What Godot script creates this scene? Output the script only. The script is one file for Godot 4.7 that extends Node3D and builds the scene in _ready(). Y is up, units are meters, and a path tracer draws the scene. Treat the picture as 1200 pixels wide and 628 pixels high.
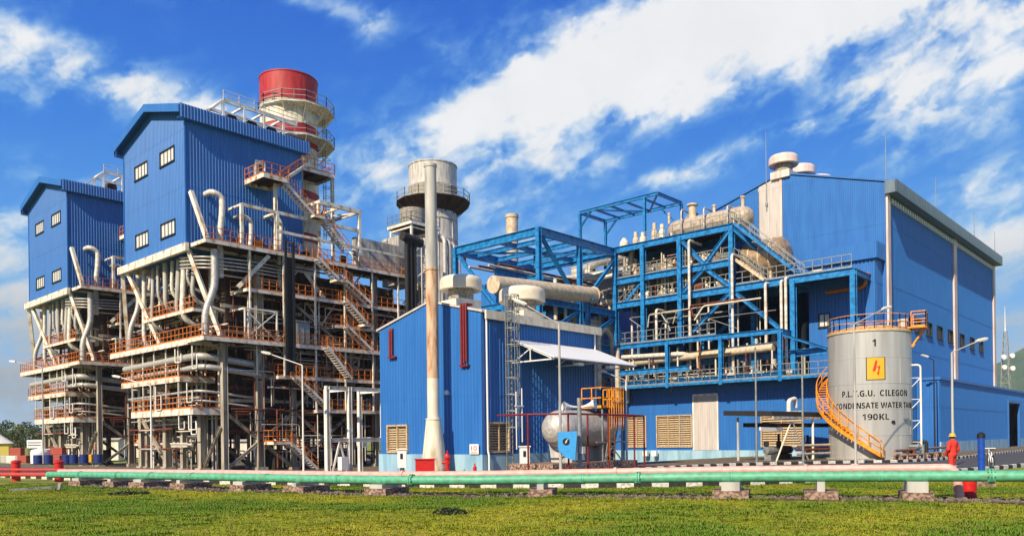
extends Node3D
# A combined-cycle power plant on flat land. World axes follow the plant: +X runs along the long
# walls (u), -Z across them (v), Y is up. V(u, h, v) makes a point. Metres.

class G:
	var p := PackedVector3Array()
	var n := PackedVector3Array()
	var c := PackedColorArray()
	func tri(a: Vector3, b: Vector3, d: Vector3) -> void:
		var m := (b - a).cross(d - a).normalized()
		p.append_array([a, d, b]); n.append_array([m, m, m])
	func quad(a: Vector3, b: Vector3, d: Vector3, e: Vector3) -> void:
		var m := (d - a).cross(e - b).normalized()
		p.append_array([a, d, b, a, e, d]); n.append_array([m, m, m, m, m, m])
	func quadn(a: Vector3, b: Vector3, d: Vector3, e: Vector3, na: Vector3, nb: Vector3, nd: Vector3, ne: Vector3) -> void:
		p.append_array([a, d, b, a, e, d]); n.append_array([na, nd, nb, na, ne, nd])
	func box(at: Vector3, s: Vector3, b := Basis()) -> void:
		var x := b.x * s.x * 0.5; var y := b.y * s.y * 0.5; var z := b.z * s.z * 0.5
		quad(at - x - y + z, at + x - y + z, at + x + y + z, at - x + y + z)
		quad(at + x - y - z, at - x - y - z, at - x + y - z, at + x + y - z)
		quad(at + x - y + z, at + x - y - z, at + x + y - z, at + x + y + z)
		quad(at - x - y - z, at - x - y + z, at - x + y + z, at - x + y - z)
		quad(at - x + y + z, at + x + y + z, at + x + y - z, at - x + y - z)
		quad(at - x - y - z, at + x - y - z, at + x - y + z, at - x - y + z)
	func span(a: Vector3, b: Vector3) -> void:   # box between two opposite corners
		box((a + b) * 0.5, (b - a).abs())
	static func turn(a: Vector3, b: Vector3, up := Vector3.UP) -> Basis:
		var z := (b - a).normalized()
		var r := up
		if absf(z.dot(r)) > 0.97: r = Vector3.RIGHT
		var x := r.cross(z).normalized()
		return Basis(x, z.cross(x), z)
	func bar(a: Vector3, b: Vector3, w: float, h := -1.0, up := Vector3.UP) -> void:
		box((a + b) * 0.5, Vector3(w, w if h < 0 else h, a.distance_to(b)), turn(a, b, up))
	func ibar(a: Vector3, b: Vector3, d: float, w: float, up := Vector3.UP) -> void:
		var t := turn(a, b, up); var l := a.distance_to(b); var m := (a + b) * 0.5; var f := d * 0.08
		box(m, Vector3(w * 0.14, d - 2 * f, l), t)
		box(m + t.y * (d - f) * 0.5, Vector3(w, f, l), t)
		box(m - t.y * (d - f) * 0.5, Vector3(w, f, l), t)
	func tube(pts: Array, r: float, sides := 8, r2 := -1.0, cap := true) -> void:
		var rb := r if r2 < 0 else r2
		var rings := []; var x := Vector3.ZERO
		for i in pts.size():
			var d: Vector3 = (pts[mini(i + 1, pts.size() - 1)] - pts[maxi(i - 1, 0)]).normalized()
			if i == 0:
				x = turn(Vector3.ZERO, d).x
			else:
				x = (x - d * x.dot(d)).normalized()
			var y := d.cross(x)
			var rr := lerpf(r, rb, float(i) / maxf(1.0, pts.size() - 1))
			var ring := []
			for k in sides:
				var a := TAU * k / sides
				var o := x * cos(a) + y * sin(a)
				ring.append([pts[i] + o * rr, o])
			rings.append(ring)
		for i in pts.size() - 1:
			for k in sides:
				var a = rings[i][k]; var b = rings[i][(k + 1) % sides]; var d = rings[i + 1][(k + 1) % sides]; var e = rings[i + 1][k]
				quadn(a[0], b[0], d[0], e[0], a[1], b[1], d[1], e[1])
		if cap:
			for k in sides:
				tri(pts[0], rings[0][(k + 1) % sides][0], rings[0][k][0])
				tri(pts[-1], rings[-1][k][0], rings[-1][(k + 1) % sides][0])
	func pipe(pts: Array, r: float, bend := 0.0, sides := 8) -> void:
		if pts.size() < 3 or bend <= 0:
			tube(pts, r, sides); return
		var q := [pts[0]]
		for i in range(1, pts.size() - 1):
			var a: Vector3 = pts[i - 1]; var b: Vector3 = pts[i]; var d: Vector3 = pts[i + 1]
			var l := minf(bend, minf(a.distance_to(b), b.distance_to(d)) * 0.48)
			var s := b + (a - b).normalized() * l; var e := b + (d - b).normalized() * l
			for k in 6:
				var t := k / 5.0
				q.append(s.lerp(b, t).lerp(b.lerp(e, t), t))
		q.append(pts[-1])
		tube(q, r, sides)
	func lathe(at: Vector3, prof: Array, sides := 24, axis := Vector3.UP, a0 := 0.0, a1 := TAU) -> void:
		var b := Basis()
		if axis != Vector3.UP:
			b.y = axis.normalized(); b.x = b.y.cross(Vector3(0.31, 0.9, 0.17)).normalized(); b.z = b.x.cross(b.y)
		for i in prof.size() - 1:
			var p0: Vector2 = prof[i]; var p1: Vector2 = prof[i + 1]
			var nn := Vector2(p1.y - p0.y, p0.x - p1.x).normalized()
			for k in sides:
				var t0 := a0 + (a1 - a0) * k / sides; var t1 := a0 + (a1 - a0) * (k + 1) / sides
				var d0 := b.x * cos(t0) - b.z * sin(t0); var d1 := b.x * cos(t1) - b.z * sin(t1)
				quadn(at + d0 * p0.x + b.y * p0.y, at + d1 * p0.x + b.y * p0.y, at + d1 * p1.x + b.y * p1.y, at + d0 * p1.x + b.y * p1.y, d0 * nn.x + b.y * nn.y, d1 * nn.x + b.y * nn.y, d1 * nn.x + b.y * nn.y, d0 * nn.x + b.y * nn.y)
	func prism(poly: Array, off: Vector3) -> void:   # flat polygon pushed along off; convex
		var m := poly.size(); var flip := 1.0
		var nn: Vector3 = (poly[1] - poly[0]).cross(poly[2] - poly[0])
		var q := poly.duplicate()
		if nn.dot(off) > 0: q.reverse()
		for i in m:
			var a: Vector3 = q[i]; var b: Vector3 = q[(i + 1) % m]
			quad(b, a, a + off, b + off)
		for i in range(1, m - 1):
			tri(q[0], q[i], q[i + 1]); tri(q[0] + off, q[i + 1] + off, q[i] + off)
	func corr(a: Vector3, b: Vector3, top: Callable, holes := [], pitch := 0.3, deep := 0.045) -> void:
		# ribbed sheet wall from a to b (feet of the wall), outside on the right hand of a->b seen from above... normal = up x (b-a)
		var l := a.distance_to(b); var d := (b - a) / l; var out := d.cross(Vector3.UP)
		var xs := []; var cnt := int(round(l / pitch)); var w := l / cnt
		for i in cnt:
			for f in [0.0, 0.34, 0.5, 0.84]: xs.append((i + f) * w)
		xs.append(l)
		for hh in holes: xs.append_array([hh[0], hh[1]])
		xs.sort()
		var z := func(s: float) -> float:
			var t := fposmod(s / w, 1.0)
			if t < 0.34: return 0.0
			if t < 0.5: return deep * (t - 0.34) / 0.16
			if t < 0.84: return deep
			return deep * (1.0 - (t - 0.84) / 0.16)
		for i in xs.size() - 1:
			var s0: float = xs[i]; var s1: float = xs[i + 1]
			if s1 - s0 < 0.002: continue
			var m := (s0 + s1) * 0.5
			var cuts := [[0.0, INF]]
			for hh in holes:
				if m > hh[0] and m < hh[1]:
					var nc := []
					for q in cuts:
						nc.append([q[0], minf(q[1], hh[2])])
						nc.append([maxf(q[0], hh[3]), q[1]])
					cuts = nc
			var z0: float = z.call(s0 + 0.0005); var z1: float = z.call(s1 - 0.0005)
			for q in cuts:
				var t0 := minf(q[1], top.call(s0)); var t1 := minf(q[1], top.call(s1))
				if minf(t0, t1) - q[0] < 0.003: continue
				var u := a + d * s0 + out * z0; var v := a + d * s1 + out * z1
				var y: float = q[0]
				while y < minf(t0, t1) - 0.01:   # courses of sheet, each lapping the one below
					var e := (floorf(y / 5.2 + 0.001) + 1.0) * 5.2
					var last := e > minf(t0, t1) - 0.05
					quad(u + Vector3.UP * y + out * 0.014, v + Vector3.UP * y + out * 0.014, v + Vector3.UP * (t1 if last else e), u + Vector3.UP * (t0 if last else e))
					y = maxf(t0, t1) if last else e
	func rail(pts: Array, closed := false, hh := 1.1, gap := 1.5, w := 0.055) -> void:
		var k := pts.size() if closed else pts.size() - 1
		for i in k:
			var a: Vector3 = pts[i]; var b: Vector3 = pts[(i + 1) % pts.size()]
			var cnt := maxi(1, int(round(a.distance_to(b) / gap)))
			for j in cnt + 1:
				var q := a.lerp(b, float(j) / cnt)
				bar(q, q + Vector3.UP * hh, w)
			for f in [0.5, 1.0]: bar(a + Vector3.UP * hh * f, b + Vector3.UP * hh * f, w)
			bar(a + Vector3.UP * 0.07, b + Vector3.UP * 0.07, 0.02, 0.13)
	func flight(a: Vector3, b: Vector3, side: Vector3, w := 0.9) -> void:   # stair from a (top) to b, side = across
		var steps := maxi(2, int(absf(a.y - b.y) / 0.22))
		for s in [-0.5, 0.5]: bar(a + side * w * s, b + side * w * s, 0.06, 0.26)
		for i in range(1, steps):
			var q := a.lerp(b, float(i) / steps)
			box(q, Vector3(0.26, 0.04, w) if absf(side.z) > 0.5 else Vector3(w, 0.04, 0.26))
	func stair_rail(a: Vector3, b: Vector3, side: Vector3, w := 0.9) -> void:
		for s in [-0.5, 0.5]:
			var o: Vector3 = side * w * s
			for f in [0.5, 1.0]: bar(a + o + Vector3.UP * f, b + o + Vector3.UP * f, 0.05)
			for i in 5:
				var q := a.lerp(b, i / 4.0) + o
				bar(q, q + Vector3.UP, 0.05)
	func make(m: Material, off := Vector3.ZERO) -> ArrayMesh:
		var arr := []; arr.resize(Mesh.ARRAY_MAX)
		arr[Mesh.ARRAY_VERTEX] = Transform3D(Basis(), -off) * p
		arr[Mesh.ARRAY_NORMAL] = n
		if c.size() == p.size() and c.size() > 0: arr[Mesh.ARRAY_COLOR] = c
		var o := ArrayMesh.new()
		o.add_surface_from_arrays(Mesh.PRIMITIVE_TRIANGLES, arr)
		o.surface_set_material(0, m)
		return o

var M := {}
var used := {}
var R := RandomNumberGenerator.new()

func V(u: float, h: float, v: float) -> Vector3:
	return Vector3(u, h, -v)

func gh(u: float, v: float) -> float:   # the land falls by a metre towards the boilers
	return -1.0 * smoothstep(30.0, 46.0, v) * smoothstep(24.0, 34.0, u)

func numbered(par: Node, called: String) -> String:
	var key := str(par.get_instance_id()) + called
	var k: int = used.get(key, 0)
	used[key] = k + 1
	return called if k == 0 else "%s_%03d" % [called, k]

func tag(o: Node, label: String, category: String, group := "", kind := "") -> void:
	if label: o.set_meta("label", label)
	if category: o.set_meta("category", category)
	if group: o.set_meta("group", group)
	if kind: o.set_meta("kind", kind)

func thing(called: String, label: String, category: String, base := Vector3.ZERO, group := "") -> Node3D:
	var o := Node3D.new()
	o.name = numbered(self, called)
	add_child(o, true)
	o.position = base
	tag(o, label, category, group)
	return o

func part(par: Node3D, called: String, g: G, m: Material, label := "") -> MeshInstance3D:
	var o := MeshInstance3D.new()
	o.name = numbered(par, called)
	o.mesh = g.make(m, par.global_position)
	par.add_child(o, true)
	if label: o.set_meta("label", label)
	return o

func put(par: Node3D, called: String, mesh: Mesh, at: Vector3, b := Basis()) -> MeshInstance3D:   # shared mesh, world place
	var o := MeshInstance3D.new()
	o.name = numbered(par, called)
	o.mesh = mesh
	par.add_child(o, true)
	o.transform = Transform3D(b, at - par.global_position)
	return o

func solo(called: String, g: G, m: Material, label: String, category: String, base := Vector3.ZERO, group := "", kind := "") -> MeshInstance3D:
	var o := MeshInstance3D.new()
	o.name = numbered(self, called)
	o.mesh = g.make(m, base)
	add_child(o, true)
	o.position = base
	tag(o, label, category, group, kind)
	return o

func struct(called: String, g: G, m: Material, label := "", kind := "structure") -> MeshInstance3D:
	var o := solo(called, g, m, label, "", Vector3.ZERO, "", kind)
	return o

func copy(o: Node3D, shift: Vector3, label: String) -> Node3D:
	var k := o.duplicate() as Node3D
	var called := String(o.name)
	k.name = numbered(self, called)
	add_child(k, true)
	k.position = o.position + shift
	k.set_meta("label", label)
	return k

# ---- surfaces -------------------------------------------------------------------------------
func blend_tex(cols: Array, freq: float, seed_: int, oct := 4, sharp := 1.0, warp := 0.0, size := 256, kind := FastNoiseLite.TYPE_SIMPLEX_SMOOTH) -> ImageTexture:
	var f := FastNoiseLite.new()
	f.seed = seed_; f.noise_type = kind; f.frequency = freq; f.fractal_octaves = oct
	if warp > 0:
		f.domain_warp_enabled = true; f.domain_warp_amplitude = warp; f.domain_warp_frequency = freq
	var im := f.get_seamless_image(size, size)
	im.convert(Image.FORMAT_L8)
	var src := im.get_data(); var out := PackedByteArray(); out.resize(size * size * 3)
	var lut := []
	for i in 256:
		var t := clampf((i / 255.0 - 0.5) * sharp + 0.5, 0.0, 1.0) * (cols.size() - 1)
		var k := mini(int(t), cols.size() - 2)
		var q: Color = cols[k].lerp(cols[k + 1], t - k)
		lut.append([int(q.r * 255), int(q.g * 255), int(q.b * 255)])
	for i in size * size:
		var q = lut[src[i]]
		out[i * 3] = q[0]; out[i * 3 + 1] = q[1]; out[i * 3 + 2] = q[2]
	var im2 := Image.create_from_data(size, size, false, Image.FORMAT_RGB8, out)
	im2.generate_mipmaps()
	return ImageTexture.create_from_image(im2)

func mat(called: String, cols: Array, rough := 0.6, metal := 0.0, scale := Vector3(0.15, 0.15, 0.15), freq := 0.02, seed_ := 1, sharp := 1.4, oct := 5) -> StandardMaterial3D:
	var m := StandardMaterial3D.new()
	m.roughness = rough; m.metallic = metal
	if cols.size() == 1:
		m.albedo_color = cols[0]
	else:
		m.albedo_texture = blend_tex(cols, freq, seed_, oct, sharp)
		m.uv1_triplanar = true; m.uv1_world_triplanar = true; m.uv1_scale = scale
	M[called] = m
	return m

func c8(r: int, g: int, b: int) -> Color:
	return Color8(r, g, b)

func surfaces() -> void:
	var streak := Vector3(0.22, 0.035, 0.22)
	mat("blue", [c8(36, 98, 168), c8(41, 106, 178), c8(46, 112, 184)], 0.45, 0.0, streak, 0.02, 3, 1.2)
	mat("blue_pale", [c8(118, 158, 180), c8(142, 180, 198), c8(155, 190, 205)], 0.7, 0.0, streak, 0.02, 7, 1.6)
	mat("steel_blue", [c8(16, 94, 148), c8(26, 118, 180), c8(40, 134, 194)], 0.4, 0.0, Vector3(0.3, 0.3, 0.3), 0.02, 8, 1.6)
	mat("cream", [c8(204, 188, 164), c8(214, 202, 180), c8(220, 210, 190), c8(224, 216, 198)], 0.6, 0.0, Vector3(0.25, 0.12, 0.25), 0.025, 10, 1.5)
	mat("white", [c8(204, 194, 176), c8(224, 220, 208), c8(236, 234, 226)], 0.55, 0.0, Vector3(0.2, 0.1, 0.2), 0.02, 11, 1.6)
	mat("white_clean", [c8(226, 226, 222)], 0.45)
	mat("beam", [c8(164, 116, 80), c8(196, 180, 156), c8(216, 208, 192), c8(224, 218, 206), c8(228, 224, 212)], 0.6, 0.0, Vector3(0.25, 0.2, 0.25), 0.015, 12, 1.3)
	mat("column", [c8(128, 116, 98), c8(164, 156, 140), c8(184, 176, 160)], 0.7, 0.0, streak, 0.03, 13, 1.7)
	mat("orange", [c8(150, 76, 20), c8(204, 112, 32), c8(224, 134, 46)], 0.65, 0.0, Vector3(0.6, 0.6, 0.6), 0.03, 14, 1.5)
	mat("orange_bright", [c8(206, 116, 20), c8(234, 150, 26), c8(240, 164, 40)], 0.5, 0.0, Vector3(0.5, 0.5, 0.5), 0.03, 15, 1.3)
	mat("rust", [c8(58, 28, 18), c8(104, 48, 26), c8(142, 70, 36)], 0.85, 0.0, Vector3(0.4, 0.2, 0.4), 0.03, 16, 1.5)
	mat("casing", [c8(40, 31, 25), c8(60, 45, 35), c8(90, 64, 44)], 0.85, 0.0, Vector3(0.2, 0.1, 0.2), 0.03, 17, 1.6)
	mat("grating", [c8(40, 30, 24), c8(64, 46, 34), c8(90, 60, 38)], 0.85, 0.0, Vector3(0.4, 0.4, 0.4), 0.04, 18, 1.4)
	mat("lagging", [c8(160, 156, 148), c8(190, 186, 178), c8(204, 200, 192)], 0.48, 0.35, Vector3(0.4, 0.4, 0.4), 0.03, 19, 1.3)
	mat("pipe_white", [c8(184, 168, 146), c8(210, 206, 196), c8(226, 224, 216)], 0.45, 0.0, Vector3(0.4, 0.2, 0.4), 0.03, 20, 1.5)
	mat("beige", [c8(172, 152, 124), c8(198, 180, 152), c8(210, 194, 168)], 0.55, 0.0, Vector3(0.3, 0.2, 0.3), 0.03, 21, 1.5)
	mat("galv", [c8(112, 116, 116), c8(144, 148, 146), c8(164, 166, 162)], 0.5, 0.4, Vector3(0.6, 0.3, 0.6), 0.04, 22, 1.2)
	mat("grey_paint", [c8(142, 140, 134), c8(174, 172, 166), c8(190, 188, 180)], 0.6, 0.0, streak, 0.03, 23, 1.6)
	mat("tank", [c8(162, 162, 158), c8(176, 176, 172), c8(186, 186, 182)], 0.4, 0.25, Vector3(0.35, 0.02, 0.35), 0.02, 24, 1.4)
	mat("stack_red", [c8(128, 24, 26), c8(168, 34, 36), c8(182, 48, 46)], 0.6, 0.0, streak, 0.03, 25, 1.5)
	mat("stack_white", [c8(172, 158, 126), c8(216, 208, 184), c8(228, 222, 204)], 0.65, 0.0, Vector3(0.3, 0.06, 0.3), 0.03, 26, 1.6)
	mat("stack_grey", [c8(158, 154, 146), c8(192, 188, 180), c8(206, 202, 194)], 0.6, 0.0, Vector3(0.3, 0.06, 0.3), 0.03, 27, 1.6)
	mat("dark", [c8(22, 22, 23), c8(36, 35, 34)], 0.75, 0.0, Vector3(0.5, 0.5, 0.5), 0.03, 28)
	mat("dark_room", [c8(24, 24, 26)], 0.9)
	mat("pink_strip", [c8(190, 164, 152), c8(214, 192, 182), c8(224, 206, 196)], 0.6, 0.0, streak, 0.03, 29, 1.4)
	mat("panel_grey", [c8(178, 172, 166), c8(190, 184, 178), c8(198, 192, 186)], 0.6, 0.0, streak, 0.03, 30, 1.4)
	mat("slat", [c8(150, 128, 96), c8(190, 168, 134), c8(204, 184, 152)], 0.6, 0.0, Vector3(0.6, 0.6, 0.6), 0.03, 31)
	mat("red", [c8(176, 22, 18), c8(208, 30, 24)], 0.45, 0.0, Vector3(0.8, 0.8, 0.8), 0.03, 32)
	mat("red_faded", [c8(164, 44, 36), c8(186, 56, 46), c8(196, 78, 66)], 0.55, 0.0, Vector3(0.6, 0.6, 0.6), 0.03, 57)
	mat("red_pipe", [c8(96, 18, 20), c8(140, 28, 28)], 0.5, 0.0, Vector3(0.6, 0.6, 0.6), 0.03, 33)
	mat("green_pipe", [c8(116, 120, 88), c8(70, 150, 114), c8(84, 164, 128), c8(94, 172, 138), c8(108, 180, 148)], 0.52, 0.0, Vector3(0.5, 0.5, 0.5), 0.03, 34, 1.4)
	mat("pink_pipe", [c8(206, 146, 132), c8(220, 166, 152), c8(226, 180, 168)], 0.5, 0.0, Vector3(0.5, 0.5, 0.5), 0.03, 35, 1.4)
	mat("concrete", [c8(104, 98, 90), c8(148, 142, 132), c8(172, 166, 156)], 0.9, 0.0, Vector3(0.5, 0.5, 0.5), 0.03, 36, 1.6)
	mat("concrete_stained", [c8(74, 56, 46), c8(138, 112, 96), c8(176, 150, 134)], 0.9, 0.0, Vector3(0.9, 0.9, 0.9), 0.03, 37, 1.8)
	mat("kerb_white", [c8(150, 146, 138), c8(212, 208, 198), c8(222, 220, 212)], 0.8, 0.0, Vector3(0.8, 0.8, 0.8), 0.04, 38, 1.8)
	mat("kerb_black", [c8(24, 24, 24), c8(38, 37, 36), c8(70, 66, 62)], 0.8, 0.0, Vector3(0.8, 0.8, 0.8), 0.04, 39, 1.6)
	mat("asphalt", [c8(52, 52, 54), c8(66, 66, 67), c8(82, 80, 78)], 0.9, 0.0, Vector3(0.25, 0.25, 0.25), 0.05, 40, 1.5)
	mat("soil", [c8(70, 58, 44), c8(104, 90, 70), c8(132, 118, 96)], 0.95, 0.0, Vector3(0.3, 0.3, 0.3), 0.04, 41, 1.5)
	mat("bed_soil", [c8(50, 38, 26), c8(78, 60, 42), c8(104, 84, 60)], 0.95, 0.0, Vector3(0.8, 0.8, 0.8), 0.04, 56, 1.6)
	mat("stone", [c8(64, 56, 48), c8(104, 94, 82), c8(138, 128, 114)], 0.95, 0.0, Vector3(1.5, 1.5, 1.5), 0.04, 42, 1.5)
	mat("stack_rusty", [c8(146, 98, 64), c8(184, 144, 108), c8(202, 172, 142), c8(206, 182, 156)], 0.75, 0.0, Vector3(0.5, 0.08, 0.5), 0.03, 47, 1.5)
	mat("vessel_beige", [c8(136, 120, 100), c8(172, 158, 140), c8(190, 176, 158)], 0.5, 0.0, Vector3(0.3, 0.2, 0.3), 0.03, 48, 1.4)
	mat("vessel_brown", [c8(120, 96, 68), c8(164, 138, 108), c8(186, 164, 134)], 0.4, 0.3, Vector3(0.3, 0.2, 0.3), 0.03, 49, 1.4)
	mat("vessel_dark", [c8(92, 84, 76), c8(122, 112, 100), c8(140, 130, 116)], 0.55, 0.2, Vector3(0.3, 0.2, 0.3), 0.03, 50, 1.4)
	mat("fascia_grey", [c8(78, 98, 112), c8(94, 114, 128), c8(104, 122, 134)], 0.55, 0.0, streak, 0.03, 51, 1.3)
	mat("tank_roof", [c8(176, 150, 110), c8(206, 188, 152)], 0.55, 0.0, Vector3(0.4, 0.4, 0.4), 0.03, 52)
	mat("orange_mid", [c8(170, 104, 44), c8(208, 138, 70), c8(218, 160, 106)], 0.55, 0.0, Vector3(0.6, 0.6, 0.6), 0.03, 53)
	mat("yellow_pale", [c8(214, 196, 96)], 0.7)
	mat("crate_red", [c8(150, 62, 48), c8(186, 92, 76)], 0.7, 0.0, Vector3(0.8, 0.8, 0.8), 0.03, 54)
	mat("blue_dark", [c8(18, 38, 96), c8(30, 52, 118)], 0.5, 0.0, Vector3(0.8, 0.8, 0.8), 0.03, 55)
	mat("yellow_sign", [c8(226, 166, 34)], 0.5)
	mat("black_paint", [c8(22, 22, 22)], 0.6)
	mat("red_paint", [c8(190, 40, 26)], 0.5)
	mat("sky_blue_box", [c8(56, 148, 214), c8(76, 168, 228)], 0.35, 0.0, Vector3(0.8, 0.8, 0.8), 0.03, 43)
	mat("blue_post", [c8(16, 60, 150), c8(26, 78, 172)], 0.4, 0.0, Vector3(0.8, 0.8, 0.8), 0.03, 44)
	mat("window_pane", [c8(206, 206, 200)], 0.3)
	mat("window_dark", [c8(26, 32, 40)], 0.12)
	mat("frame_dark", [c8(30, 30, 34)], 0.5)
	mat("bark", [c8(58, 46, 34), c8(86, 70, 52)], 0.95)
	mat("yellow_hat", [c8(214, 176, 40)], 0.35)
	var gm := mat("grass_ground", [c8(86, 106, 10), c8(110, 126, 14), c8(132, 134, 18), c8(146, 120, 40)], 0.95, 0.0, Vector3(0.2, 0.2, 0.2), 0.03, 45, 1.6, 7)
	gm.normal_enabled = false
	var lf := mat("leaf", [c8(255, 255, 255)], 0.7)
	lf.vertex_color_use_as_albedo = true
	lf.cull_mode = BaseMaterial3D.CULL_DISABLED
	lf.backlight_enabled = true; lf.backlight = Color(0.12, 0.16, 0.03)
	var bd := mat("body", [c8(255, 255, 255)], 0.8)
	bd.vertex_color_use_as_albedo = true
	mat("hill_green", [c8(40, 62, 34), c8(58, 82, 44), c8(80, 98, 58)], 0.95, 0.0, Vector3(0.004, 0.004, 0.004), 0.03, 46, 1.5)

# ---- light, air, lens -----------------------------------------------------------------------
const FX := 931.0
const EYE := 1.8

func build_sky() -> ImageTexture:
	# banks of cloud: column, row, half width, half height (photo pixels), tilt, strength
	var banks := [
		[780, 62, 250, 48, 17, 1.45], [930, 18, 290, 60, 8, 1.3], [1050, -40, 320, 60, 4, 1.1], [555, 128, 62, 20, 34, 1.25], [650, 100, 120, 34, 24, 0.95],
		[120, 88, 165, 28, -5, 1.3], [60, 112, 130, 20, 0, 0.6], [215, 118, 80, 12, -6, 0.4], [430, 215, 105, 42, 14, 0.85], [400, 180, 60, 20, 25, 0.4],
		[600, 232, 95, 40, 6, 0.6], [655, 196, 56, 12, -14, 0.95], [790, 135, 42, 16, 22, 0.85], [640, 163, 42, 13, -18, 0.6], [785, 208, 48, 10, 6, 1.1],
		[830, 196, 42, 14, 14, 0.75], [710, 185, 30, 10, -12, 0.6], [90, 200, 130, 26, 3, 0.42], [70, 250, 110, 30, 4, 0.3], [20, 345, 90, 60, 0, 0.8], [40, 440, 130, 60, 0, 1.0],
		[925, 150, 62, 13, 14, 0.8], [1000, 138, 95, 24, 24, 0.62], [1110, 105, 140, 55, 20, 0.72], [1150, 225, 95, 30, 18, 0.75], [1110, 40, 170, 80, 14, 0.3], [1185, 292, 110, 34, 12, 1.2],
		[1200, 385, 90, 50, 0, 0.95], [390, 6, 110, 14, -12, 0.55], [445, 26, 16, 26, -50, 0.5], [560, 40, 60, 24, 35, 0.3], [330, 300, 200, 40, 0, 0.45], [90, 310, 220, 60, 0, 0.55], [1130, 120, 170, 70, 18, 0.35], [640, 290, 160, 40, 0, 0.45], [60, 40, 90, 10, 8, 0.25], [215, 50, 70, 10, -12, 0.25],
	]
	var deg := 180.0 / PI
	var list := []
	for b in banks:
		var x: float = (b[0] - 600.0) / FX; var y: float = (514.0 - 0.013 * (b[0] - 600.0) - b[1]) / FX
		var az := atan(x)
		var el := atan(y * cos(az))
		var t := deg_to_rad(b[4])
		list.append([az * deg, el * deg, b[2] / FX * deg * cos(az) * cos(az), b[3] / FX * deg * cos(az), cos(t), sin(t), b[5]])
	# the amount of cloud at each bearing and height; the same banks come round five times
	var cw := 720; var ch := 180
	var cover := Image.create(cw, ch, false, Image.FORMAT_RF)
	var look := fposmod(atan2(0.7385, 0.674) * deg + 180.0 + 180.0, 360.0) - 180.0
	for j in ch:
		var el := 90.0 - (j + 0.5) * 90.0 / ch
		for i in cw:
			var az := fposmod((i + 0.5) * 360.0 / cw - 180.0 - look + 36.0, 72.0) - 36.0
			var d := 0.0
			for b in list:
				var dx: float = az - b[0]
				if dx > 36.0: dx -= 72.0
				elif dx < -36.0: dx += 72.0
				var dy: float = el - b[1]
				var p: float = (dx * b[4] + dy * b[5]) / b[2]; var q: float = (dy * b[4] - dx * b[5]) / b[3]
				var r := p * p + q * q
				if r < 7.0: d += b[6] * exp(-r)
			if el > 34.0: d = lerpf(d, 0.55, smoothstep(34.0, 50.0, el))
			cover.set_pixel(i, j, Color(d, 0, 0))
	var wide := 4096; var high := 2048
	var f := FastNoiseLite.new(); f.seed = 77; f.noise_type = FastNoiseLite.TYPE_SIMPLEX_SMOOTH; f.frequency = 0.024; f.fractal_octaves = 6; f.fractal_gain = 0.55
	f.domain_warp_enabled = true; f.domain_warp_amplitude = 38.0; f.domain_warp_frequency = 0.009; f.domain_warp_fractal_octaves = 4
	var n1 := f.get_image(wide / 4, high / 4, false, false, true)   # coarse, for the whole sky
	var top := [c8(26, 90, 192), c8(32, 104, 208), c8(48, 128, 222), c8(84, 160, 234), c8(136, 190, 236), c8(176, 204, 226)]
	var bands := [40.0, 28.0, 20.0, 12.0, 5.0, 0.0]
	var shade := func(el: float, d: float, n: float, fine: float) -> Color:
		var k := 0
		while k < 4 and el < bands[k + 1]: k += 1
		var t := clampf((bands[k] - el) / (bands[k] - bands[k + 1]), 0.0, 1.0)
		var sky: Color = top[k].lerp(top[k + 1], t)
		var w := 0.3 + 0.7 * minf(d, 1.0)
		var a := d * 0.52 + (n - 0.5) * 0.95 * w + (fine - 0.5) * 1.35 * w
		a = smoothstep(0.02, 1.0, a)
		var body := Color(0.985, 0.98, 0.975)
		var grey := clampf(smoothstep(15.0, 2.0, el) * (0.35 + 0.5 * n) + 0.12 * (1.0 - n), 0.0, 0.75)
		body = body.lerp(Color(0.52, 0.55, 0.57), grey)
		return sky.lerp(body, a * 0.97)
	# whole sky, coarse
	var ww := wide / 4; var hh := high / 4
	var cv := cover.duplicate() as Image; cv.resize(ww, hh / 2, Image.INTERPOLATE_CUBIC)
	var sky := Image.create(ww, hh, false, Image.FORMAT_RGB8)
	sky.fill(c8(120, 122, 104))
	for j in hh / 2:
		var el := 90.0 - (j + 0.5) * 180.0 / hh
		for i in ww:
			var n := n1.get_pixel(i, j).r
			sky.set_pixel(i, j, shade.call(el, cv.get_pixel(i, j).r, n, n))
	sky.resize(wide, high, Image.INTERPOLATE_CUBIC)
	# the same sky once more at full detail where the picture looks
	var i0 := int((look - 38.0 + 180.0) / 360.0 * wide); var i1 := int((look + 38.0 + 180.0) / 360.0 * wide)
	var j0 := int((90.0 - 37.0) / 180.0 * high); var j1 := high / 2
	n1.resize(wide, high, Image.INTERPOLATE_CUBIC)
	cover.resize(wide, high / 2, Image.INTERPOLATE_CUBIC)
	var g := FastNoiseLite.new(); g.seed = 12; g.noise_type = FastNoiseLite.TYPE_SIMPLEX_SMOOTH; g.frequency = 0.035; g.fractal_octaves = 5; g.fractal_gain = 0.6
	g.domain_warp_enabled = true; g.domain_warp_amplitude = 22.0; g.domain_warp_frequency = 0.03
	for j in range(j0, j1):
		var el := 90.0 - (j + 0.5) * 180.0 / high
		for i in range(i0, i1):
			var n := n1.get_pixel(i, j).r
			var fine := g.get_noise_2d((i * 0.94 - j * 0.34) * 0.5, (i * 0.34 + j * 0.94) * 1.15) * 0.5 + 0.5
			sky.set_pixel(i, j, shade.call(el, cover.get_pixel(i, j).r, n, fine))
	return ImageTexture.create_from_image(sky)

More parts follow.
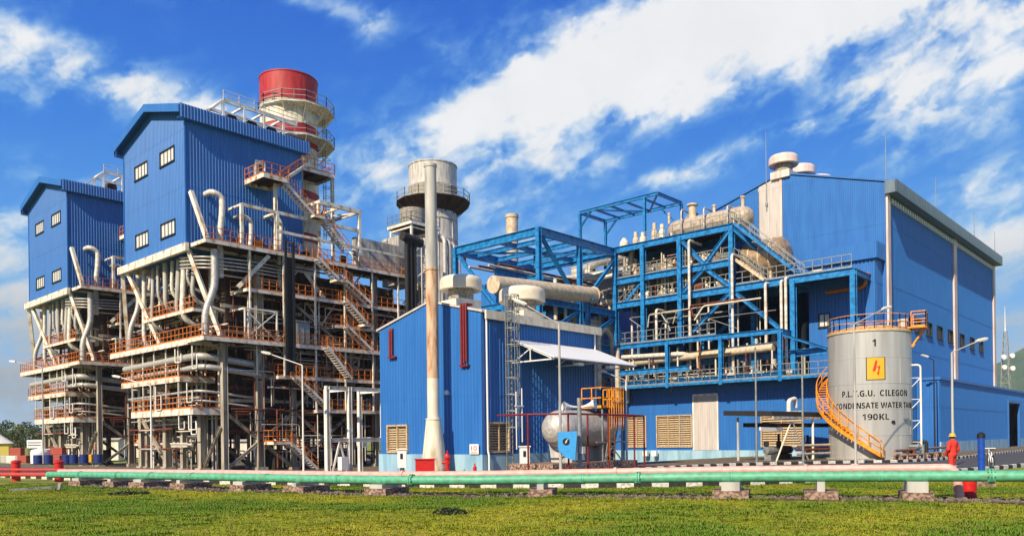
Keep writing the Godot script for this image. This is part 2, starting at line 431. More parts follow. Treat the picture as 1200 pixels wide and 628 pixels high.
func build_air() -> void:
	var cam := Camera3D.new(); cam.name = "camera"
	add_child(cam)
	cam.transform = Transform3D(Basis(Vector3(0.674, 0, 0.7385).normalized(), Vector3.UP, -Vector3(0.7385, 0, -0.674).normalized()), Vector3(0, EYE, 0))
	cam.rotate_object_local(Vector3.BACK, deg_to_rad(-0.74))
	cam.keep_aspect = Camera3D.KEEP_HEIGHT
	cam.set_frustum(0.1 * 628.0 / FX, Vector2(0, 0.1 * (514.0 - 314.0) / FX), 0.1, 9000.0)
	cam.current = true
	var we := WorldEnvironment.new(); we.name = "air"
	var e := Environment.new()
	e.background_mode = Environment.BG_SKY
	var s := Sky.new(); var pm := PanoramaSkyMaterial.new()
	pm.panorama = build_sky()
	s.sky_material = pm; e.sky = s
	e.background_energy_multiplier = 0.74
	e.tonemap_mode = Environment.TONE_MAPPER_LINEAR
	e.tonemap_exposure = 1.38
	e.sdfgi_enabled = true; e.ssao_enabled = true; e.ssil_enabled = true
	e.fog_enabled = true; e.fog_density = 0.00014; e.fog_light_color = Color(0.80, 0.86, 0.92)
	we.environment = e
	add_child(we)
	var sun := DirectionalLight3D.new(); sun.name = "sun"
	add_child(sun)
	var az := deg_to_rad(9.0); var el := deg_to_rad(36.0)
	var to := Vector3(-cos(az) * cos(el), sin(el), sin(az) * cos(el))
	sun.look_at_from_position(to * 100.0, Vector3.ZERO)
	sun.light_energy = 1.6; sun.light_color = Color(1.0, 0.93, 0.82); sun.light_angular_distance = 0.5
	sun.shadow_enabled = true

# ---- ground ---------------------------------------------------------------------------------
func resample(pts: Array, step: float) -> Array:
	var out := []; var left := 0.0
	for i in pts.size() - 1:
		var a: Vector2 = pts[i]; var b: Vector2 = pts[i + 1]
		var l := a.distance_to(b); var s := left
		while s < l:
			out.append(a.lerp(b, s / l)); s += step
		left = s - l
	out.append(pts[-1])
	return out

func smooth_line(pts: Array) -> Array:
	var c := Curve2D.new()
	for i in pts.size():
		var t: Vector2 = (pts[mini(i + 1, pts.size() - 1)] - pts[maxi(i - 1, 0)]) / 6.0
		c.add_point(pts[i], -t, t)
	return Array(c.tessellate(5, 2.0))

var near_edge := []
var far_edge := []

var bump := FastNoiseLite.new()
var swell := FastNoiseLite.new()

func land(u: float, v: float) -> float:
	var b := smoothstep(5.0, 9.0, u) * smoothstep(26.0, 21.0, u + maxf(0.0, v - 20.0) * 0.25)
	return gh(u, v) + b * (0.03 * bump.get_noise_2d(u, v) + 0.05 * swell.get_noise_2d(u, v)) - 0.01

func build_ground() -> void:
	var us := [-1500.0, -700.0, -300.0, -100.0, -40.0, -15.0]; var vs := [-1500.0, -700.0, -300.0, -100.0, -40.0, -20.0]
	var x := -5.0
	while x < 46.0:
		us.append(x); x += 0.5
	us.append_array([48.0, 52.0, 58.0, 66.0, 80.0, 100.0, 130.0, 200.0, 400.0, 1000.0, 2200.0])
	x = -14.0
	while x < 56.0:
		vs.append(x); x += 0.5
	vs.append_array([60.0, 70.0, 85.0, 105.0, 130.0, 180.0, 300.0, 600.0, 1200.0, 2200.0])
	bump.seed = 5; bump.frequency = 0.35; bump.fractal_octaves = 3
	swell.seed = 6; swell.frequency = 0.06
	var g := G.new()
	var e := 0.05
	for i in us.size() - 1:
		for j in vs.size() - 1:
			var q := []; var nn := []
			for k in [[0, 0], [1, 0], [1, 1], [0, 1]]:
				var u: float = us[i + k[0]]; var v: float = vs[j + k[1]]
				var h := land(u, v)
				q.append(V(u, h, v))
				nn.append(Vector3(h - land(u + e, v), e, -(h - land(u, v + e))).normalized())
			g.quadn(q[0], q[1], q[2], q[3], nn[0], nn[1], nn[2], nn[3])
	struct("ground", g, M.grass_ground, "mown green and yellow grass field with earthy patches")

	near_edge = smooth_line([Vector2(9, 90), Vector2(13.0, 58), Vector2(15.1, 40.8), Vector2(17.1, 31.0), Vector2(21.3, 19.5), Vector2(25.7, 14.0), Vector2(31.8, 11.0), Vector2(38.0, 9.6), Vector2(45.7, 8.4), Vector2(60, 7.2), Vector2(90, 6.4), Vector2(130, 6)])
	far_edge = smooth_line([Vector2(17, 92), Vector2(21.5, 60), Vector2(24, 42), Vector2(26, 32), Vector2(30.5, 25.0), Vector2(34.5, 23.6), Vector2(41.0, 22.6), Vector2(45.9, 20.6), Vector2(50.4, 17.4), Vector2(53.1, 15.2), Vector2(62, 14.2), Vector2(73, 14.4), Vector2(84.5, 14.3), Vector2(130, 14.0)])
	# yard behind the road
	var yard := G.new()
	var cells := 60
	var fe := resample(far_edge, 1.6)
	for i in fe.size() - 1:
		var a: Vector2 = fe[i]; var b: Vector2 = fe[i + 1]
		for k in 16:
			var t0 := pow(k / 16.0, 1.6) * 110.0; var t1 := pow((k + 1) / 16.0, 1.6) * 110.0
			var q := []
			var dd := Vector2(0.74, 0.67)
			for w in [a + dd * t0, b + dd * t0, b + dd * t1, a + dd * t1]: q.append(V(w.x, gh(w.x, w.y) + 0.012, w.y))
			yard.quad(q[0], q[1], q[2], q[3])
	struct("yard", yard, M.soil, "bare earth and gravel yard under the plant")
	# road
	var road := G.new()
	var na := resample(near_edge, near_length(near_edge) / 90.0); var fa := resample(far_edge, near_length(far_edge) / 90.0)
	for i in mini(na.size(), fa.size()) - 1:
		for k in 4:
			var q := []
			for w in [na[i].lerp(fa[i], k / 4.0), na[i + 1].lerp(fa[i + 1], k / 4.0), na[i + 1].lerp(fa[i + 1], (k + 1) / 4.0), na[i].lerp(fa[i], (k + 1) / 4.0)]: q.append(V(w.x, gh(w.x, w.y) + 0.02, w.y))
			road.quad(q[0], q[1], q[2], q[3])
	struct("road", road, M.asphalt, "dark asphalt service road between painted kerbs")
	# painted kerbs: one stone after another
	for side in 2:
		var edge: Array = near_edge if side == 0 else far_edge
		var step := 0.62 if side == 0 else 0.5
		var st := resample(edge, step)
		var holder := Node3D.new(); holder.name = "kerb_near_grass" if side == 0 else "kerb_by_yard"
		add_child(holder); holder.set_meta("kind", "structure")
		holder.set_meta("label", "black and white painted kerb along the grass" if side == 0 else "black and white painted kerb along the plant yard")
		var meshes := []
		for k in 2:
			var sg := G.new()
			var w := step - 0.012
			var sec := [Vector3(0, -0.1, -0.09), Vector3(0, -0.1, 0.09), Vector3(0, 0.13, 0.09), Vector3(0, 0.16, 0.06), Vector3(0, 0.16, -0.06), Vector3(0, 0.13, -0.09)]
			for q in sec.size(): sec[q] += Vector3(-w / 2, 0, 0)
			sg.prism(sec, Vector3(w, 0, 0))
			meshes.append(sg.make(M.kerb_white if k == 0 else M.kerb_black))
		var cnt := 0
		for i in st.size() - 1:
			var a: Vector2 = st[i]; var b: Vector2 = st[i + 1]
			var m := (a + b) * 0.5
			var depth := 0.7385 * m.x + 0.674 * m.y; var across := absf(0.674 * m.x - 0.7385 * m.y)
			if across > depth * 0.68 or depth > 85.0: continue
			if side == 1 and m.x < 33.0: continue
			var d := (b - a).normalized()
			put(holder, "kerb_stone", meshes[i % 2], V(m.x, gh(m.x, m.y) + 0.02 + R.randf() * 0.012, m.y), Basis(Vector3.UP, atan2(d.y, d.x) + R.randf_range(-0.02, 0.02)))
			cnt += 1

func near_length(e: Array) -> float:
	var l := 0.0
	for i in e.size() - 1: l += e[i].distance_to(e[i + 1])
	return l

func blade_mesh(cnt: int, hgt: float, spread: float, seed_: int, width := 0.012) -> ArrayMesh:
	var r := RandomNumberGenerator.new(); r.seed = seed_
	var g := G.new()
	for i in cnt:
		var a := r.randf() * TAU
		var root := Vector3(cos(a), 0, sin(a)) * r.randf() * spread
		var d := Vector3(cos(a + r.randf_range(-1, 1)), 0, sin(a + r.randf_range(-1, 1)))
		var w := Vector3(-d.z, 0, d.x) * width * r.randf_range(0.7, 1.4)
		var h := hgt * r.randf_range(0.5, 1.0)
		var mid := root + d * h * 0.18 + Vector3.UP * h * 0.6; var tip := root + d * h * r.randf_range(0.3, 0.8) + Vector3.UP * h
		g.quad(root - w, root + w, mid + w * 0.7, mid - w * 0.7)
		g.tri(mid - w * 0.7, mid + w * 0.7, tip)
	for i in g.n.size(): g.n[i] = (g.n[i] * 0.4 + Vector3.UP).normalized()
	for i in g.p.size(): g.c.append(Color.WHITE)
	return g.make(M.leaf)

var bed_line := [Vector2(26.2, -2.5), Vector2(24.4, 2.0), Vector2(22.9, 6.3), Vector2(21.0, 10.7), Vector2(19.1, 14.9), Vector2(17.1, 18.2), Vector2(15.9, 22.1), Vector2(14.6, 28.3), Vector2(12.9, 36.3), Vector2(12.3, 39.5), Vector2(9.0, 52.0)]

func build_grass() -> void:
	var r := RandomNumberGenerator.new(); r.seed = 21
	var f := FastNoiseLite.new(); f.seed = 9; f.frequency = 0.12; f.fractal_octaves = 4
	var f2 := FastNoiseLite.new(); f2.seed = 19; f2.frequency = 0.7
	var rows := []
	for variant in 3: rows.append([])
	while rows[0].size() + rows[1].size() + rows[2].size() < 210000:
		var d := sqrt(r.randf_range(12.0 * 12.0, 36.0 * 36.0))
		var x := r.randf_range(-0.7, 0.7) * d
		var u := 0.7385 * d + 0.674 * x; var v := 0.674 * d - 0.7385 * x
		var edge := 21.3 - (v - 19.5) * 0.36 if v > 19.5 else (25.7 - (v - 14.0) * 0.8 if v > 14.0 else 30.0 + maxf(0.0, 11.5 - v) * 4.5)
		if u > edge - 0.15: continue
		var n := f.get_noise_2d(u, v); var n2 := f2.get_noise_2d(u, v)
		if n < -0.34 and r.randf() < 0.45: continue
		var bed := 0.0
		for k in bed_line.size() - 1:
			if v < bed_line[k + 1].y and v >= bed_line[k].y:
				bed = u - lerpf(bed_line[k].x, bed_line[k + 1].x, (v - bed_line[k].y) / (bed_line[k + 1].y - bed_line[k].y)); break
		if bed > -0.55 + 0.5 * n2 and bed < 1.5 + 0.6 * n2 and r.randf() < 0.93: continue
		var k := 0 if n + n2 * 0.5 < 0.22 else 1
		if k == 0 and r.randf() < 0.06: k = 2
		var s := r.randf_range(0.6, 1.2) * (1.0 + 0.5 * n2)
		var dry := clampf(0.38 - n * 1.2 - n2 * 0.25 + r.randf_range(-0.18, 0.18), 0.0, 1.0)
		var col := Color(0.135, 0.245, 0.004).lerp(Color(0.39, 0.37, 0.01), dry)
		if r.randf() < 0.07: col = Color(0.30, 0.20, 0.06)
		rows[k].append([Transform3D(Basis(Vector3.UP, r.randf() * TAU).scaled(Vector3(s, s, s)), V(u, land(u, v) - 0.01, v)), col])
	for k in 3:
		var mm := MultiMesh.new()
		mm.transform_format = MultiMesh.TRANSFORM_3D; mm.use_colors = true
		mm.mesh = [blade_mesh(9, 0.055, 0.09, 31, 0.008), blade_mesh(11, 0.075, 0.09, 32, 0.008), blade_mesh(6, 0.12, 0.05, 33, 0.006)][k]
		mm.instance_count = rows[k].size()
		for i in rows[k].size():
			mm.set_instance_transform(i, rows[k][i][0]); mm.set_instance_color(i, rows[k][i][1])
		var o := MultiMeshInstance3D.new(); o.name = ["short_grass", "grass_clumps", "tall_grass"][k]
		o.multimesh = mm
		add_child(o)
		tag(o, ["short mown grass covering the field before the pipes", "thicker green grass clumps in the field", "scattered taller grass stalks in the field"][k], "grass", "", "stuff")

# ---- shared pieces --------------------------------------------------------------------------
func window(par: Node3D, at: Vector3, out: Vector3, w: float, h: float, bays: int, frame_m: Material, pane_m: Material, called := "window") -> void:
	# at = centre on the wall line, out = outward unit normal
	var b := Basis(Vector3.UP.cross(out), Vector3.UP, out)
	var fr := G.new()
	for s in [-1, 1]:
		fr.box(at + b.x * s * (w * 0.5 + 0.02) + out * 0.03, Vector3(0.08, h + 0.16, 0.14), b)
		fr.box(at + b.y * s * (h * 0.5 + 0.02) + out * 0.031, Vector3(w - 0.04, 0.09, 0.14), b)
	fr.box(at - b.y * (h * 0.5 + 0.1) + out * 0.06, Vector3(w + 0.2, 0.06, 0.2), b)
	for i in range(1, bays): fr.box(at + b.x * (i - bays * 0.5) * w / bays + out * 0.0, Vector3(0.07, h - 0.05, 0.08), b)
	var f := part(par, called, fr, frame_m)
	for i in bays:
		var g := G.new()
		g.box(at + b.x * (i + 0.5 - bays * 0.5) * w / bays - out * 0.02, Vector3(w / bays - 0.07, h - 0.06, 0.02), b)
		part(f, "pane", g, pane_m)

var slat_meshes := {}
func louvre(par: Node3D, at: Vector3, out: Vector3, w: float, h: float, cols: int, rows: int) -> void:
	var b := Basis(Vector3.UP.cross(out), Vector3.UP, out)
	var fr := G.new()
	for s in [-1, 1]:
		fr.box(at + b.x * s * (w * 0.5 + 0.03) + out * 0.04, Vector3(0.1, h + 0.16, 0.22), b)
		fr.box(at + b.y * s * (h * 0.5 + 0.03) + out * 0.041, Vector3(w - 0.04, 0.1, 0.22), b)
	for i in range(1, cols): fr.box(at + b.x * (i - cols * 0.5) * w / cols + out * 0.05, Vector3(0.07, h - 0.04, 0.14), b)
	var f := part(par, "louvre", fr, M.slat)
	var sw := w / cols - 0.08; var sh := h / rows
	var sg := G.new(); sg.box(Vector3.ZERO, Vector3(sw, sh * 0.85, 0.02), Basis(Vector3.RIGHT, -0.85))
	var mesh := sg.make(M.slat)
	for i in cols:
		for k in rows:
			put(f, "slat", mesh, at + b.x * (i + 0.5 - cols * 0.5) * w / cols + b.y * (k + 0.5 - rows * 0.5) * sh - out * 0.01, b)

func deck(par: Node3D, u0: float, u1: float, v0: float, v1: float, h: float, rails := "", beam_h := 0.45, m: Material = null, rail_m: Material = null) -> void:
	# rails: letters of the sides that carry a railing: l (low u) r (high u) n (low v) f (high v)
	var g := G.new()
	g.span(V(u0 + 0.06, h - 0.05, v0 + 0.06), V(u1 - 0.06, h, v1 - 0.06))
	var k := int((u1 - u0) / 2.5)
	for i in range(1, k + 1):
		var x := lerpf(u0, u1, i / (k + 1.0))
		g.bar(V(x, h - 0.17, v0 + 0.1), V(x, h - 0.17, v1 - 0.1), 0.1, 0.22)
	var d := part(par, "deck", g, M.grating)
	var e := G.new()
	e.bar(V(u0, h - beam_h * 0.5 + 0.03, v0), V(u1, h - beam_h * 0.5 + 0.03, v0), 0.1, beam_h)
	e.bar(V(u0, h - beam_h * 0.5 + 0.03, v1), V(u1, h - beam_h * 0.5 + 0.03, v1), 0.1, beam_h)
	e.bar(V(u0, h - beam_h * 0.5 + 0.027, v0 + 0.05), V(u0, h - beam_h * 0.5 + 0.027, v1 - 0.05), 0.1, beam_h)
	e.bar(V(u1, h - beam_h * 0.5 + 0.027, v0 + 0.05), V(u1, h - beam_h * 0.5 + 0.027, v1 - 0.05), 0.1, beam_h)
	part(d, "edge_beam", e, m if m else M.beam)
	if rails:
		var r := G.new(); var y := h + 0.03
		if "l" in rails: r.rail([V(u0, y, v0), V(u0, y, v1)], false, 1.1, 0.8)
		if "r" in rails: r.rail([V(u1, y, v0), V(u1, y, v1)])
		if "n" in rails: r.rail([V(u0, y, v0), V(u1, y, v0)], false, 1.1, 0.8)
		if "f" in rails: r.rail([V(u0, y, v1), V(u1, y, v1)])
		part(d, "railing", r, rail_m if rail_m else M.orange)

func stair(par: Node3D, a: Vector3, b: Vector3, side: Vector3, m: Material, rm: Material, w := 0.95) -> void:
	var g := G.new(); g.flight(a, b, side, w)
	var s := part(par, "stair", g, m)
	var r := G.new(); r.stair_rail(a, b, side, w)
	part(s, "railing", r, rm)

func ring_platform(par: Node3D, at: Vector3, r0: float, r1: float, m: Material, rail_m: Material, sides := 10, depth := 0.3) -> void:
	var g := G.new()
	g.lathe(at, [Vector2(r0, -depth), Vector2(r1, -0.12), Vector2(r1, 0.0), Vector2(r0, 0.0)], sides)
	var p := part(par, "platform", g, m)
	for k in sides:
		var br := G.new()
		var a := TAU * k / sides
		var o := Vector3(cos(a), 0, -sin(a))
		br.bar(at + o * r0 * 0.99 - Vector3.UP * 1.7, at + o * (r1 - 0.15) - Vector3.UP * 0.2, 0.12)
		part(p, "bracket", br, m)
	var rl := G.new(); var pts := []
	for k in sides: pts.append(at + Vector3(cos(TAU * k / sides), 0, -sin(TAU * k / sides)) * (r1 - 0.08))
	rl.rail(pts, true, 1.15, 1.2, 0.06)
	part(p, "railing", rl, rail_m)

# ---- boilers --------------------------------------------------------------------------------
const DV := 29.75   # from one boiler to the next

func boiler_house() -> Node3D:
	var u0 := 33.5; var u1 := 45.6; var v0 := 70.4; var v1 := 83.9; var hb := 20.0; var he := 32.0; var hr := 33.9; var vm := 77.15
	var t := thing("boiler_house", "tall blue ribbed gabled boiler house nearest the pump house", "building", V(39.5, hb, 77.15), "boiler houses")
	var holes := []
	var wins := []   # [v centre, h centre, w, h]
	for hh in [28.7, 21.9]:
		for vv in [79.75, 74.0]: wins.append([vv, hh, 2.9, 1.3])
	for w in wins: holes.append([v1 - w[0] - w[2] * 0.5, v1 - w[0] + w[2] * 0.5, w[1] - w[3] * 0.5 - hb, w[1] + w[3] * 0.5 - hb])
	var flat := func(_s: float) -> float: return he - hb
	var gable := func(s: float) -> float: return lerpf(hr, he, absf(s - (v1 - vm)) / (v1 - vm)) - hb
	var g := G.new()
	g.corr(V(u0, hb, v1), V(u0, hb, v0), gable, holes)
	g.corr(V(u0, hb, v0), V(u1, hb, v0), flat, [[7.0, 7.9, 7.1, 9.15]])
	g.corr(V(u1, hb, v0), V(u1, hb, v1), gable)
	g.corr(V(u1, hb, v1), V(u0, hb, v1), flat)
	g.span(V(u0 + 0.1, hb, v0 + 0.1), V(u1 - 0.1, hb + 0.15, v1 - 0.1))
	part(t, "wall", g, M.blue)
	for q in [[u0 - 0.02, v0 - 0.02], [u0 - 0.02, v1 + 0.02], [u1 + 0.02, v0 - 0.02]]:
		var c := G.new()
		c.span(V(q[0] - 0.07, hb, q[1] - 0.07), V(q[0] + 0.07, he - 0.1, q[1] + 0.07))
		part(t, "corner_flashing", c, M.blue)
	var o := 0.75
	for s in 2:
		var va := v0 - 0.55 if s == 0 else v1 + 0.55
		var rf := G.new()
		var sl := (hr - he) / (vm - v0)
		var lo := he + 0.12 - sl * 0.55
		rf.prism([V(u0 - o, hr + 0.12, vm), V(u0 - o, lo, va), V(u0 - o, lo + 0.22, va), V(u0 - o, hr + 0.34, vm)], Vector3(u1 - u0 + 2 * o, 0, 0))
		var r := part(t, "roof", rf, M.blue)
		var bb := G.new()   # verge board along the gable
		bb.prism([V(u0 - o, hr - 0.32, vm), V(u0 - o, lo - 0.44, va), V(u0 - o, lo + 0.3, va), V(u0 - o, hr + 0.42, vm)], Vector3(-0.08, 0, 0))
		part(r, "verge_board", bb, M.blue)
		var fa := G.new()
		var hi := func(_s: float) -> float: return 1.25
		if s == 0: fa.corr(V(u0 - o, lo - 0.85, va - 0.03), V(u1 + o, lo - 0.85, va - 0.03), hi, [], 0.3)
		else: fa.corr(V(u1 + o, lo - 0.85, va + 0.03), V(u0 - o, lo - 0.85, va + 0.03), hi, [], 0.3)
		fa.span(V(u0 - o, lo - 0.85, va), V(u1 + o, lo - 0.8, v0 if s == 0 else v1))
		part(r, "fascia", fa, M.blue)
	for w in wins: window(t, V(u0, w[1], w[0]), Vector3(-1, 0, 0), w[2], w[3], 4, M.frame_dark, M.window_pane)
	var dg := G.new()
	dg.box(V(40.95, 28.13, 70.36), Vector3(0.9, 2.05, 0.06))
	var d := part(t, "door", dg, M.white)
	var df := G.new()
	for s in [-0.5, 0.5]: df.box(V(40.95 + s, 28.15, 70.3), Vector3(0.12, 2.2, 0.14))
	df.box(V(40.95, 29.2, 70.3), Vector3(0.88, 0.12, 0.14))
	part(d, "frame", df, M.white_clean)
	var dw := G.new(); dw.box(V(40.95, 28.6, 70.31), Vector3(0.5, 0.6, 0.03)); part(d, "pane", dw, M.window_dark)
	# base ring beam
	var b := G.new()
	b.span(V(u0 - 0.2, hb - 0.75, v0 - 0.2), V(u0 + 0.15, hb - 0.02, v1 + 1.6))
	b.span(V(u0 + 0.151, hb - 0.75, v1 - 0.1), V(u1, hb - 0.02, v1 + 0.2))
	part(t, "ring_beam", b, M.beam)
	return t

func boiler_frame() -> Node3D:
	var t := thing("boiler_structure", "rusty open steel boiler structure under the boiler house nearest the pump house", "boiler", V(44, -1, 76), "boiler structures")
	var r := RandomNumberGenerator.new(); r.seed = 8
	# casing
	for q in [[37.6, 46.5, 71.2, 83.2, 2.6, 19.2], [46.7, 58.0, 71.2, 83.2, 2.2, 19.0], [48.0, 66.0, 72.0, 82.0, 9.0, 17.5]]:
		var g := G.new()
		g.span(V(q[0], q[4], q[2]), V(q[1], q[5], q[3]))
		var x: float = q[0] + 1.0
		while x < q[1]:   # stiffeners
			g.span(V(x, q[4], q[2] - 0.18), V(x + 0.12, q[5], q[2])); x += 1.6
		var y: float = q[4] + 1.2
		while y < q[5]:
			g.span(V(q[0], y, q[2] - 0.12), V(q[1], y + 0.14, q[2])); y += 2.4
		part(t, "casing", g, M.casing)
	# columns
	for u in [36.2, 43.4, 50.4, 53.6, 60.0]:
		for v in [68.9, 77.2, 85.4]:
			var top := 19.6 if u > 40 else (11.0 if v < 80 else 4.5)
			var g := G.new(); g.ibar(V(u, -1.0, v), V(u, top, v), 0.5, 0.5, Vector3.RIGHT)
			g.box(V(u, -0.85, v), Vector3(0.9, 0.3, 0.9))
			part(t, "column", g, M.column)
	for q in [[35.8, 72.4, 4.5], [35.8, 79.8, 4.5], [36.0, 86.2, 10.8], [39.8, 69.0, 19.6]]:
		var g := G.new(); g.ibar(V(q[0], -1.0, q[1]), V(q[0], q[2], q[1]), 0.75, 0.65, Vector3.RIGHT)
		g.box(V(q[0], -0.8, q[1]), Vector3(1.1, 0.4, 1.1))
		part(t, "column", g, M.column)
	# braces near the ground and in the bays
	for q in [[V(36.2, -0.8, 68.9), V(43.4, 4.6, 68.9)], [V(43.4, -0.8, 68.9), V(36.2, 4.6, 68.9)], [V(43.4, -0.8, 68.9), V(50.4, 4.8, 68.9)], [V(50.4, -0.8, 68.9), V(43.4, 4.8, 68.9)], [V(35.8, -0.8, 72.4), V(35.8, 3.2, 68.9)], [V(35.8, -0.5, 79.8), V(35.8, 4.4, 86)], [V(36.2, 4.6, 77.2), V(43.4, -0.8, 77.2)], [V(43.4, 4.6, 77.2), V(50.4, -0.8, 77.2)], [V(36.2, 4.6, 85.4), V(43.4, -0.8, 85.4)], [V(50.4, 4.6, 77.2), V(60, -0.8, 77.2)], [V(53.6, 5, 68.9), V(60, -0.8, 68.9)], [V(43.4, 5, 68.9), V(50.4, 10.8, 68.9)], [V(50.4, 11.2, 69.2), V(43.4, 15.8, 69.2)]]:
		var g := G.new(); g.ibar(q[0], q[1], 0.28, 0.26)
		part(t, "brace", g, M.column)
	# inclined struts that carry the overhanging house
	for q in [[V(33.8, 19.4, 70.6), V(35.4, 11.4, 67.9)], [V(33.8, 19.4, 84.1), V(35.4, 11.4, 80.0)], [V(33.8, 19.4, 85.4), V(35.2, 11.4, 87.6)], [V(33.75, 24.6, 69.9), V(34.1, 20.0, 67.7)], [V(45.0, 19.3, 69.5), V(46.6, 16.2, 68.0)], [V(40.4, 19.5, 68.0), V(37.5, 16.2, 68.6)]]:
		var g := G.new(); g.bar(q[0], q[1], 0.36, 0.36)
		part(t, "strut", g, M.beam)
	# main decks
	deck(t, 33.9, 58.0, 67.6, 70.6, 19.95, "nr", 0.34)
	deck(t, 33.6, 37.4, 70.7, 88.4, 11.25, "lf", 0.5)
	deck(t, 33.6, 57.0, 67.6, 70.6, 11.25, "nlf", 0.36)
	deck(t, 33.9, 37.4, 73.0, 86.3, 8.0, "lnf", 0.5)
	deck(t, 33.9, 37.2, 70.4, 83.9, 4.95, "lnf", 0.6)
	deck(t, 38.0, 57.0, 67.9, 70.9, 16.1, "nf", 0.3)
	deck(t, 47.8, 57.0, 67.9, 70.9, 13.6, "nlf", 0.28)
	deck(t, 41.2, 57.0, 67.9, 70.9, 8.1, "nlf", 0.3)
	deck(t, 45.5, 57.0, 67.9, 70.9, 4.9, "nf", 0.3)
	deck(t, 40.0, 42.0, 66.9, 68.6, 1.75, "nl", 0.25)
	deck(t, 34.6, 36.8, 71.5, 82.5, 14.3, "l", 0.3)
	# stairs down the flank, all leaning one way
	var zz := Vector3(0, 0, 1)
	for q in [[V(41.9, 26.5, 67.5), V(44.9, 24.1, 67.5)], [V(45.9, 24.1, 67.5), V(49.0, 21.2, 67.5)], [V(45.0, 19.95, 67.1), V(47.4, 18.1, 67.1)], [V(48.4, 18.1, 67.1), V(51.5, 16.1, 67.1)], [V(48.2, 16.1, 66.9), V(50.8, 13.9, 66.9)], [V(48.4, 13.6, 67.2), V(51.6, 11.25, 67.2)], [V(46.0, 11.25, 67.1), V(48.9, 8.1, 67.1)], [V(42.5, 8.1, 67.3), V(46.6, 4.9, 67.3)], [V(41.8, 1.7, 67.2), V(44.8, -1.0, 67.2)]]:
		stair(t, q[0], q[1], zz, M.beam, M.orange)
	# landings
	for q in [[44.8, 46.0, 24.1], [47.3, 48.5, 18.1], [50.7, 51.9, 13.9]]: deck(t, q[0], q[1], 66.9, 68.0, q[2], "n", 0.25)
	# door landing and the flight up to the chimney
	deck(t, 39.3, 42.0, 66.9, 70.3, 26.9, "nl", 0.4)
	stair(t, V(45.9, 30.0, 69.6), V(42.0, 26.9, 69.0), zz, M.beam, M.orange)
	deck(t, 45.7, 49.9, 70.6, 74.0, 30.0, "nrl", 0.35, M.beam)
	for q in [[41.2, 68.0, 20, 26.6], [45.9, 70.8, 20, 29.8], [49.7, 70.8, 20, 29.8]]:
		var g := G.new(); g.ibar(V(q[0], q[2], q[1]), V(q[0], q[3], q[1]), 0.3, 0.3, Vector3.RIGHT); part(t, "post", g, M.beam)
	# gantry on the top deck
	var gg := G.new()
	for u in [37.6, 41.3, 46.0, 51.0]: gg.bar(V(u, 20, 67.9), V(u, 23.9 if u < 45 else 25.7, 67.9), 0.28)
	gg.bar(V(37.6, 23.8, 67.9), V(51.0, 23.8, 67.9), 0.22, 0.3)
	gg.bar(V(41.3, 22.0, 67.85), V(57.5, 22.0, 67.85), 0.2, 0.26)
	gg.bar(V(46.0, 25.8, 67.9), V(51.2, 25.8, 67.9), 0.3, 0.4); gg.bar(V(46.0, 25.8, 73.0), V(51.2, 25.8, 73.0), 0.3, 0.4)
	for u in [46.0, 48.6, 51.0]: gg.bar(V(u, 25.8, 67.9), V(u, 25.8, 73.0), 0.2, 0.3)
	gg.bar(V(46.2, 25.7, 68), V(48.6, 25.7, 73), 0.12); gg.bar(V(51.0, 25.7, 68), V(48.6, 25.7, 73), 0.12)
	gg.bar(V(37.6, 23.8, 68.0), V(37.6, 23.8, 70.2), 0.2); gg.bar(V(41.3, 23.8, 68.0), V(41.3, 23.8, 70.2), 0.2)
	gg.bar(V(51.0, 20.2, 68), V(51.0, 25.6, 73), 0.14)
	part(t, "gantry", gg, M.beam)
	# grey duct panels behind the stairs
	for q in [[51.6, 57.6, 69.4, 70.0, 20.0, 23.6], [58.0, 60.5, 70.0, 73.0, 19.5, 25.0]]:
		var g := G.new(); g.span(V(q[0], q[4], q[2]), V(q[1], q[5], q[3])); part(t, "duct", g, M.grey_paint)
	# cross braced white frame and the cabinet on the main deck
	var xb := G.new()
	for u in [37.7, 41.0]:
		xb.bar(V(u, 11.3, 67.7), V(u, 14.2, 67.7), 0.14)
	xb.bar(V(37.7, 14.2, 67.7), V(41.0, 14.2, 67.7), 0.14); xb.bar(V(37.7, 11.35, 67.7), V(41.0, 14.15, 67.7), 0.08); xb.bar(V(41.0, 11.35, 67.7), V(37.7, 14.15, 67.7), 0.08)
	xb.bar(V(37.7, 14.2, 67.7), V(37.7, 14.2, 70.4), 0.14); xb.bar(V(41.0, 14.2, 67.7), V(41.0, 14.2, 70.4), 0.14)
	part(t, "cross_frame", xb, M.white)
	var cb := G.new(); cb.box(V(44.0, 12.45, 68.3), Vector3(1.5, 2.2, 0.9)); cb.box(V(44.0, 13.6, 68.3), Vector3(1.8, 0.1, 1.2)); cb.box(V(43.4, 12.4, 67.83), Vector3(0.04, 2.0, 0.04)); cb.box(V(44.0, 12.4, 67.83), Vector3(0.03, 2.0, 0.04))
	part(t, "cabinet", cb, M.galv)
	# cable ladder running down the flank
	var ct := G.new()
	for s in [-0.42, 0.42]: ct.bar(V(42.1 + s, 8.4, 67.1), V(42.1 + s, 21.0, 67.1), 0.1, 0.25)
	for i in 40: ct.bar(V(41.7, 8.5 + i * 0.31, 67.1), V(42.5, 8.5 + i * 0.31, 67.1), 0.05)
	ct.box(V(42.1, 14.0, 67.25), Vector3(0.7, 11.0, 0.08))
	part(t, "cable_ladder", ct, M.dark)
	# downcomers under the house front, bending back into the boiler
	var drops := [[82.3, 0.22, 11.6], [80.4, 0.18, 13.4], [78.9, 0.16, 15.6], [77.2, 0.24, 14.6], [76.0, 0.18, 15.8], [74.9, 0.24, 13.8], [73.8, 0.28, 13.4], [72.7, 0.16, 16.4], [71.8, 0.2, 15.0]]
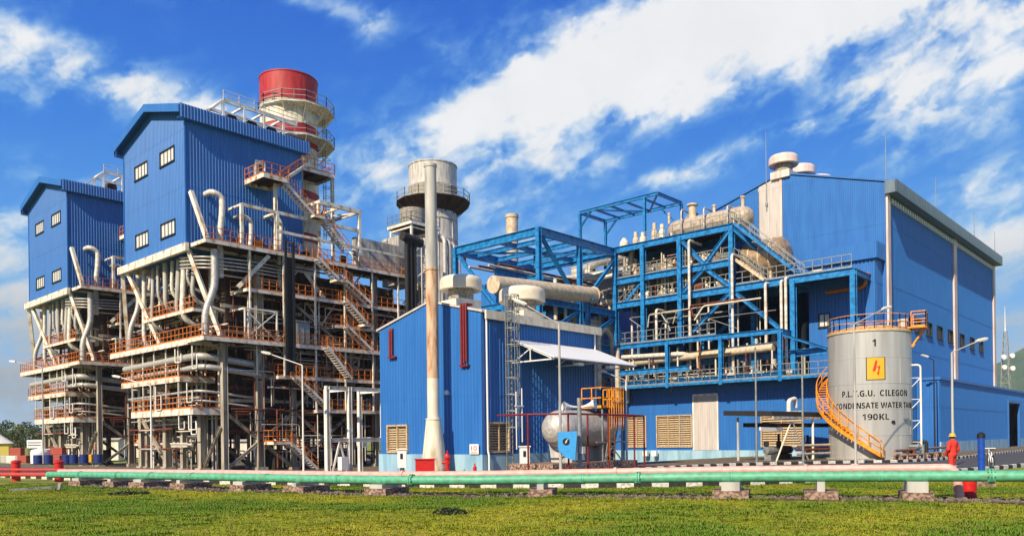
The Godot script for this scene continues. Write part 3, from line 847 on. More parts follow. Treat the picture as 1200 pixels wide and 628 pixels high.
	for q in drops:
		var g := G.new()
		g.pipe([V(34.5 + r.randf() * 0.5, 19.4, q[0]), V(34.6, q[2], q[0]), V(38.4, q[2] - 0.9, q[0] - 0.4)], q[1], 1.3, 12)
		part(t, "downcomer", g, [M.lagging, M.pipe_white, M.grey_paint][int(q[0]) % 3])
	for q in [[34.3, 85.0, 0.26, 11.3], [34.5, 69.0, 0.33, 11.4]]:
		var g := G.new()
		g.pipe([V(q[0] + 0.8, 19.4, q[1] - 0.3), V(q[0] + 0.8, 16.0, q[1] - 0.3), V(q[0], 13.6, q[1]), V(q[0], q[3], q[1])], q[2], 0.8, 12)
		part(t, "downcomer", g, M.lagging)
	# headers that run round under the main deck
	for q in [[34.2, 9.75, 0.32, 69.6], [34.4, 8.75, 0.26, 69.2], [34.5, 6.6, 0.12, 70.2], [34.5, 5.7, 0.09, 70.0]]:
		var g := G.new()
		g.pipe([V(q[0], q[1] - 0.2, 86.0), V(q[0], q[1], q[3]), V(q[0] + 5.5, q[1] - 0.6, q[3] - 0.4), V(q[0] + 8.5, q[1] - 0.6, 71.2)], q[2], 1.2, 12)
		part(t, "header_pipe", g, M.lagging)
	# bundle of curved hanger pipes at the near corner
	for k in 4:
		var g := G.new()
		g.pipe([V(33.9, 19.0 - k * 0.33, 72.5), V(34.3, 18.6 - k * 0.33, 68.6), V(38.5, 18.8 - k * 0.33, 68.5), V(43, 18.8 - k * 0.33, 68.7)], 0.085, 1.6)
		part(t, "hanger_pipe", g, M.lagging)
	# vent lines that swan up beside the house wall
	for q in [[36.1, 24.8, 0.27, 0.0], [39.0, 23.2, 0.2, 0.0], [42.2, 23.8, 0.2, 0.0]]:
		var g := G.new()
		g.pipe([V(q[0] - 0.7, q[1], 70.5), V(q[0] - 0.7, q[1] + 0.02, 69.2), V(q[0] + 0.25, q[1] - 0.3, 69.1), V(q[0] + 0.2, q[1] - 2.0, 69.1), V(q[0], q[1] - 3.4, 69.1), V(q[0], 17.0, 69.1)], q[2], 0.7, 12)
		part(t, "vent_line", g, M.pipe_white)
	# slender posts between the decks
	var lvl := [4.9, 8.1, 11.25, 16.1, 19.7]
	for i in 6:
		for k in 4:
			var u := 38.3 + i * 3.55
			if k == 0 and u < 45 or k == 1 and u < 41.5: continue
			var g := G.new(); g.bar(V(u, lvl[k], 67.8), V(u, lvl[k + 1], 67.8), 0.15); part(t, "post", g, M.beam)
	for i in 5:
		for k in 2:
			var g := G.new(); var v := 73.4 + i * 2.6; g.bar(V(34.0, lvl[k] + 0.05, v), V(34.0, lvl[k + 1] - 0.1, v), 0.11); part(t, "post", g, M.white)
	for i in 4:
		for k in 3:
			if (i + k) % 2: continue
			var g := G.new(); var u := 41.8 + i * 3.6; var a: float = lvl[k + 1]; var b: float = lvl[k + 2] if k + 2 < 5 else 19.7
			g.bar(V(u, a, 69.4), V(u + 3.5, b, 69.4), 0.13); g.bar(V(u + 3.5, a, 69.5), V(u, b, 69.5), 0.13); part(t, "cross_brace", g, M.beam)
	# lesser pipes and conduits, every one its own run
	for i in 90:
		var g := G.new()
		var u := r.randf_range(37.5, 56.5); var v := r.randf_range(68.0, 70.4)
		var lv := [-0.8, 4.9, 8.1, 11.25, 16.1]; var k := r.randi_range(0, 3)
		g.tube([V(u, lv[k] + r.randf() * 0.6, v), V(u, lv[k + 1] - r.randf() * 0.5, v)], r.randf_range(0.03, 0.09), 6)
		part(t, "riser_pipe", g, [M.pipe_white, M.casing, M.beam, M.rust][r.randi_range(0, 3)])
	for i in 90:
		var g := G.new()
		var u := r.randf_range(36.5, 48.0); var l := r.randf_range(4.0, 10.0); var v := r.randf_range(67.9, 70.6)
		var h := r.randf_range(0.6, 5.0) if i < 36 else r.randf_range(5.2, 19.0)
		g.pipe([V(u, h, v), V(minf(u + l, 57), h, v), V(minf(u + l, 57), h + r.randf_range(-1.6, 1.6), v)], r.randf_range(0.035, 0.1), 0.3, 6)
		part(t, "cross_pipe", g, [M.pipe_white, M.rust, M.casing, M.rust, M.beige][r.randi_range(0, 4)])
	for i in 64:
		var g := G.new()
		var v := r.randf_range(69.5, 84.0); var h := r.randf_range(0.4, 4.6) if i < 36 else r.randf_range(5.3, 18.5); var u := r.randf_range(35.0, 37.5)
		g.pipe([V(u, h, v), V(u, h, v + r.randf_range(3.0, 7.0)), V(u + r.randf_range(2, 4), h, v + 5.0)], r.randf_range(0.06, 0.14), 0.3, 6)
		part(t, "cross_pipe", g, [M.pipe_white, M.lagging, M.beam, M.rust][r.randi_range(0, 3)])
	for i in 40:   # front risers behind the decks
		var g := G.new(); var v := r.randf_range(71.0, 84.5); var u := r.randf_range(36.0, 37.3); var k := i % 3
		g.tube([V(u, [-0.9, 4.9, 11.3][k], v), V(u, [4.9, 11.2, 19.0][k], v)], r.randf_range(0.05, 0.13), 6); part(t, "riser_pipe", g, [M.beige, M.rust, M.beam, M.casing, M.lagging][r.randi_range(0, 4)])
	for k in 7:   # girders on the casing flank
		var g := G.new(); var h: float = [2.8, 5.8, 7.0, 9.6, 12.6, 14.8, 17.6][k]; g.ibar(V(37.0, h, 70.95), V(58.0, h, 70.95), 0.3, 0.2); part(t, "girder", g, M.beam if k % 2 else M.rust)
	for i in 7:   # hung square loops and drops below the front decks
		var g := G.new()
		var v := r.randf_range(70.0, 84.0); var h: float = [4.3, 7.3, 10.6][i % 3]; var w := r.randf_range(0.8, 1.6); var d := r.randf_range(1.2, 2.4)
		g.pipe([V(33.75, h, v), V(33.75, h - d, v), V(33.75, h - d, v - w), V(33.75, h - d * 0.4, v - w)], 0.06, 0.15, 6)
		part(t, "drain_loop", g, M.white)
	for i in 42:   # valves, junction boxes, small drums on the decks
		var g := G.new()
		var u := r.randf_range(38, 56.5); var h: float = [4.95, 8.1, 11.25, 13.6, 16.1, 19.95][i % 6]; var v := r.randf_range(68.6, 70.2)
		if i % 6 == 3: u = r.randf_range(48.5, 56.5)
		if i % 6 == 0: u = r.randf_range(46.0, 56.5)
		if i % 2 == 0: g.lathe(V(u, h, v), [Vector2(0.0, 0.0), Vector2(0.22, 0.0), Vector2(0.26, 0.5), Vector2(0.18, 0.9), Vector2(0.06, 0.95), Vector2(0.06, 1.3), Vector2(0.2, 1.3), Vector2(0.2, 1.36), Vector2(0.0, 1.36)], 8)
		else: g.box(V(u, h + 0.7, v), Vector3(0.6, 1.1, 0.35)); g.box(V(u, h + 0.1, v), Vector3(0.1, 0.2, 0.1))
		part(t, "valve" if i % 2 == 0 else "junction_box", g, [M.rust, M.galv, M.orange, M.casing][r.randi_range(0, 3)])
	# ground level machinery under the boiler
	for i in 18:
		var g := G.new()
		var u := r.randf_range(38, 56); var v := r.randf_range(70, 84)
		if i % 3 == 0: g.lathe(V(u, 0.2, v), [Vector2(0, -1.5), Vector2(0.6, -1.4), Vector2(0.7, 0), Vector2(0.6, 1.4), Vector2(0, 1.5)], 10, Vector3(1, 0, r.randf()))
		else: g.box(V(u, 0.0, v), Vector3(r.randf_range(0.6, 2), 2.0, r.randf_range(0.6, 1.5))); g.tube([V(u, 1, v), V(u, 2.6, v)], 0.15, 6)
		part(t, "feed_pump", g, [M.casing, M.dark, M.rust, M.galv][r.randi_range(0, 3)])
	return t

func build_boilers() -> void:
	var h := boiler_house()
	copy(h, V(0, 0, DV), "tall blue ribbed gabled boiler house farther from the pump house")
	var f := boiler_frame()
	copy(f, V(0, 0, DV), "rusty open steel boiler structure under the boiler house farther from the pump house")
	# silencer frames on the roofs
	var s := thing("roof_silencer", "white steel frame of vent silencers on the nearer boiler house roof", "silencer", V(42, 33.3, 74), "roof silencers")
	var g := G.new()
	for u in [38.4, 40.6, 42.8, 45.0]:
		for v in [72.6, 75.4]:
			g.bar(V(u, 32.6, v), V(u, 35.1, v), 0.22)
		g.bar(V(u, 35.1, 72.6), V(u, 35.1, 75.4), 0.18)
	for v in [72.6, 75.4]:
		g.bar(V(38.4, 35.1, v), V(46.6, 35.0, v), 0.2, 0.3); g.bar(V(38.4, 34.0, v), V(46.6, 34.0, v), 0.14)
	g.bar(V(38.4, 35.1, 72.6), V(37.3, 34.0, 72.6), 0.2); g.bar(V(38.4, 35.1, 75.4), V(37.3, 34.0, 75.4), 0.2)
	part(s, "frame", g, M.white)
	for u in [39.5, 41.7, 43.9]:
		var d := G.new()
		d.lathe(V(u, 33.6, 74.0), [Vector2(0, -1.2), Vector2(0.55, -1.15), Vector2(0.65, -1.0), Vector2(0.65, 1.0), Vector2(0.55, 1.15), Vector2(0, 1.2)], 14, Vector3(0, 0, 1))
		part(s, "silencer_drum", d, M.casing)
	var rl := G.new(); rl.rail([V(38.4, 35.2, 72.5), V(46.6, 35.1, 72.5)], false, 0.9); part(s, "railing", rl, M.cream)
	copy(s, V(0, 0, DV), "white steel frame of vent silencers on the farther boiler house roof")
	# red and white chimney
	var c := thing("boiler_chimney", "red and white banded chimney with two ringed platforms behind boiler house", "chimney", V(48.6, 19, 77.2))
	var r := 3.12
	var y := 43.0
	for b in [[41.5, 38.7, "stack_red"], [38.7, 36.2, "stack_white"], [36.2, 33.8, "stack_red"], [33.8, 29.0, "stack_white"], [29.0, 28.2, "stack_red"], [28.2, 24.4, "stack_white"], [24.4, 23.5, "stack_red"], [23.5, 15.0, "stack_white"]]:
		var bg := G.new()
		var k := 0.0 if b[2] == "stack_red" else 0.015
		bg.lathe(V(48.6, 0, 77.2), [Vector2(r - k, b[1]), Vector2(r - k, b[0])], 40)
		if b[0] == 41.5: bg.lathe(V(48.6, 0, 77.2), [Vector2(r, 41.5), Vector2(r + 0.06, 41.5), Vector2(r + 0.06, 41.62), Vector2(r - 0.1, 41.62), Vector2(r - 0.1, 38.0)], 40)
		var pb := part(c, "band", bg, M[b[2]])
		var rg := G.new(); rg.lathe(V(48.6, b[1], 77.2), [Vector2(r, -0.05), Vector2(r + 0.05, -0.05), Vector2(r + 0.05, 0.05), Vector2(r, 0.05)], 40); part(pb, "stiffener", rg, M[b[2]])
	ring_platform(c, V(49.3, 38.1, 76.8), 2.6, 4.15, M.stack_white, M.galv, 10)
	ring_platform(c, V(49.3, 34.6, 76.8), 2.6, 4.15, M.stack_white, M.galv, 10)
	var ld := G.new()
	for s2 in [-0.25, 0.25]: ld.bar(V(51.9, 24, 75.4 + s2), V(51.9, 38.4, 75.4 + s2), 0.06)
	for i in 47: ld.bar(V(51.9, 24.2 + i * 0.3, 75.15), V(51.9, 24.2 + i * 0.3, 75.65), 0.035)
	for i in 12: ld.lathe(V(52.2, 25 + i * 1.05, 75.4), [Vector2(0.42, 0), Vector2(0.46, 0), Vector2(0.46, 0.06), Vector2(0.42, 0.06)], 12)
	part(c, "caged_ladder", ld, M.galv)
	# grey by-pass chimney
	c = thing("bypass_chimney", "wide pale grey chimney with one dark ringed platform behind pump house", "chimney", V(69.7, -1, 77))
	var q := G.new(); q.lathe(V(69.7, 0, 77), [Vector2(3.12, 34.4), Vector2(3.12, 37.1), Vector2(3.2, 37.1), Vector2(3.2, 37.25), Vector2(3.0, 37.25), Vector2(3.0, 34)], 40); part(c, "crown_band", q, M.stack_grey)
	q = G.new(); q.lathe(V(69.7, 0, 77), [Vector2(3.25, 32.4), Vector2(3.25, 34.3), Vector2(3.12, 34.45)], 40); part(c, "collar", q, M.concrete)
	q = G.new(); q.lathe(V(69.7, 0, 77), [Vector2(3.05, -1), Vector2(3.05, 27.4), Vector2(3.12, 27.4), Vector2(3.12, 27.6), Vector2(3.05, 27.6), Vector2(3.05, 30.0), Vector2(3.14, 30.0), Vector2(3.14, 30.2), Vector2(3.05, 30.2), Vector2(3.05, 32.4)], 40); part(c, "shaft", q, M.stack_grey)
	for k in 9:
		var a := TAU * k / 9
		q = G.new(); q.bar(V(69.7 + cos(a) * 3.1, 14, 77 + sin(a) * 3.1), V(69.7 + cos(a) * 3.1, 32.8, 77 + sin(a) * 3.1), 0.1); part(c, "rib", q, M.stack_grey)
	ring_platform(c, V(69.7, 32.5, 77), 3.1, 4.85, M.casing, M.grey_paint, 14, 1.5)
	q = G.new(); q.pipe([V(66.0, 26.8, 73.5), V(69, 26.6, 73.2), V(72.5, 26.2, 74.2), V(73.4, 24.6, 75)], 0.22, 0.6); part(c, "ring_pipe", q, M.orange)
	# service tower between the boiler and the by-pass chimney
	var w := thing("service_tower", "white lattice service tower with a drum and vertical pipes beside the grey chimney", "tower", V(61, -1, 70))
	q = G.new()
	for u in [58.6, 62.4]:
		for v in [68.4, 72.0]: q.bar(V(u, -1, v), V(u, 26.2, v), 0.24)
	for k in 9:
		var hh := 1.0 + k * 3.1
		for v in [68.4, 72.0]:
			q.bar(V(58.6, hh, v), V(62.4, hh, v), 0.16)
			if hh < 25: q.bar(V(58.6, hh, v), V(62.4, hh + 3.1, v), 0.11)
		for u in [58.6, 62.4]:
			q.bar(V(u, hh, 68.4), V(u, hh, 72.0), 0.16)
	part(w, "lattice", q, M.white)
	deck(w, 58.3, 62.7, 68.1, 72.3, 26.35, "nl", 0.3, M.white, M.galv)
	q = G.new(); q.lathe(V(60.2, 26.4, 70), [Vector2(0, 0), Vector2(1.5, 0), Vector2(1.5, 1.9), Vector2(0, 2.1)], 20); part(w, "drum", q, M.concrete)
	for k in 4:
		q = G.new(); q.pipe([V(62.9 + k * 0.75, 0, 67.6), V(62.9 + k * 0.75, 25.2 - k * 0.3, 67.6), V(63.6 + k * 0.75, 26.0 - k * 0.3, 70)], 0.26 - 0.02 * (k % 2), 0.7, 10); part(w, "standpipe", q, M.lagging)
	# dark caged riser
	var dr := thing("riser_tower", "dark caged riser with a ladder between boiler decks and service tower", "tower", V(57.2, -1, 67))
	q = G.new()
	for k in 3: q.tube([V(56.5 + k * 0.55, -1, 66.8), V(56.5 + k * 0.55, 23.8, 66.8)], 0.24, 8)
	q.tube([V(55.9, 24.0, 66.8), V(58.6, 23.6, 66.8)], 0.5, 10)
	part(dr, "riser", q, M.dark)
	q = G.new()
	for s3 in [-0.3, 0.3]: q.bar(V(58.5 + s3, 2, 66.3), V(58.5 + s3, 23, 66.3), 0.09)
	for i in 68: q.bar(V(58.2, 2.2 + i * 0.3, 66.3), V(58.8, 2.2 + i * 0.3, 66.3), 0.06)
	part(dr, "ladder", q, M.cream)
	# small stub chimney far behind
	q = G.new(); q.lathe(V(66.2, 0, 60), [Vector2(0.68, 16), Vector2(0.68, 26.6), Vector2(0.76, 26.6), Vector2(0.76, 26.95), Vector2(0.6, 26.95), Vector2(0.6, 26)], 20)
	q.lathe(V(66.2, 0, 60), [Vector2(0.8, -1), Vector2(0.8, 16.0), Vector2(0.68, 16.2)], 16)
	solo("vent_stub", q, M.beige, "slim beige vent stack rising behind the blue open roof frame", "chimney", V(66.2, -1, 60))

# ---- pump house and what stands round it ---------------------------------------------------
func ventilator(label: String, at: Vector3, r: float, hgt: float, m: Material) -> void:
	# mushroom cowl: square base, neck, wide drum cap
	var t := thing("roof_ventilator", label, "ventilator", at, "mushroom roof ventilators")
	var g := G.new(); g.box(at + Vector3(0, hgt * 0.09, 0), Vector3(r * 1.35, hgt * 0.3, r * 1.35)); part(t, "base", g, m)
	g = G.new(); g.lathe(at, [Vector2(r * 0.6, hgt * 0.2), Vector2(r * 0.6, hgt * 0.62)], 24); part(t, "neck", g, M.concrete)
	g = G.new(); g.lathe(at, [Vector2(0.0, hgt * 0.62), Vector2(r * 0.62, hgt * 0.6), Vector2(r * 0.96, hgt * 0.54), Vector2(r, hgt * 0.57), Vector2(r, hgt * 0.8), Vector2(r * 0.985, hgt * 0.86), Vector2(r * 0.94, hgt * 0.91), Vector2(r * 0.86, hgt * 0.95), Vector2(r * 0.72, hgt * 0.98), Vector2(r * 0.4, hgt * 1.005), Vector2(0, hgt * 1.01)], 36)
	part(t, "cap", g, m)

func build_pump_house() -> void:
	var u0 := 31.0; var u1 := 41.6; var v0 := 30.5; var v1 := 39.35; var b := -1.0; var he := 8.7; var hr := 9.75; var vm := 34.6
	var t := thing("pump_house", "low blue ribbed pump house with shallow gable and white canopy", "building", V(36, -0.5, 35))
	var gable := func(s: float) -> float:
		var v := v1 - s
		return (lerpf(he, hr, (v - v0) / (vm - v0)) if v < vm else lerpf(hr, 8.55, (v - vm) / (v1 - vm))) - b
	var flat := func(_s: float) -> float: return he - b
	var low := func(_s: float) -> float: return 8.55 - b
	var g := G.new()
	var y0 := 1.9
	g.corr(V(u0, b, v1), V(u0, b, v0), gable, [[v1 - 38.55, v1 - 36.75, 1.1 - b, 2.65 - b]], 0.26, 0.05)
	g.corr(V(u0, b, v0), V(u1, b, v0), flat, [[0.45, 2.05, 1.1 - b, 2.65 - b]], 0.26, 0.05)
	g.corr(V(u1, b, v0), V(u1, b, v1), flat, [], 0.4)
	g.corr(V(u1, b, v1), V(u0, b, v1), low, [], 0.4)
	part(t, "wall", g, M.blue)
	g = G.new()
	g.span(V(u0 - 0.11, b, v0 - 0.1), V(u0 + 0.02, 0.95, v1 + 0.1)); g.span(V(u0 + 0.021, b, v0 - 0.11), V(u1 + 0.1, 0.93, v0 + 0.02))
	part(t, "plinth", g, M.blue_pale)
	g = G.new(); g.prism([V(u0 - 0.1, he + 0.02, v0 - 0.2), V(u0 - 0.1, hr + 0.03, vm), V(u0 - 0.1, hr + 0.15, vm), V(u0 - 0.1, he + 0.14, v0 - 0.2)], Vector3(u1 - u0 + 0.2, 0, 0)); part(t, "roof", g, M.panel_grey)
	g = G.new(); g.prism([V(u0 - 0.1, hr + 0.03, vm), V(u0 - 0.1, 8.58, v1 + 0.2), V(u0 - 0.1, 8.7, v1 + 0.2), V(u0 - 0.1, hr + 0.15, vm)], Vector3(u1 - u0 + 0.2, 0, 0)); part(t, "roof", g, M.panel_grey)
	g = G.new(); g.span(V(u0 + 0.1, he - 0.32, v0 - 0.34), V(u1 + 0.15, he + 0.16, v0 - 0.21)); part(t, "gutter", g, M.cream)
	g = G.new(); g.span(V(u0 - 0.09, 0.96, v0 - 0.09), V(u0 + 0.1, he, v0 + 0.05)); part(t, "corner_flashing", g, M.blue)
	louvre(t, V(u0, 1.875, 37.65), Vector3(-1, 0, 0), 1.8, 1.55, 2, 11)
	louvre(t, V(u0 + 1.25, 1.875, v0), Vector3(0, 0, 1), 1.6, 1.55, 2, 11)
	for u in [u0 + 0.28, u1 - 0.35]:
		g = G.new(); g.pipe([V(u, he - 0.3, v0 - 0.16), V(u, 1.1, v0 - 0.16), V(u, 0.9, v0 - 0.24), V(u, -0.1, v0 - 0.24)], 0.055, 0.1); part(t, "downpipe", g, M.white_clean)
	# canopy over the fuel tank
	g = G.new()
	g.prism([V(33.4, 7.42, 30.46), V(33.4, 6.16, 27.3), V(33.4, 6.22, 27.3), V(33.4, 7.48, 30.46)], Vector3(8.0, 0, 0))
	var cn := part(t, "canopy", g, M.white_clean)
	for u in [33.5, 37.4, 41.3]:
		var k := G.new()
		k.bar(V(u, 6.12, 30.45), V(u, 6.12, 27.4), 0.07); k.bar(V(u, 7.36, 30.4), V(u, 6.12, 27.4), 0.07); k.bar(V(u, 6.12, 30.4), V(u, 6.82, 29.1), 0.05); k.bar(V(u, 6.12, 29.1), V(u, 6.82, 29.1), 0.05)
		part(cn, "truss", k, M.white_clean)
	for v in [27.5, 28.9, 30.2]:
		var k := G.new(); var hh := lerpf(6.12, 7.34, (v - 27.4) / 3.0); k.bar(V(33.4, hh, v), V(41.4, hh, v), 0.06, 0.09); part(cn, "purlin", k, M.galv)
	for u in [36.0, 39.0]:
		var k := G.new(); k.box(V(u, 5.98, 27.6), Vector3(0.5, 0.16, 0.3)); part(cn, "floodlight", k, M.white_clean)
	# caged ladder up to the roof
	var ld := thing("caged_ladder", "grey caged roof ladder on the pump house wall", "ladder", V(32.85, 0, 30.1))
	g = G.new()
	for s in [-0.24, 0.24]: g.bar(V(32.85 + s, 0.0, 30.15), V(32.85 + s, 9.9, 30.15), 0.05)
	for i in 32: g.bar(V(32.61, 0.35 + i * 0.3, 30.15), V(33.09, 0.35 + i * 0.3, 30.15), 0.03)
	part(ld, "rungs", g, M.galv)
	g = G.new()
	for i in 9: g.lathe(V(32.85, 2.4 + i * 0.92, 29.85), [Vector2(0.37, 0), Vector2(0.4, 0), Vector2(0.4, 0.06), Vector2(0.37, 0.06)], 14)
	for k in 6:
		var a := TAU * k / 6.0
		g.bar(V(32.85 + cos(a) * 0.39, 2.4, 29.85 + sin(a) * 0.39), V(32.85 + cos(a) * 0.39, 9.8, 29.85 + sin(a) * 0.39), 0.035)
	part(ld, "cage", g, M.galv)
	g = G.new(); g.bar(V(32.5, 3.6, 29.4), V(33.2, 3.6, 29.4), 0.06); g.bar(V(32.62, 1.2, 29.42), V(32.62, 4.4, 29.42), 0.05); g.bar(V(33.1, 1.6, 29.42), V(33.1, 4.6, 29.42), 0.05); part(ld, "gate", g, M.white_clean)
	# red fire mains on the gable wall
	for q in [[31.66, 9.25, 5.9, 3], [37.95, 8.5, 6.85, 2]]:
		var k := G.new()
		for i in q[3]: k.pipe([V(31.3, q[1] + 0.05, q[0] - i * 0.19 + 0.2), V(30.82, q[1] + 0.05, q[0] - i * 0.19 + 0.2), V(30.82, q[2] + 0.1 * i, q[0] - i * 0.19 + 0.2)], 0.07, 0.12)
		k.box(V(30.85, q[2] - 0.02, q[0]), Vector3(0.2, 0.1, 0.7))
		solo("fire_main", k, M.red_pipe, "three dark red pipes hung by the pump house corner" if q[3] == 3 else "pair of short dark red pipes hung by the pump house far corner", "pipe", V(30.85, q[2], q[0]))
	# bulkhead lamp
	var bl := thing("wall_lamp", "small white lamp on the pump house gable wall", "lamp", V(30.85, 4.4, 33.0))
	g = G.new(); g.box(V(30.85, 4.4, 33.0), Vector3(0.16, 0.2, 0.2)); part(bl, "bracket", g, M.galv)
	g = G.new(); g.lathe(V(30.7, 4.45, 33.0), [Vector2(0, -0.14), Vector2(0.12, -0.1), Vector2(0.14, 0), Vector2(0.1, 0.12), Vector2(0, 0.14)], 12); part(bl, "globe", g, M.white_clean)
	ventilator("cream mushroom ventilator on pump house roof near the slim rusty stack", V(33.1, 9.6, 34.2), 1.26, 1.95, M.cream)
	ventilator("cream mushroom ventilator on pump house roof above the ladder", V(38.4, 9.35, 34.0), 1.5, 2.2, M.cream)
	# slim stack in front of the gable
	var st := thing("slim_stack", "slim rusty pale exhaust stack standing before the pump house gable", "chimney", V(29.7, 0, 33.0))
	var x := 29.7; var z := 33.0
	g = G.new(); g.lathe(V(x, 0, z), [Vector2(0.72, -0.4), Vector2(0.72, 0.2), Vector2(0.42, 2.9)], 24); part(st, "cone_base", g, M.stack_white)
	g = G.new(); g.lathe(V(x, 0, z), [Vector2(0.42, 2.9), Vector2(0.45, 2.9), Vector2(0.45, 2.98), Vector2(0.34, 2.98), Vector2(0.34, 5.2)], 24); part(st, "shaft", g, M.cream)
	g = G.new(); g.lathe(V(x, 0, z), [Vector2(0.335, 5.2), Vector2(0.335, 11.2), Vector2(0.37, 11.2), Vector2(0.37, 11.32), Vector2(0.33, 11.32)], 24); part(st, "shaft", g, M.stack_rusty, "rust stained middle length")
	g = G.new(); g.lathe(V(x, 0, z), [Vector2(0.33, 11.32), Vector2(0.325, 16.9), Vector2(0.36, 16.95), Vector2(0.36, 17.1), Vector2(0.3, 17.1), Vector2(0.3, 16)], 24); part(st, "shaft", g, M.grey_paint)
	# horizontal fuel tank with platform and pipe rails
	var ft := thing("fuel_tank", "horizontal silver tank on saddles under the white canopy", "tank", V(34.1, 0, 26.6))
	g = G.new(); g.lathe(V(34.7, 2.3, 26.6), [Vector2(0, -2.7), Vector2(0.25, -2.67), Vector2(0.5, -2.58), Vector2(0.72, -2.42), Vector2(0.88, -2.2), Vector2(0.97, -1.95), Vector2(1.0, -1.75), Vector2(1.0, 1.75), Vector2(0.97, 1.95), Vector2(0.88, 2.2), Vector2(0.72, 2.42), Vector2(0.5, 2.58), Vector2(0.25, 2.67), Vector2(0, 2.7)], 32, Vector3(1, 0, 0)); part(ft, "shell", g, M.lagging)
	for u in [33.2, 36.2]:
		g = G.new(); g.prism([V(u - 0.15, 0.5, 25.9), V(u - 0.15, 0.5, 27.3), V(u - 0.15, 1.65, 27.5), V(u - 0.15, 1.2, 26.6), V(u - 0.15, 1.65, 25.7)], Vector3(0.3, 0, 0)); part(ft, "saddle", g, M.grey_paint)
	g = G.new(); g.span(V(30.6, -0.3, 25.2), V(38.2, 0.5, 28.2)); part(ft, "plinth", g, M.concrete_stained)
	var pf := thing("tank_platform", "orange caged access platform over the horizontal silver tank", "platform", V(36, 0.5, 25.3))
	g = G.new(); g.span(V(34.9, 3.35, 25.2), V(36.9, 3.41, 26.6)); part(pf, "deck", g, M.grating)
	g = G.new(); g.rail([V(34.9, 3.4, 25.25), V(36.9, 3.4, 25.25), V(36.9, 3.4, 26.6)], false, 1.1, 0.5, 0.05); g.rail([V(34.9, 3.4, 25.25), V(34.9, 3.4, 26.6)], false, 1.1, 0.7, 0.05); part(pf, "railing", g, M.orange_bright)
	g = G.new()
	for s in [-0.22, 0.22]: g.bar(V(35.6 + s, 0.5, 25.1), V(35.6 + s, 4.4, 25.1), 0.05)
	for i in 12: g.bar(V(35.38, 0.7 + i * 0.3, 25.1), V(35.82, 0.7 + i * 0.3, 25.1), 0.035)
	for i in 6: g.bar(V(35.1 + i * 0.22, 2.2, 24.75), V(35.1 + i * 0.22, 4.5, 24.75), 0.035)
	for i in 4: g.bar(V(35.1, 2.2 + i * 0.75, 24.75), V(36.2, 2.2 + i * 0.75, 24.75), 0.035)
	part(pf, "ladder", g, M.orange_bright)
	g = G.new()
	for u in [35.0, 36.8]: g.bar(V(u, 0.5, 25.3), V(u, 3.35, 25.3), 0.07)
	g.bar(V(35.0, 0.5, 25.3), V(36.8, 2.0, 25.3), 0.05); g.bar(V(36.8, 0.5, 25.3), V(35.0, 2.0, 25.3), 0.05); g.bar(V(34.4, 1.55, 25.28), V(37.2, 1.55, 25.28), 0.07); part(pf, "trestle", g, M.galv)
	var rf := thing("pipe_barrier", "dark red pipe barrier standing round the horizontal tank", "barrier", V(34, 0, 25))
	for q in [[29.9, 26.2], [31.0, 24.5], [32.6, 24.5], [34.4, 24.5], [37.0, 24.6], [38.6, 25.0], [38.6, 28.4]]:
		g = G.new(); g.tube([V(q[0], -0.1, q[1]), V(q[0], 3.0, q[1])], 0.05, 8); part(rf, "post", g, M.red_pipe)
	g = G.new(); g.pipe([V(29.9, 3.0, 28.3), V(29.9, 3.0, 26.2), V(31.0, 3.0, 24.5), V(37.0, 3.0, 24.6), V(38.6, 3.0, 25.0), V(38.6, 3.0, 28.4)], 0.05, 0.1); part(rf, "top_rail", g, M.red_pipe)
	# cabinets, hydrant, signs before the building
	var rb := thing("fire_hose_cabinet", "bright red fire hose cabinet standing before the slim rusty stack", "cabinet", V(27.8, 0, 31.6))
	g = G.new(); g.box(V(27.8, 0.28, 31.6), Vector3(1.0, 0.95, 0.6), Basis(Vector3.UP, -0.75)); part(rb, "box", g, M.red)
	g = G.new(); g.box(V(27.8, 0.78, 31.6), Vector3(1.1, 0.05, 0.7), Basis(Vector3.UP, -0.75)); part(rb, "lid", g, M.red)
	g = G.new(); g.box(V(27.8, -0.28, 31.6), Vector3(0.8, 0.2, 0.5), Basis(Vector3.UP, -0.75)); part(rb, "foot", g, M.dark)
	var hy := thing("fire_hydrant", "red pillar hydrant at the foot of the slim rusty stack", "hydrant", V(29.4, 0, 31.6))
	g = G.new(); g.lathe(V(29.4, 0, 31.6), [Vector2(0.2, -0.3), Vector2(0.2, 0.05), Vector2(0.13, 0.08), Vector2(0.13, 0.75), Vector2(0.19, 0.77), Vector2(0.19, 0.85), Vector2(0.15, 0.9), Vector2(0.12, 1.0), Vector2(0, 1.06)], 14); part(hy, "barrel", g, M.red)
	for a in [0.3, 2.2, 4.1]:
		g = G.new(); g.tube([V(29.4, 0.55, 31.6), V(29.4 + cos(a) * 0.3, 0.55, 31.6 + sin(a) * 0.3)], 0.07, 8); part(hy, "outlet", g, M.red)
	g = G.new(); g.tube([V(29.4, 1.0, 31.6), V(29.4, 1.2, 31.6)], 0.04, 6); part(hy, "spindle", g, M.red)
	g = G.new(); g.lathe(V(29.9, 0, 30.0), [Vector2(0.1, -0.2), Vector2(0.1, 0.3), Vector2(0.04, 0.4), Vector2(0.04, 0.5), Vector2(0, 0.52)], 10); solo("fire_bottle", g, M.red, "small red extinguisher below the warning notice", "extinguisher", V(29.9, 0, 30.0))
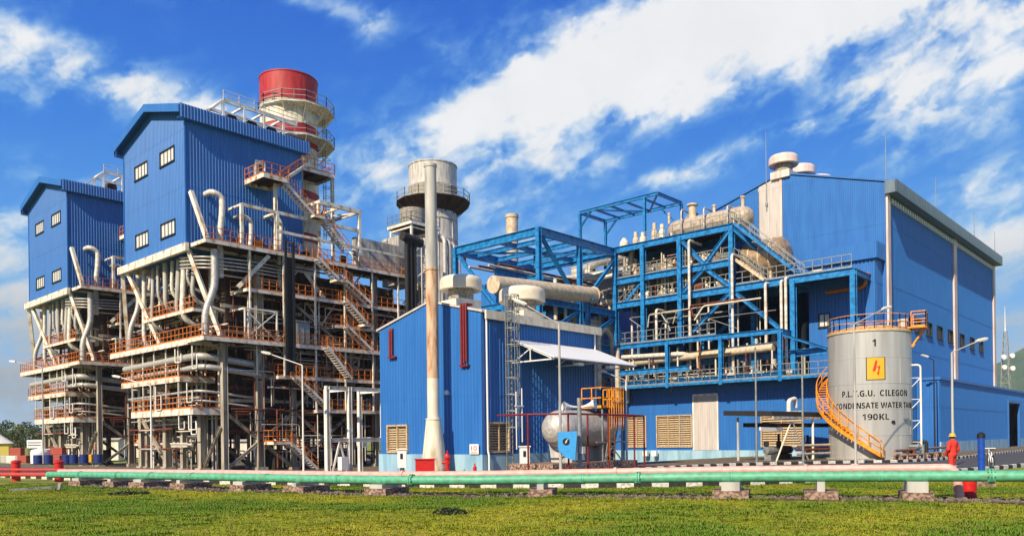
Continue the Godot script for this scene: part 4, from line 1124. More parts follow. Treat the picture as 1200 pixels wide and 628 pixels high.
	for q in [["white kiosk cabinet by the pump house far corner", 28.9, 34.8, 1.35], ["white kiosk cabinet beside the red pipe frame", 31.2, 27.6, 1.35]]:
		var kc := thing("kiosk_cabinet", q[0], "cabinet", V(q[1], 0, q[2]), "white kiosk cabinets")
		var by := gh(q[1], q[2])
		g = G.new(); g.box(V(q[1], by + 0.85, q[2]), Vector3(0.5, 1.0, 0.45), Basis(Vector3.UP, -0.75)); part(kc, "case", g, M.white_clean)
		g = G.new(); g.box(V(q[1], by + 1.38, q[2]), Vector3(0.62, 0.06, 0.56), Basis(Vector3.UP, -0.75)); part(kc, "hood", g, M.white)
		g = G.new(); g.box(V(q[1], by + 0.15, q[2]), Vector3(0.18, 0.42, 0.18)); part(kc, "post", g, M.galv)
		g = G.new(); g.box(V(q[1] - 0.18, by + 1.0, q[2] - 0.16), Vector3(0.14, 0.3, 0.03), Basis(Vector3.UP, -0.75)); part(kc, "meter_window", g, M.frame_dark)
	var ns := thing("warning_notice", "small white notice board with red marks on the pump house wall", "sign", V(30.8, 1.2, 30.9))
	g = G.new(); g.box(V(30.82, 1.25, 30.95), Vector3(0.04, 0.55, 0.7)); part(ns, "board", g, M.white_clean)
	g = G.new(); g.lathe(V(30.795, 1.3, 30.85), [Vector2(0.09, 0), Vector2(0.13, 0), Vector2(0.13, 0.01), Vector2(0.09, 0.01)], 20, Vector3(-1, 0, 0)); part(ns, "mark", g, M.red_paint)
	g = G.new(); g.box(V(30.795, 1.3, 31.13), Vector3(0.012, 0.24, 0.06)); part(ns, "mark", g, M.red_paint)
	g = G.new(); g.box(V(30.795, 1.06, 30.95), Vector3(0.012, 0.06, 0.5)); part(ns, "mark", g, M.orange_bright)
	# loudspeaker mast with the blue box
	var lm := thing("speaker_mast", "grey mast carrying two white horn loudspeakers and a control box", "loudspeaker mast", V(31.0, 0, 23.8))
	g = G.new(); g.tube([V(31.0, -0.1, 23.8), V(31.0, 3.75, 23.8)], 0.11, 12); part(lm, "mast", g, M.galv)
	for s in [-1, 1]:
		var o: Vector3 = Vector3(0.674, 0.0, 0.7385) * s
		g = G.new(); g.lathe(V(31.0, 3.3, 23.8) + o * 0.12, [Vector2(0.05, 0), Vector2(0.07, 0.25), Vector2(0.14, 0.5), Vector2(0.25, 0.72), Vector2(0.26, 0.72), Vector2(0.15, 0.5), Vector2(0.0, 0.2)], 16, (o + Vector3(-0.35, 0.12 + 0.1 * s, 0.3)).normalized()); part(lm, "horn", g, M.white_clean)
	g = G.new(); g.box(V(30.95, 1.2, 23.6), Vector3(0.24, 0.34, 0.2)); part(lm, "junction_box", g, M.cream)
	var bb := thing("blue_hood", "light blue slanted telephone hood with a round black emblem", "phone hood", V(30.5, 1.5, 24.2))
	var dirr := Vector3(0.674, 0, 0.7385); var fw := Vector3(-0.7385, 0, 0.674)
	var ctr := V(30.0, 0.72, 23.75)
	g = G.new(); g.prism([ctr + dirr * -0.46 + Vector3(0, 0.5, 0), ctr + dirr * -0.1 + Vector3(0, 0.12, 0), ctr + dirr * 0.34 + Vector3(0, 0, 0), ctr + dirr * 0.46 + Vector3(0, 1.4, 0), ctr + dirr * -0.46 + Vector3(0, 1.36, 0)], -fw * 0.45); part(bb, "hood", g, M.sky_blue_box)
	g = G.new(); g.lathe(ctr + dirr * -0.08 + Vector3(0, 0.9, 0) + fw * 0.005, [Vector2(0, 0.0), Vector2(0.17, 0.0), Vector2(0.17, 0.012), Vector2(0, 0.012)], 24, fw); var em := part(bb, "emblem", g, M.black_paint)
	g = G.new(); var ec := ctr + dirr * -0.08 + Vector3(0, 0.9, 0) + fw * 0.019
	g.prism([ec + Vector3(0, 0.12, 0) + dirr * 0.05, ec + dirr * -0.06 + Vector3(0, -0.02, 0), ec + dirr * 0.0, ec + dirr * 0.09 + Vector3(0, 0.12, 0)], fw * 0.006); g.prism([ec + dirr * 0.0 + Vector3(0, 0.02, 0), ec + dirr * -0.07 + Vector3(0, -0.12, 0), ec + dirr * 0.06 + Vector3(0, 0.02, 0)], fw * 0.007); part(em, "mark", g, M.white_clean)

func lamp_post(label: String, at: Vector3, hgt: float, arm: Vector3, m: Material, head := true) -> void:
	var t := thing("street_lamp", label, "street lamp", at, "street lamps")
	var g := G.new(); g.tube([at - Vector3.UP * 0.3, at + Vector3.UP * hgt], 0.08, 10, 0.05); g.box(at + Vector3.UP * 0.03, Vector3(0.4, 0.1, 0.4)); part(t, "post", g, m)
	if arm.length() > 0.1:
		g = G.new(); g.tube([at + Vector3.UP * hgt, at + Vector3.UP * hgt + arm], 0.035, 8); part(t, "arm", g, m)
	if head:
		var d := Vector3(arm.x, arm.y * 0.6, arm.z).normalized() if arm.length() > 0.1 else Vector3(-0.7, 0, 0.7)
		var c := at + Vector3.UP * hgt + arm + d * 0.3
		var b := G.turn(Vector3.ZERO, d)
		g = G.new(); g.box(c + b.y * 0.04, Vector3(0.2, 0.08, 0.7), b); g.box(c + b.y * 0.09, Vector3(0.13, 0.05, 0.5), b)
		var h := part(t, "lamp_head", g, M.white)
		g = G.new(); g.box(c - b.y * 0.03, Vector3(0.16, 0.05, 0.56), b); part(h, "lens", g, M.window_pane)

func build_lamps() -> void:
	lamp_post("street lamp standing before the horizontal tank and pump house", V(30.0, 0, 24.2), 7.3, V(-1.2, 0.95, 1.1), M.grey_paint)
	lamp_post("street lamp standing before the condensate water tank", V(47.7, 0, 16.4), 8.2, V(2.4, 1.05, -0.9), M.grey_paint)
	lamp_post("street lamp beside the worker in red at the road", V(47.3, 0, 11.2), 6.1, V(1.6, 0.65, -0.9), M.grey_paint)
	lamp_post("street lamp before the stairs of the nearer boiler structure", V(30.5, -0.6, 47.2), 7.6, V(-1.4, 0.8, 1.7), M.white)
	lamp_post("street lamp before the nearer boiler front deck", V(25.8, -0.2, 60.3), 6.3, V(-1.4, 0.7, 2.0), M.white)
	lamp_post("street lamp before the farther boiler structure", V(24.5, -0.1, 80.0), 8.9, V(-1.4, 0.6, 2.6), M.grey_paint)
	lamp_post("slim bare mast before the pump shelter by low wall", V(46.0, 0, 21.7), 7.2, Vector3.ZERO, M.galv, false)
	lamp_post("slim bare mast standing between pump shelter and water tank", V(47.2, 0, 19.3), 6.6, Vector3.ZERO, M.galv, false)
	lamp_post("low floodlight mast by the blue annexe wall", V(77.5, 0, 19.8), 8.3, V(-0.5, 0.25, 0.35), M.dark)
	lamp_post("white lamp standing at the end of the pump house canopy", V(44.5, 0, 30.2), 5.6, V(-1.5, 0.5, 0.6), M.white)

# ---- blue steel and the machinery it carries ------------------------------------------------
func beams(par: Node3D, called: String, list: Array, d: float, w: float, m: Material) -> void:
	for q in list:
		var g := G.new()
		g.ibar(q[0], q[1], d, w, Vector3.UP if absf((q[1] - q[0]).normalized().y) < 0.9 else Vector3.RIGHT)
		part(par, called, g, m)

func build_steel() -> void:
	var r := RandomNumberGenerator.new(); r.seed = 14
	# open roof frame between pump house and machine hall
	var t := thing("roof_frame", "flat open blue steel roof frame rising behind the pump house", "steel frame", V(60, -1, 51))
	var u0 := 54.4; var u1 := 66.4; var v0 := 46.1; var v1 := 56.9; var h := 20.75
	beams(t, "beam", [[V(u0, h - 0.35, v0), V(u0, h - 0.35, v1)], [V(u0, h - 0.35, v0), V(u1, h - 0.35, v0)], [V(u1, h - 0.35, v0), V(u1, h - 0.35, v1)], [V(u0, h - 0.35, v1), V(u1, h - 0.35, v1)]], 0.75, 0.35, M.steel_blue)
	beams(t, "rafter", [[V(u0 + 3, h - 0.3, v0), V(u0 + 3, h - 0.3, v1)], [V(u0 + 6, h - 0.3, v0), V(u0 + 6, h - 0.3, v1)], [V(u0 + 9, h - 0.3, v0), V(u0 + 9, h - 0.3, v1)], [V(u0, h - 0.3, 51.5), V(u1, h - 0.3, 51.5)]], 0.45, 0.25, M.steel_blue)
	beams(t, "roof_brace", [[V(u0, h - 0.5, v0), V(u0 + 6, h - 0.5, 51.5)], [V(u0 + 6, h - 0.5, 51.5), V(u0, h - 0.5, v1)], [V(u1, h - 0.5, v0), V(u0 + 6, h - 0.52, 51.5)], [V(u0 + 6, h - 0.52, 51.5), V(u1, h - 0.5, v1)]], 0.2, 0.2, M.steel_blue)
	beams(t, "column", [[V(u0, -1, v0), V(u0, h, v0)], [V(u0, -1, v1), V(u0, h, v1)], [V(u1, -1, v1), V(u1, h, v1)], [V(60.4, -1, v0), V(60.4, h - 0.7, v0)], [V(60.4, -1, 56.9), V(60.4, h - 0.7, 56.9)], [V(60.4, -1, 51.5), V(60.4, h - 0.7, 51.5)]], 0.45, 0.4, M.steel_blue)
	beams(t, "floor_beam", [[V(u0, 14.2, v0), V(u1, 14.2, v0)], [V(u0, 14.2, v0), V(u0, 14.2, v1)], [V(u0, 10.6, v0), V(u1, 10.6, v0)], [V(u0, 10.6, v0), V(u0, 10.6, v1)], [V(u0, 17.2, v1), V(u1, 17.2, v1)], [V(60.4, 14.2, v0), V(60.4, 14.2, v1)], [V(u0, 6.2, v0), V(u1, 6.2, v0)], [V(u0 + 3, 17.0, v0 + 2), V(u0 + 3, 17.0, v1)], [V(u0, 17.6, 51.5), V(u1, 17.6, 51.5)]], 0.6, 0.32, M.steel_blue)
	beams(t, "brace", [[V(u0 + 0.4, h - 0.8, v0), V(60.4, 14.4, v0)], [V(u0, h - 0.8, v1 - 0.4), V(u0, 14.4, 51.6)], [V(u0, 10.8, v0), V(60.4, 14.0, v0)], [V(60.4, 14.2, v0), V(u1, h - 0.9, v0)], [V(u0, 10.8, v0), V(u0, 14.0, 50)], [V(u1, 14.0, v0), V(60.4, 10.8, v0)], [V(60.4, 10.4, v0), V(u1, 6.4, v0)], [V(u0, 10.4, 56.9), V(u0, 3, 51)]], 0.3, 0.28, M.steel_blue)
	for k in 4:
		var g := G.new(); g.tube([V(u0 - 1, 17.9 + 0.12 * k, v0 + 4 + k * 1.3), V(u1 + 2, 18.0 + 0.12 * k, v0 + 4 + k * 1.3)], 0.12, 8); part(t, "roof_pipe", g, [M.rust, M.beige][k % 2])
	# fat insulated duct through the frame
	var dg := G.new(); dg.pipe([V(46.2, 14.2, 44.0), V(59.6, 15.0, 44.0)], 0.72, 0, 20); dg.lathe(V(59.6, 15.0, 44), [Vector2(0.72, 0), Vector2(0.8, 0), Vector2(0.8, 0.12), Vector2(0, 0.13)], 20, Vector3(1, 0.06, 0))
	solo("insulated_duct", dg, M.beige, "fat beige insulated duct lying level behind the roof ventilators", "duct", V(54, 14, 44))
	for q in [[V(47.4, 8, 44), V(47.4, 13.6, 44)], [V(58.8, 8, 44), V(58.8, 14.4, 44)]]:
		var g := G.new(); g.ibar(q[0] - Vector3(0, 9, 0), q[1], 0.35, 0.35, Vector3.RIGHT); g.box(q[1], Vector3(0.4, 0.12, 1.6))
		solo("duct_support", g, M.steel_blue, "blue steel trestle carrying the fat beige duct " + ("near the ventilator" if q[0].x < 50 else "at its capped end"), "support", q[0], "duct supports")
	# condenser pipes and pumps inside that frame
	var pp := thing("pipe_cluster", "tangle of beige pipes and valves inside the open roof frame", "pipework", V(60, -1, 48))
	for i in 60:
		var g := G.new()
		var u := r.randf_range(56, 66); var v := r.randf_range(46.4, 50.0); var hh := r.randf_range(4.0, 17.0)
		if i % 3 == 0: g.tube([V(u, hh - r.randf_range(2, 4), v), V(u, hh, v)], r.randf_range(0.06, 0.2), 8)
		elif i % 3 == 1: g.pipe([V(u, hh, v), V(minf(u + r.randf_range(3, 7), 67), hh, v), V(minf(u + 5, 67), hh - 2.2, v)], r.randf_range(0.08, 0.28), 0.6, 8)
		else: g.lathe(V(u, hh, v), [Vector2(0, -0.7), Vector2(0.4, -0.6), Vector2(0.5, 0), Vector2(0.4, 0.6), Vector2(0, 0.7)], 12, Vector3(1, 0, 0.2))
		part(pp, "pipe" if i % 3 < 2 else "valve_body", g, [M.beige, M.pipe_white, M.rust, M.casing, M.beige][r.randi_range(0, 4)])
	for q in [[V(63.2, 10.4, 45.2), 1.15], [V(64.8, 9.2, 44.4), 0.8]]:   # upright pipe loops
		var g := G.new(); var c: Vector3 = q[0]; var w: float = q[1]
		g.pipe([c + V(-w, -4.0, 0), c + V(-w, 1.2, 0), c + V(0, 2.0, 0), c + V(w, 1.2, 0), c + V(w, -4.0, 0)], 0.24, 1.0, 10); part(pp, "pipe_loop", g, M.beige)
	for q in [[V(67.6, 21.2, 47.2), V(67.6, 18.9, 47.2), V(66.2, 18.5, 49.6), V(64.0, 18.3, 52)], [V(68.0, 21.3, 45.2), V(68.0, 18.7, 45.4), V(67.2, 18.3, 48.4), V(65, 18.2, 51)]]:
		var g := G.new(); g.pipe(q, 0.3, 0.9, 12); part(pp, "steam_pipe", g, M.lagging)
	deck(pp, 57.0, 66.2, 46.4, 50.0, 10.9, "n", 0.3, M.steel_blue, M.galv)
	deck(pp, 57.0, 66.2, 46.4, 50.0, 14.5, "n", 0.3, M.steel_blue, M.galv)
	var dk := G.new(); dk.span(V(56, -1, 53), V(82, 17.0, 55)); part(pp, "plant_wall", dk, M.blue)

	# main equipment frame in front of the machine hall
	var f := thing("equipment_frame", "bright blue braced steel frame carrying drums before the machine hall", "steel frame", V(68, -1, 36))
	var U := 66.3; var W := 70.6
	beams(f, "beam", [[V(U, 20.6, 33.3), V(U, 20.6, 56.0)], [V(U, 17.4, 33.4), V(U, 17.4, 46.0)], [V(U, 15.0, 22.8), V(U, 15.0, 46.0)], [V(W, 20.6, 33.3), V(W, 20.6, 46)], [V(W, 15.0, 22.8), V(W, 15.0, 46)], [V(U, 8.75, 22.0), V(U, 8.75, 46)]], 0.62, 0.34, M.steel_blue)
	beams(f, "cross_beam", [[V(U, 20.5, 33.4), V(W, 20.5, 33.4)], [V(U, 20.5, 38.7), V(W, 20.5, 38.7)], [V(U, 20.5, 46), V(W, 20.5, 46)], [V(U, 15.0, 22.8), V(W + 1.2, 15.0, 22.8)], [V(U, 15.0, 27.8), V(W, 15.0, 27.8)], [V(U, 15.0, 33.4), V(W, 15.0, 33.4)], [V(U, 15.0, 38.7), V(W, 15, 38.7)], [V(U, 15.0, 42.8), V(W, 15, 42.8)], [V(U, 15, 46), V(W, 15, 46)]], 0.5, 0.3, M.steel_blue)
	beams(f, "column", [[V(U, -1, 22.8), V(U, 15.1, 22.8)], [V(U, -1, 27.8), V(U, 15.1, 27.8)], [V(U, -1, 33.4), V(U, 20.7, 33.4)], [V(U, -1, 38.7), V(U, 20.7, 38.7)], [V(U, -1, 42.8), V(U, 20.7, 42.8)], [V(U, -1, 46.1), V(U, 20.7, 46.1)], [V(W, -1, 27.8), V(W, 15, 27.8)], [V(W, -1, 33.4), V(W, 20.7, 33.4)], [V(W, -1, 38.7), V(W, 20.7, 38.7)], [V(W, -1, 46), V(W, 20.7, 46)]], 0.5, 0.42, M.steel_blue)
	beams(f, "brace", [[V(U, 20.3, 38.5), V(U, 17.6, 36.1)], [V(U, 20.3, 33.6), V(U, 17.6, 36.1)], [V(U, 17.3, 36.1), V(U, 15.3, 38.5)], [V(U, 17.3, 36.1), V(U, 15.3, 33.6)], [V(U, 14.7, 33.2), V(U, 10.9, 28.9)], [V(U, 14.7, 33.6), V(U, 10.9, 38.2)], [V(U, 20.4, 33.3), V(W, 15.2, 29.0)], [V(W, 14.8, 33.4), V(W, 11, 38)]], 0.34, 0.3, M.steel_blue)
	deck(f, U + 0.2, W + 0.6, 33.6, 46.0, 20.95, "n", 0.2, M.steel_blue, M.galv)
	deck(f, U + 0.2, W + 0.6, 23.0, 46.0, 15.35, "l", 0.2, M.steel_blue, M.galv)
	deck(f, U + 0.2, U + 1.3, 33.6, 46.0, 17.75, "l", 0.2, M.steel_blue, M.galv)
	stair(f, V(66.9, 20.9, 33.2), V(67.4, 15.4, 27.4), Vector3(1, 0, 0), M.steel_blue, M.galv)
	stair(f, V(66.8, 17.7, 33.2), V(66.8, 15.4, 30.4), Vector3(1, 0, 0), M.beige, M.galv)
	stair(f, V(66.9, 17.7, 42.4), V(66.9, 14.6, 45.8), Vector3(1, 0, 0), M.steel_blue, M.galv)
	# front gallery lower down
	var fg := thing("pipe_gallery", "lower blue steel pipe gallery above the low ribbed wall", "steel frame", V(65, 6.4, 35))
	var X := 64.0
	beams(fg, "beam", [[V(X, 10.5, 28.0), V(X, 10.5, 44.6)], [V(X, 8.0, 36.5), V(X, 8.0, 46.0)], [V(X + 0.3, 6.9, 28.0), V(X + 0.3, 6.9, 46)]], 0.42, 0.28, M.steel_blue)
	beams(fg, "post", [[V(X, 6.3, 28.0), V(X, 10.6, 28.0)], [V(X, 6.3, 33.4), V(X, 10.6, 33.4)], [V(X, 6.3, 38.8), V(X, 10.6, 38.8)], [V(X, 6.3, 44.5), V(X, 10.6, 44.5)]], 0.36, 0.32, M.steel_blue)
	beams(fg, "cross_beam", [[V(X, 10.5, 28.0), V(66.2, 10.5, 28.0)], [V(X, 10.5, 33.4), V(66.2, 10.5, 33.4)], [V(X, 10.5, 38.8), V(66.2, 10.5, 38.8)]], 0.36, 0.26, M.steel_blue)
	beams(fg, "brace", [[V(X, 10.3, 28.2), V(66.2, 8.9, 25.0)], [V(X, 9.0, 44.5), V(66, 10.3, 44.5)]], 0.2, 0.2, M.steel_blue)
	deck(fg, X - 0.1, 71.0, 24.0, 46.4, 6.6, "l", 0.2, M.steel_blue, M.galv)
	deck(fg, X + 0.2, 66.0, 34.0, 44.4, 10.75, "l", 0.2, M.steel_blue, M.galv)
	# drums and exchangers
	var dr := thing("feedwater_drum", "long beige horizontal drum on the top level of the blue frame", "vessel", V(68.6, 21, 37))
	var g2 := G.new(); g2.lathe(V(68.8, 21.95, 36.9), [Vector2(0, -4.4), Vector2(0.35, -4.35), Vector2(0.65, -4.2), Vector2(0.9, -3.9), Vector2(1.02, -3.5), Vector2(1.05, -3.2), Vector2(1.05, 3.2), Vector2(1.02, 3.5), Vector2(0.9, 3.9), Vector2(0.65, 4.2), Vector2(0.35, 4.35), Vector2(0, 4.4)], 28, Vector3(0, 0, 1)); part(dr, "shell", g2, M.vessel_beige)
	for v in [33.8, 37.0, 40.4]:
		g2 = G.new(); g2.box(V(68.6, 21.3, v), Vector3(1.8, 0.7, 0.3)); part(dr, "saddle", g2, M.beige)
	for q in [[33.4, 0.16, 0.9], [36.3, 0.14, 0.7], [38.6, 0.36, 1.25], [41.2, 0.12, 0.9]]:
		g2 = G.new(); g2.lathe(V(68.6, 22.8, q[0]), [Vector2(q[1], 0), Vector2(q[1], q[2]), Vector2(q[1] * 1.5, q[2]), Vector2(q[1] * 1.5, q[2] + 0.15), Vector2(0, q[2] + 0.2)], 12); part(dr, "nozzle", g2, M.beige)
	for k in 6:
		g2 = G.new(); var vv := 41.9 + k * 0.75; var hh2: float = [1.9, 1.2, 2.5, 1.5, 0.9, 2.0][k]
		g2.lathe(V(68.4 + 0.5 * (k % 3), 20.95, vv), [Vector2(0.3, 0), Vector2(0.34, hh2 * 0.6), Vector2(0.2, hh2 * 0.75), Vector2(0.2, hh2), Vector2(0, hh2)], 10); part(dr, "relief_pot", g2, [M.cream, M.galv, M.beige][k % 3])
	for k in 3:
		g2 = G.new(); g2.pipe([V(67.5, 21.0, 34.4 + k * 2.4), V(67.5, 23.0 + 0.3 * k, 34.4 + k * 2.4), V(70.5, 23.2 + 0.3 * k, 34.8 + k * 2.4), V(70.5, 21, 35 + k * 2.4)], 0.09, 0.4, 8); part(dr, "vent_pipe", g2, M.lagging)
	g2 = G.new(); g2.rail([V(67.2, 20.95, 33.0), V(67.2, 20.95, 43.0)], false, 1.2, 1.0, 0.05); part(dr, "railing", g2, M.galv)
	for q in [["big dull steel condenser drum resting beside the machine hall gable", V(69.4, 17.9, 31.6), 1.75, 1.6, "vessel_brown"], ["long dark horizontal exchanger drum on the middle level of the blue frame", V(69.4, 17.95, 40.2), 1.85, 4.6, "vessel_dark"], ["second dark exchanger drum lying on the frame deck near the roof frame", V(69.6, 16.6, 47.6), 1.0, 2.2, "vessel_dark"]]:
		var vs := thing("exchanger_drum", q[0], "vessel", q[1] - Vector3(0, q[2], 0), "exchanger drums")
		var rr: float = q[2]; var hl: float = q[3]
		g2 = G.new(); g2.lathe(q[1], [Vector2(0, -hl - 0.7), Vector2(rr * 0.5, -hl - 0.62), Vector2(rr * 0.85, -hl - 0.3), Vector2(rr, -hl), Vector2(rr, hl), Vector2(rr * 0.85, hl + 0.3), Vector2(rr * 0.5, hl + 0.62), Vector2(0, hl + 0.7)], 28, Vector3(0, 0, 1)); part(vs, "shell", g2, M[q[4]])
		for s in [-0.6, 0.0, 0.6]:
			g2 = G.new(); g2.lathe(q[1] + Vector3(0, 0, hl * s), [Vector2(rr, -0.06), Vector2(rr + 0.05, -0.06), Vector2(rr + 0.05, 0.06), Vector2(rr, 0.06)], 28, Vector3(0, 0, 1)); part(vs, "band", g2, M.beige)
			g2 = G.new(); g2.box(q[1] + Vector3(0, -rr - 0.1, hl * s * 0.9), Vector3(rr * 1.3, 0.9, 0.3)); part(vs, "saddle", g2, M.beige)
	# pipework of the frame, level by level
	var pw := thing("frame_pipework", "beige and white pipes running through the bright blue frame", "pipework", V(67, 6, 35))
	g2 = G.new(); g2.pipe([V(65.2, 9.0, 45.0), V(65.0, 9.3, 29.0)], 0.34, 0, 12); part(pw, "main_pipe", g2, M.beige)
	g2 = G.new(); g2.pipe([V(64.6, 9.6, 44.5), V(64.6, 9.4, 38.0), V(65.4, 9.4, 37.0), V(65.4, 9.6, 28.6)], 0.22, 0.5, 10); part(pw, "main_pipe", g2, M.pipe_white)
	for q in [[37.4, 8.0, 20.0], [33.1, 7.4, 18.0], [41.0, 6.7, 14.0], [30.0, 9.0, 15.0], [28.6, 10.5, 15.0], [28.2, 7.0, 15.2]]:
		g2 = G.new(); g2.pipe([V(65.7, q[1], q[0]), V(65.7, q[2], q[0]), V(68.0, q[2], q[0])], 0.13, 0.3, 8); part(pw, "riser", g2, M.pipe_white)
	for i in 120:
		var gq := G.new()
		var band: int = i % 5
		var u := r.randf_range(64.4, 67.6)
		var rad := r.randf_range(0.035, 0.1)
		if band < 2:
			var v := r.randf_range(28.2, 45.5); gq.tube([V(u, 6.6, v), V(u, r.randf_range(8.4, 10.4), v)], rad, 6)
		elif band == 2:
			var v := r.randf_range(28.4, 45.5); u = r.randf_range(66.6, 70.5); gq.tube([V(u, 6.6, v), V(u, 15.1, v)], rad * 1.2, 8)
		elif band == 3:
			var v := r.randf_range(34.2, 45.5); u = r.randf_range(66.6, 67.4); gq.tube([V(u, 15.4, v), V(u, r.randf_range(17.0, 20.6), v)], rad, 6)
		else:
			var v := r.randf_range(28.4, 40.0); var hh: float = [r.randf_range(7.2, 9.9), r.randf_range(12.0, 14.2)][i % 2]
			gq.pipe([V(u, hh, v), V(u, hh, minf(v + r.randf_range(3, 7), 45.8)), V(u, hh - 1.2, minf(v + r.randf_range(3, 7), 45.8))], rad, 0.3, 6)
		part(pw, "pipe", gq, [M.pipe_white, M.beige, M.cream, M.galv, M.beige, M.rust][r.randi_range(0, 5)])
	for i in 64:
		var gq := G.new()
		var v := r.randf_range(28.0, 45.5) if i < 34 else r.randf_range(34.0, 45.5); var u := r.randf_range(64.4, 66.6) if i < 34 else r.randf_range(66.7, 67.3)
		var hh: float = 6.65 if i < 34 else (15.4 if i < 50 else 17.8)
		if i % 2 == 0: gq.lathe(V(u, hh, v), [Vector2(0, 0), Vector2(0.25, 0), Vector2(0.3, 0.35), Vector2(0.2, 0.6), Vector2(0.07, 0.66), Vector2(0.07, 1.0), Vector2(0.22, 1.0), Vector2(0.22, 1.06), Vector2(0, 1.06)], 10)
		else: gq.lathe(V(u, hh + 0.4, v), [Vector2(0, -0.5), Vector2(0.28, -0.5), Vector2(0.34, -0.3), Vector2(0.34, 0.3), Vector2(0.28, 0.5), Vector2(0, 0.5)], 10, Vector3(0.1, 0, 1)); gq.box(V(u, hh + 0.08, v), Vector3(0.5, 0.16, 0.8))
		part(pw, "valve" if i % 2 == 0 else "pump", gq, [M.beige, M.cream, M.rust, M.galv][r.randi_range(0, 3)])
	# plant room that runs back beside the hall, open towards the frame
	var rm := thing("plant_room", "blue walled plant room opening behind the pipes of the frame", "building", V(80, 0, 43.5))
	g2 = G.new(); g2.span(V(71.4, -1, 46.5), V(92, 15.2, 46.7)); part(rm, "wall", g2, M.blue)
	g2 = G.new(); g2.span(V(92, -1, 40.5), V(92.2, 15.2, 46.7)); part(rm, "wall", g2, M.blue)
	g2 = G.new(); g2.span(V(70.8, 15.2, 40.5), V(92.2, 15.35, 46.7)); part(rm, "roof", g2, M.grey_paint)
	g2 = G.new(); g2.span(V(71.4, 6.2, 40.5), V(92, 6.4, 46.5)); part(rm, "floor", g2, M.concrete)
	var tb := thing("turbine_set", "grey turbine casing and condenser pipes inside the open hall end", "machine", V(77, 6.4, 34.5))
	g2 = G.new(); g2.lathe(V(77.5, 8.6, 34.5), [Vector2(0, -4), Vector2(1.2, -3.8), Vector2(1.9, -1.5), Vector2(2.2, 0), Vector2(1.9, 1.5), Vector2(1.2, 3.8), Vector2(0, 4)], 24, Vector3(0, 0, 1)); part(tb, "casing", g2, M.vessel_dark)
	for k in 5:
		g2 = G.new(); g2.pipe([V(73.0 + k * 0.5, 6.4, 29.6 + k * 3.2), V(73.0 + k * 0.5, 12.0 - k * 0.4, 29.6 + k * 3.2), V(76.5, 12.6 - k * 0.4, 30 + k * 3.0)], 0.28, 0.8, 10); part(tb, "steam_pipe", g2, [M.grey_paint, M.lagging, M.galv][k % 3])
	# crane frame on top
	var cf := thing("crane_frame", "light blue open crane frame standing above the roof pipes", "steel frame", V(74.4, 20, 49.8))
	var a0 := 72.0; var a1 := 76.9; var b0 := 44.6; var b1 := 54.8; var ch := 27.3
	beams(cf, "beam", [[V(a0, ch, b0), V(a0, ch, b1)], [V(a0, ch, b0), V(a1, ch, b0)], [V(a1, ch, b0), V(a1, ch, b1)], [V(a0, ch, b1), V(a1, ch, b1)]], 0.32, 0.24, M.steel_blue)
	for k in 4: beams(cf, "purlin", [[V(a0, ch - 0.03, b0 + 2.04 * (k + 1)), V(a1, ch - 0.03, b0 + 2.04 * (k + 1))]], 0.2, 0.16, M.steel_blue)
	beams(cf, "roof_brace", [[V(a0, ch - 0.1, b0), V(a1, ch - 0.1, b0 + 4.1)], [V(a1, ch - 0.1, b0 + 4.1), V(a0, ch - 0.1, b0 + 8.2)]], 0.16, 0.16, M.steel_blue)
	beams(cf, "column", [[V(a0, 20, b1), V(a0, ch, b1)], [V(a0, 20, 46.2), V(a0, ch, 46.2)], [V(a1, 20, b0), V(a1, ch, b0)], [V(a1, 20, b1), V(a1, ch, b1)]], 0.3, 0.26, M.steel_blue)
	beams(cf, "knee_brace", [[V(a0, 25.6, b1), V(a0, ch - 0.1, b1 - 1.6)], [V(a1, 24.8, b0 + 0.2), V(a1, ch - 0.1, b0 + 2.6)], [V(a1, 25.6, b1), V(a1, ch - 0.1, b1 - 1.6)]], 0.16, 0.16, M.steel_blue)
	# roof pipes beneath it
	var rp := thing("roof_pipework", "pale pipes, valves and silencers on the roof under the crane frame", "pipework", V(73, 19, 48))
	g2 = G.new(); g2.span(V(70.8, 19.0, 43.5), V(78, 20.0, 56)); part(rp, "roof_slab", g2, M.grey_paint)
	g2 = G.new(); g2.pipe([V(72.0, 20.6, 55), V(72.0, 21.4, 52), V(71.6, 21.3, 47), V(70.9, 20.4, 45)], 0.5, 0.9, 12); part(rp, "steam_pipe", g2, M.lagging)
	for q in [[51.8, 2.6, 0.3], [49.4, 3.6, 0.36], [53.6, 3.0, 0.22], [46.6, 1.6, 0.28], [44.9, 2.2, 0.2]]:
		g2 = G.new(); g2.lathe(V(72.8, 20, q[0]), [Vector2(q[2], 0), Vector2(q[2], q[1] * 0.7), Vector2(q[2] * 1.4, q[1] * 0.7), Vector2(q[2] * 1.4, q[1] * 0.86), Vector2(q[2] * 0.5, q[1]), Vector2(0, q[1])], 12); part(rp, "relief_valve", g2, [M.dark, M.beige, M.cream][r.randi_range(0, 2)])
	for i in 14:
		g2 = G.new(); var v := r.randf_range(44, 55); g2.box(V(r.randf_range(71.5, 75), 20.5, v), Vector3(r.randf_range(0.4, 1.4), r.randf_range(0.6, 1.6), r.randf_range(0.4, 1.2))); part(rp, "valve_block", g2, [M.beige, M.cream, M.lagging, M.orange][r.randi_range(0, 3)])
	for k in 3:
		g2 = G.new(); g2.tube([V(75.0 + k * 0.6, 20, 43.6), V(75.0 + k * 0.6, 24.2 + k * 0.5, 43.6)], 0.35, 10); g2.tube([V(75.0 + k * 0.6, 24.2 + k * 0.5, 43.6), V(75.4 + k * 0.6, 24.9 + k * 0.5, 42.6)], 0.35, 10); part(rp, "silencer", g2, M.galv)
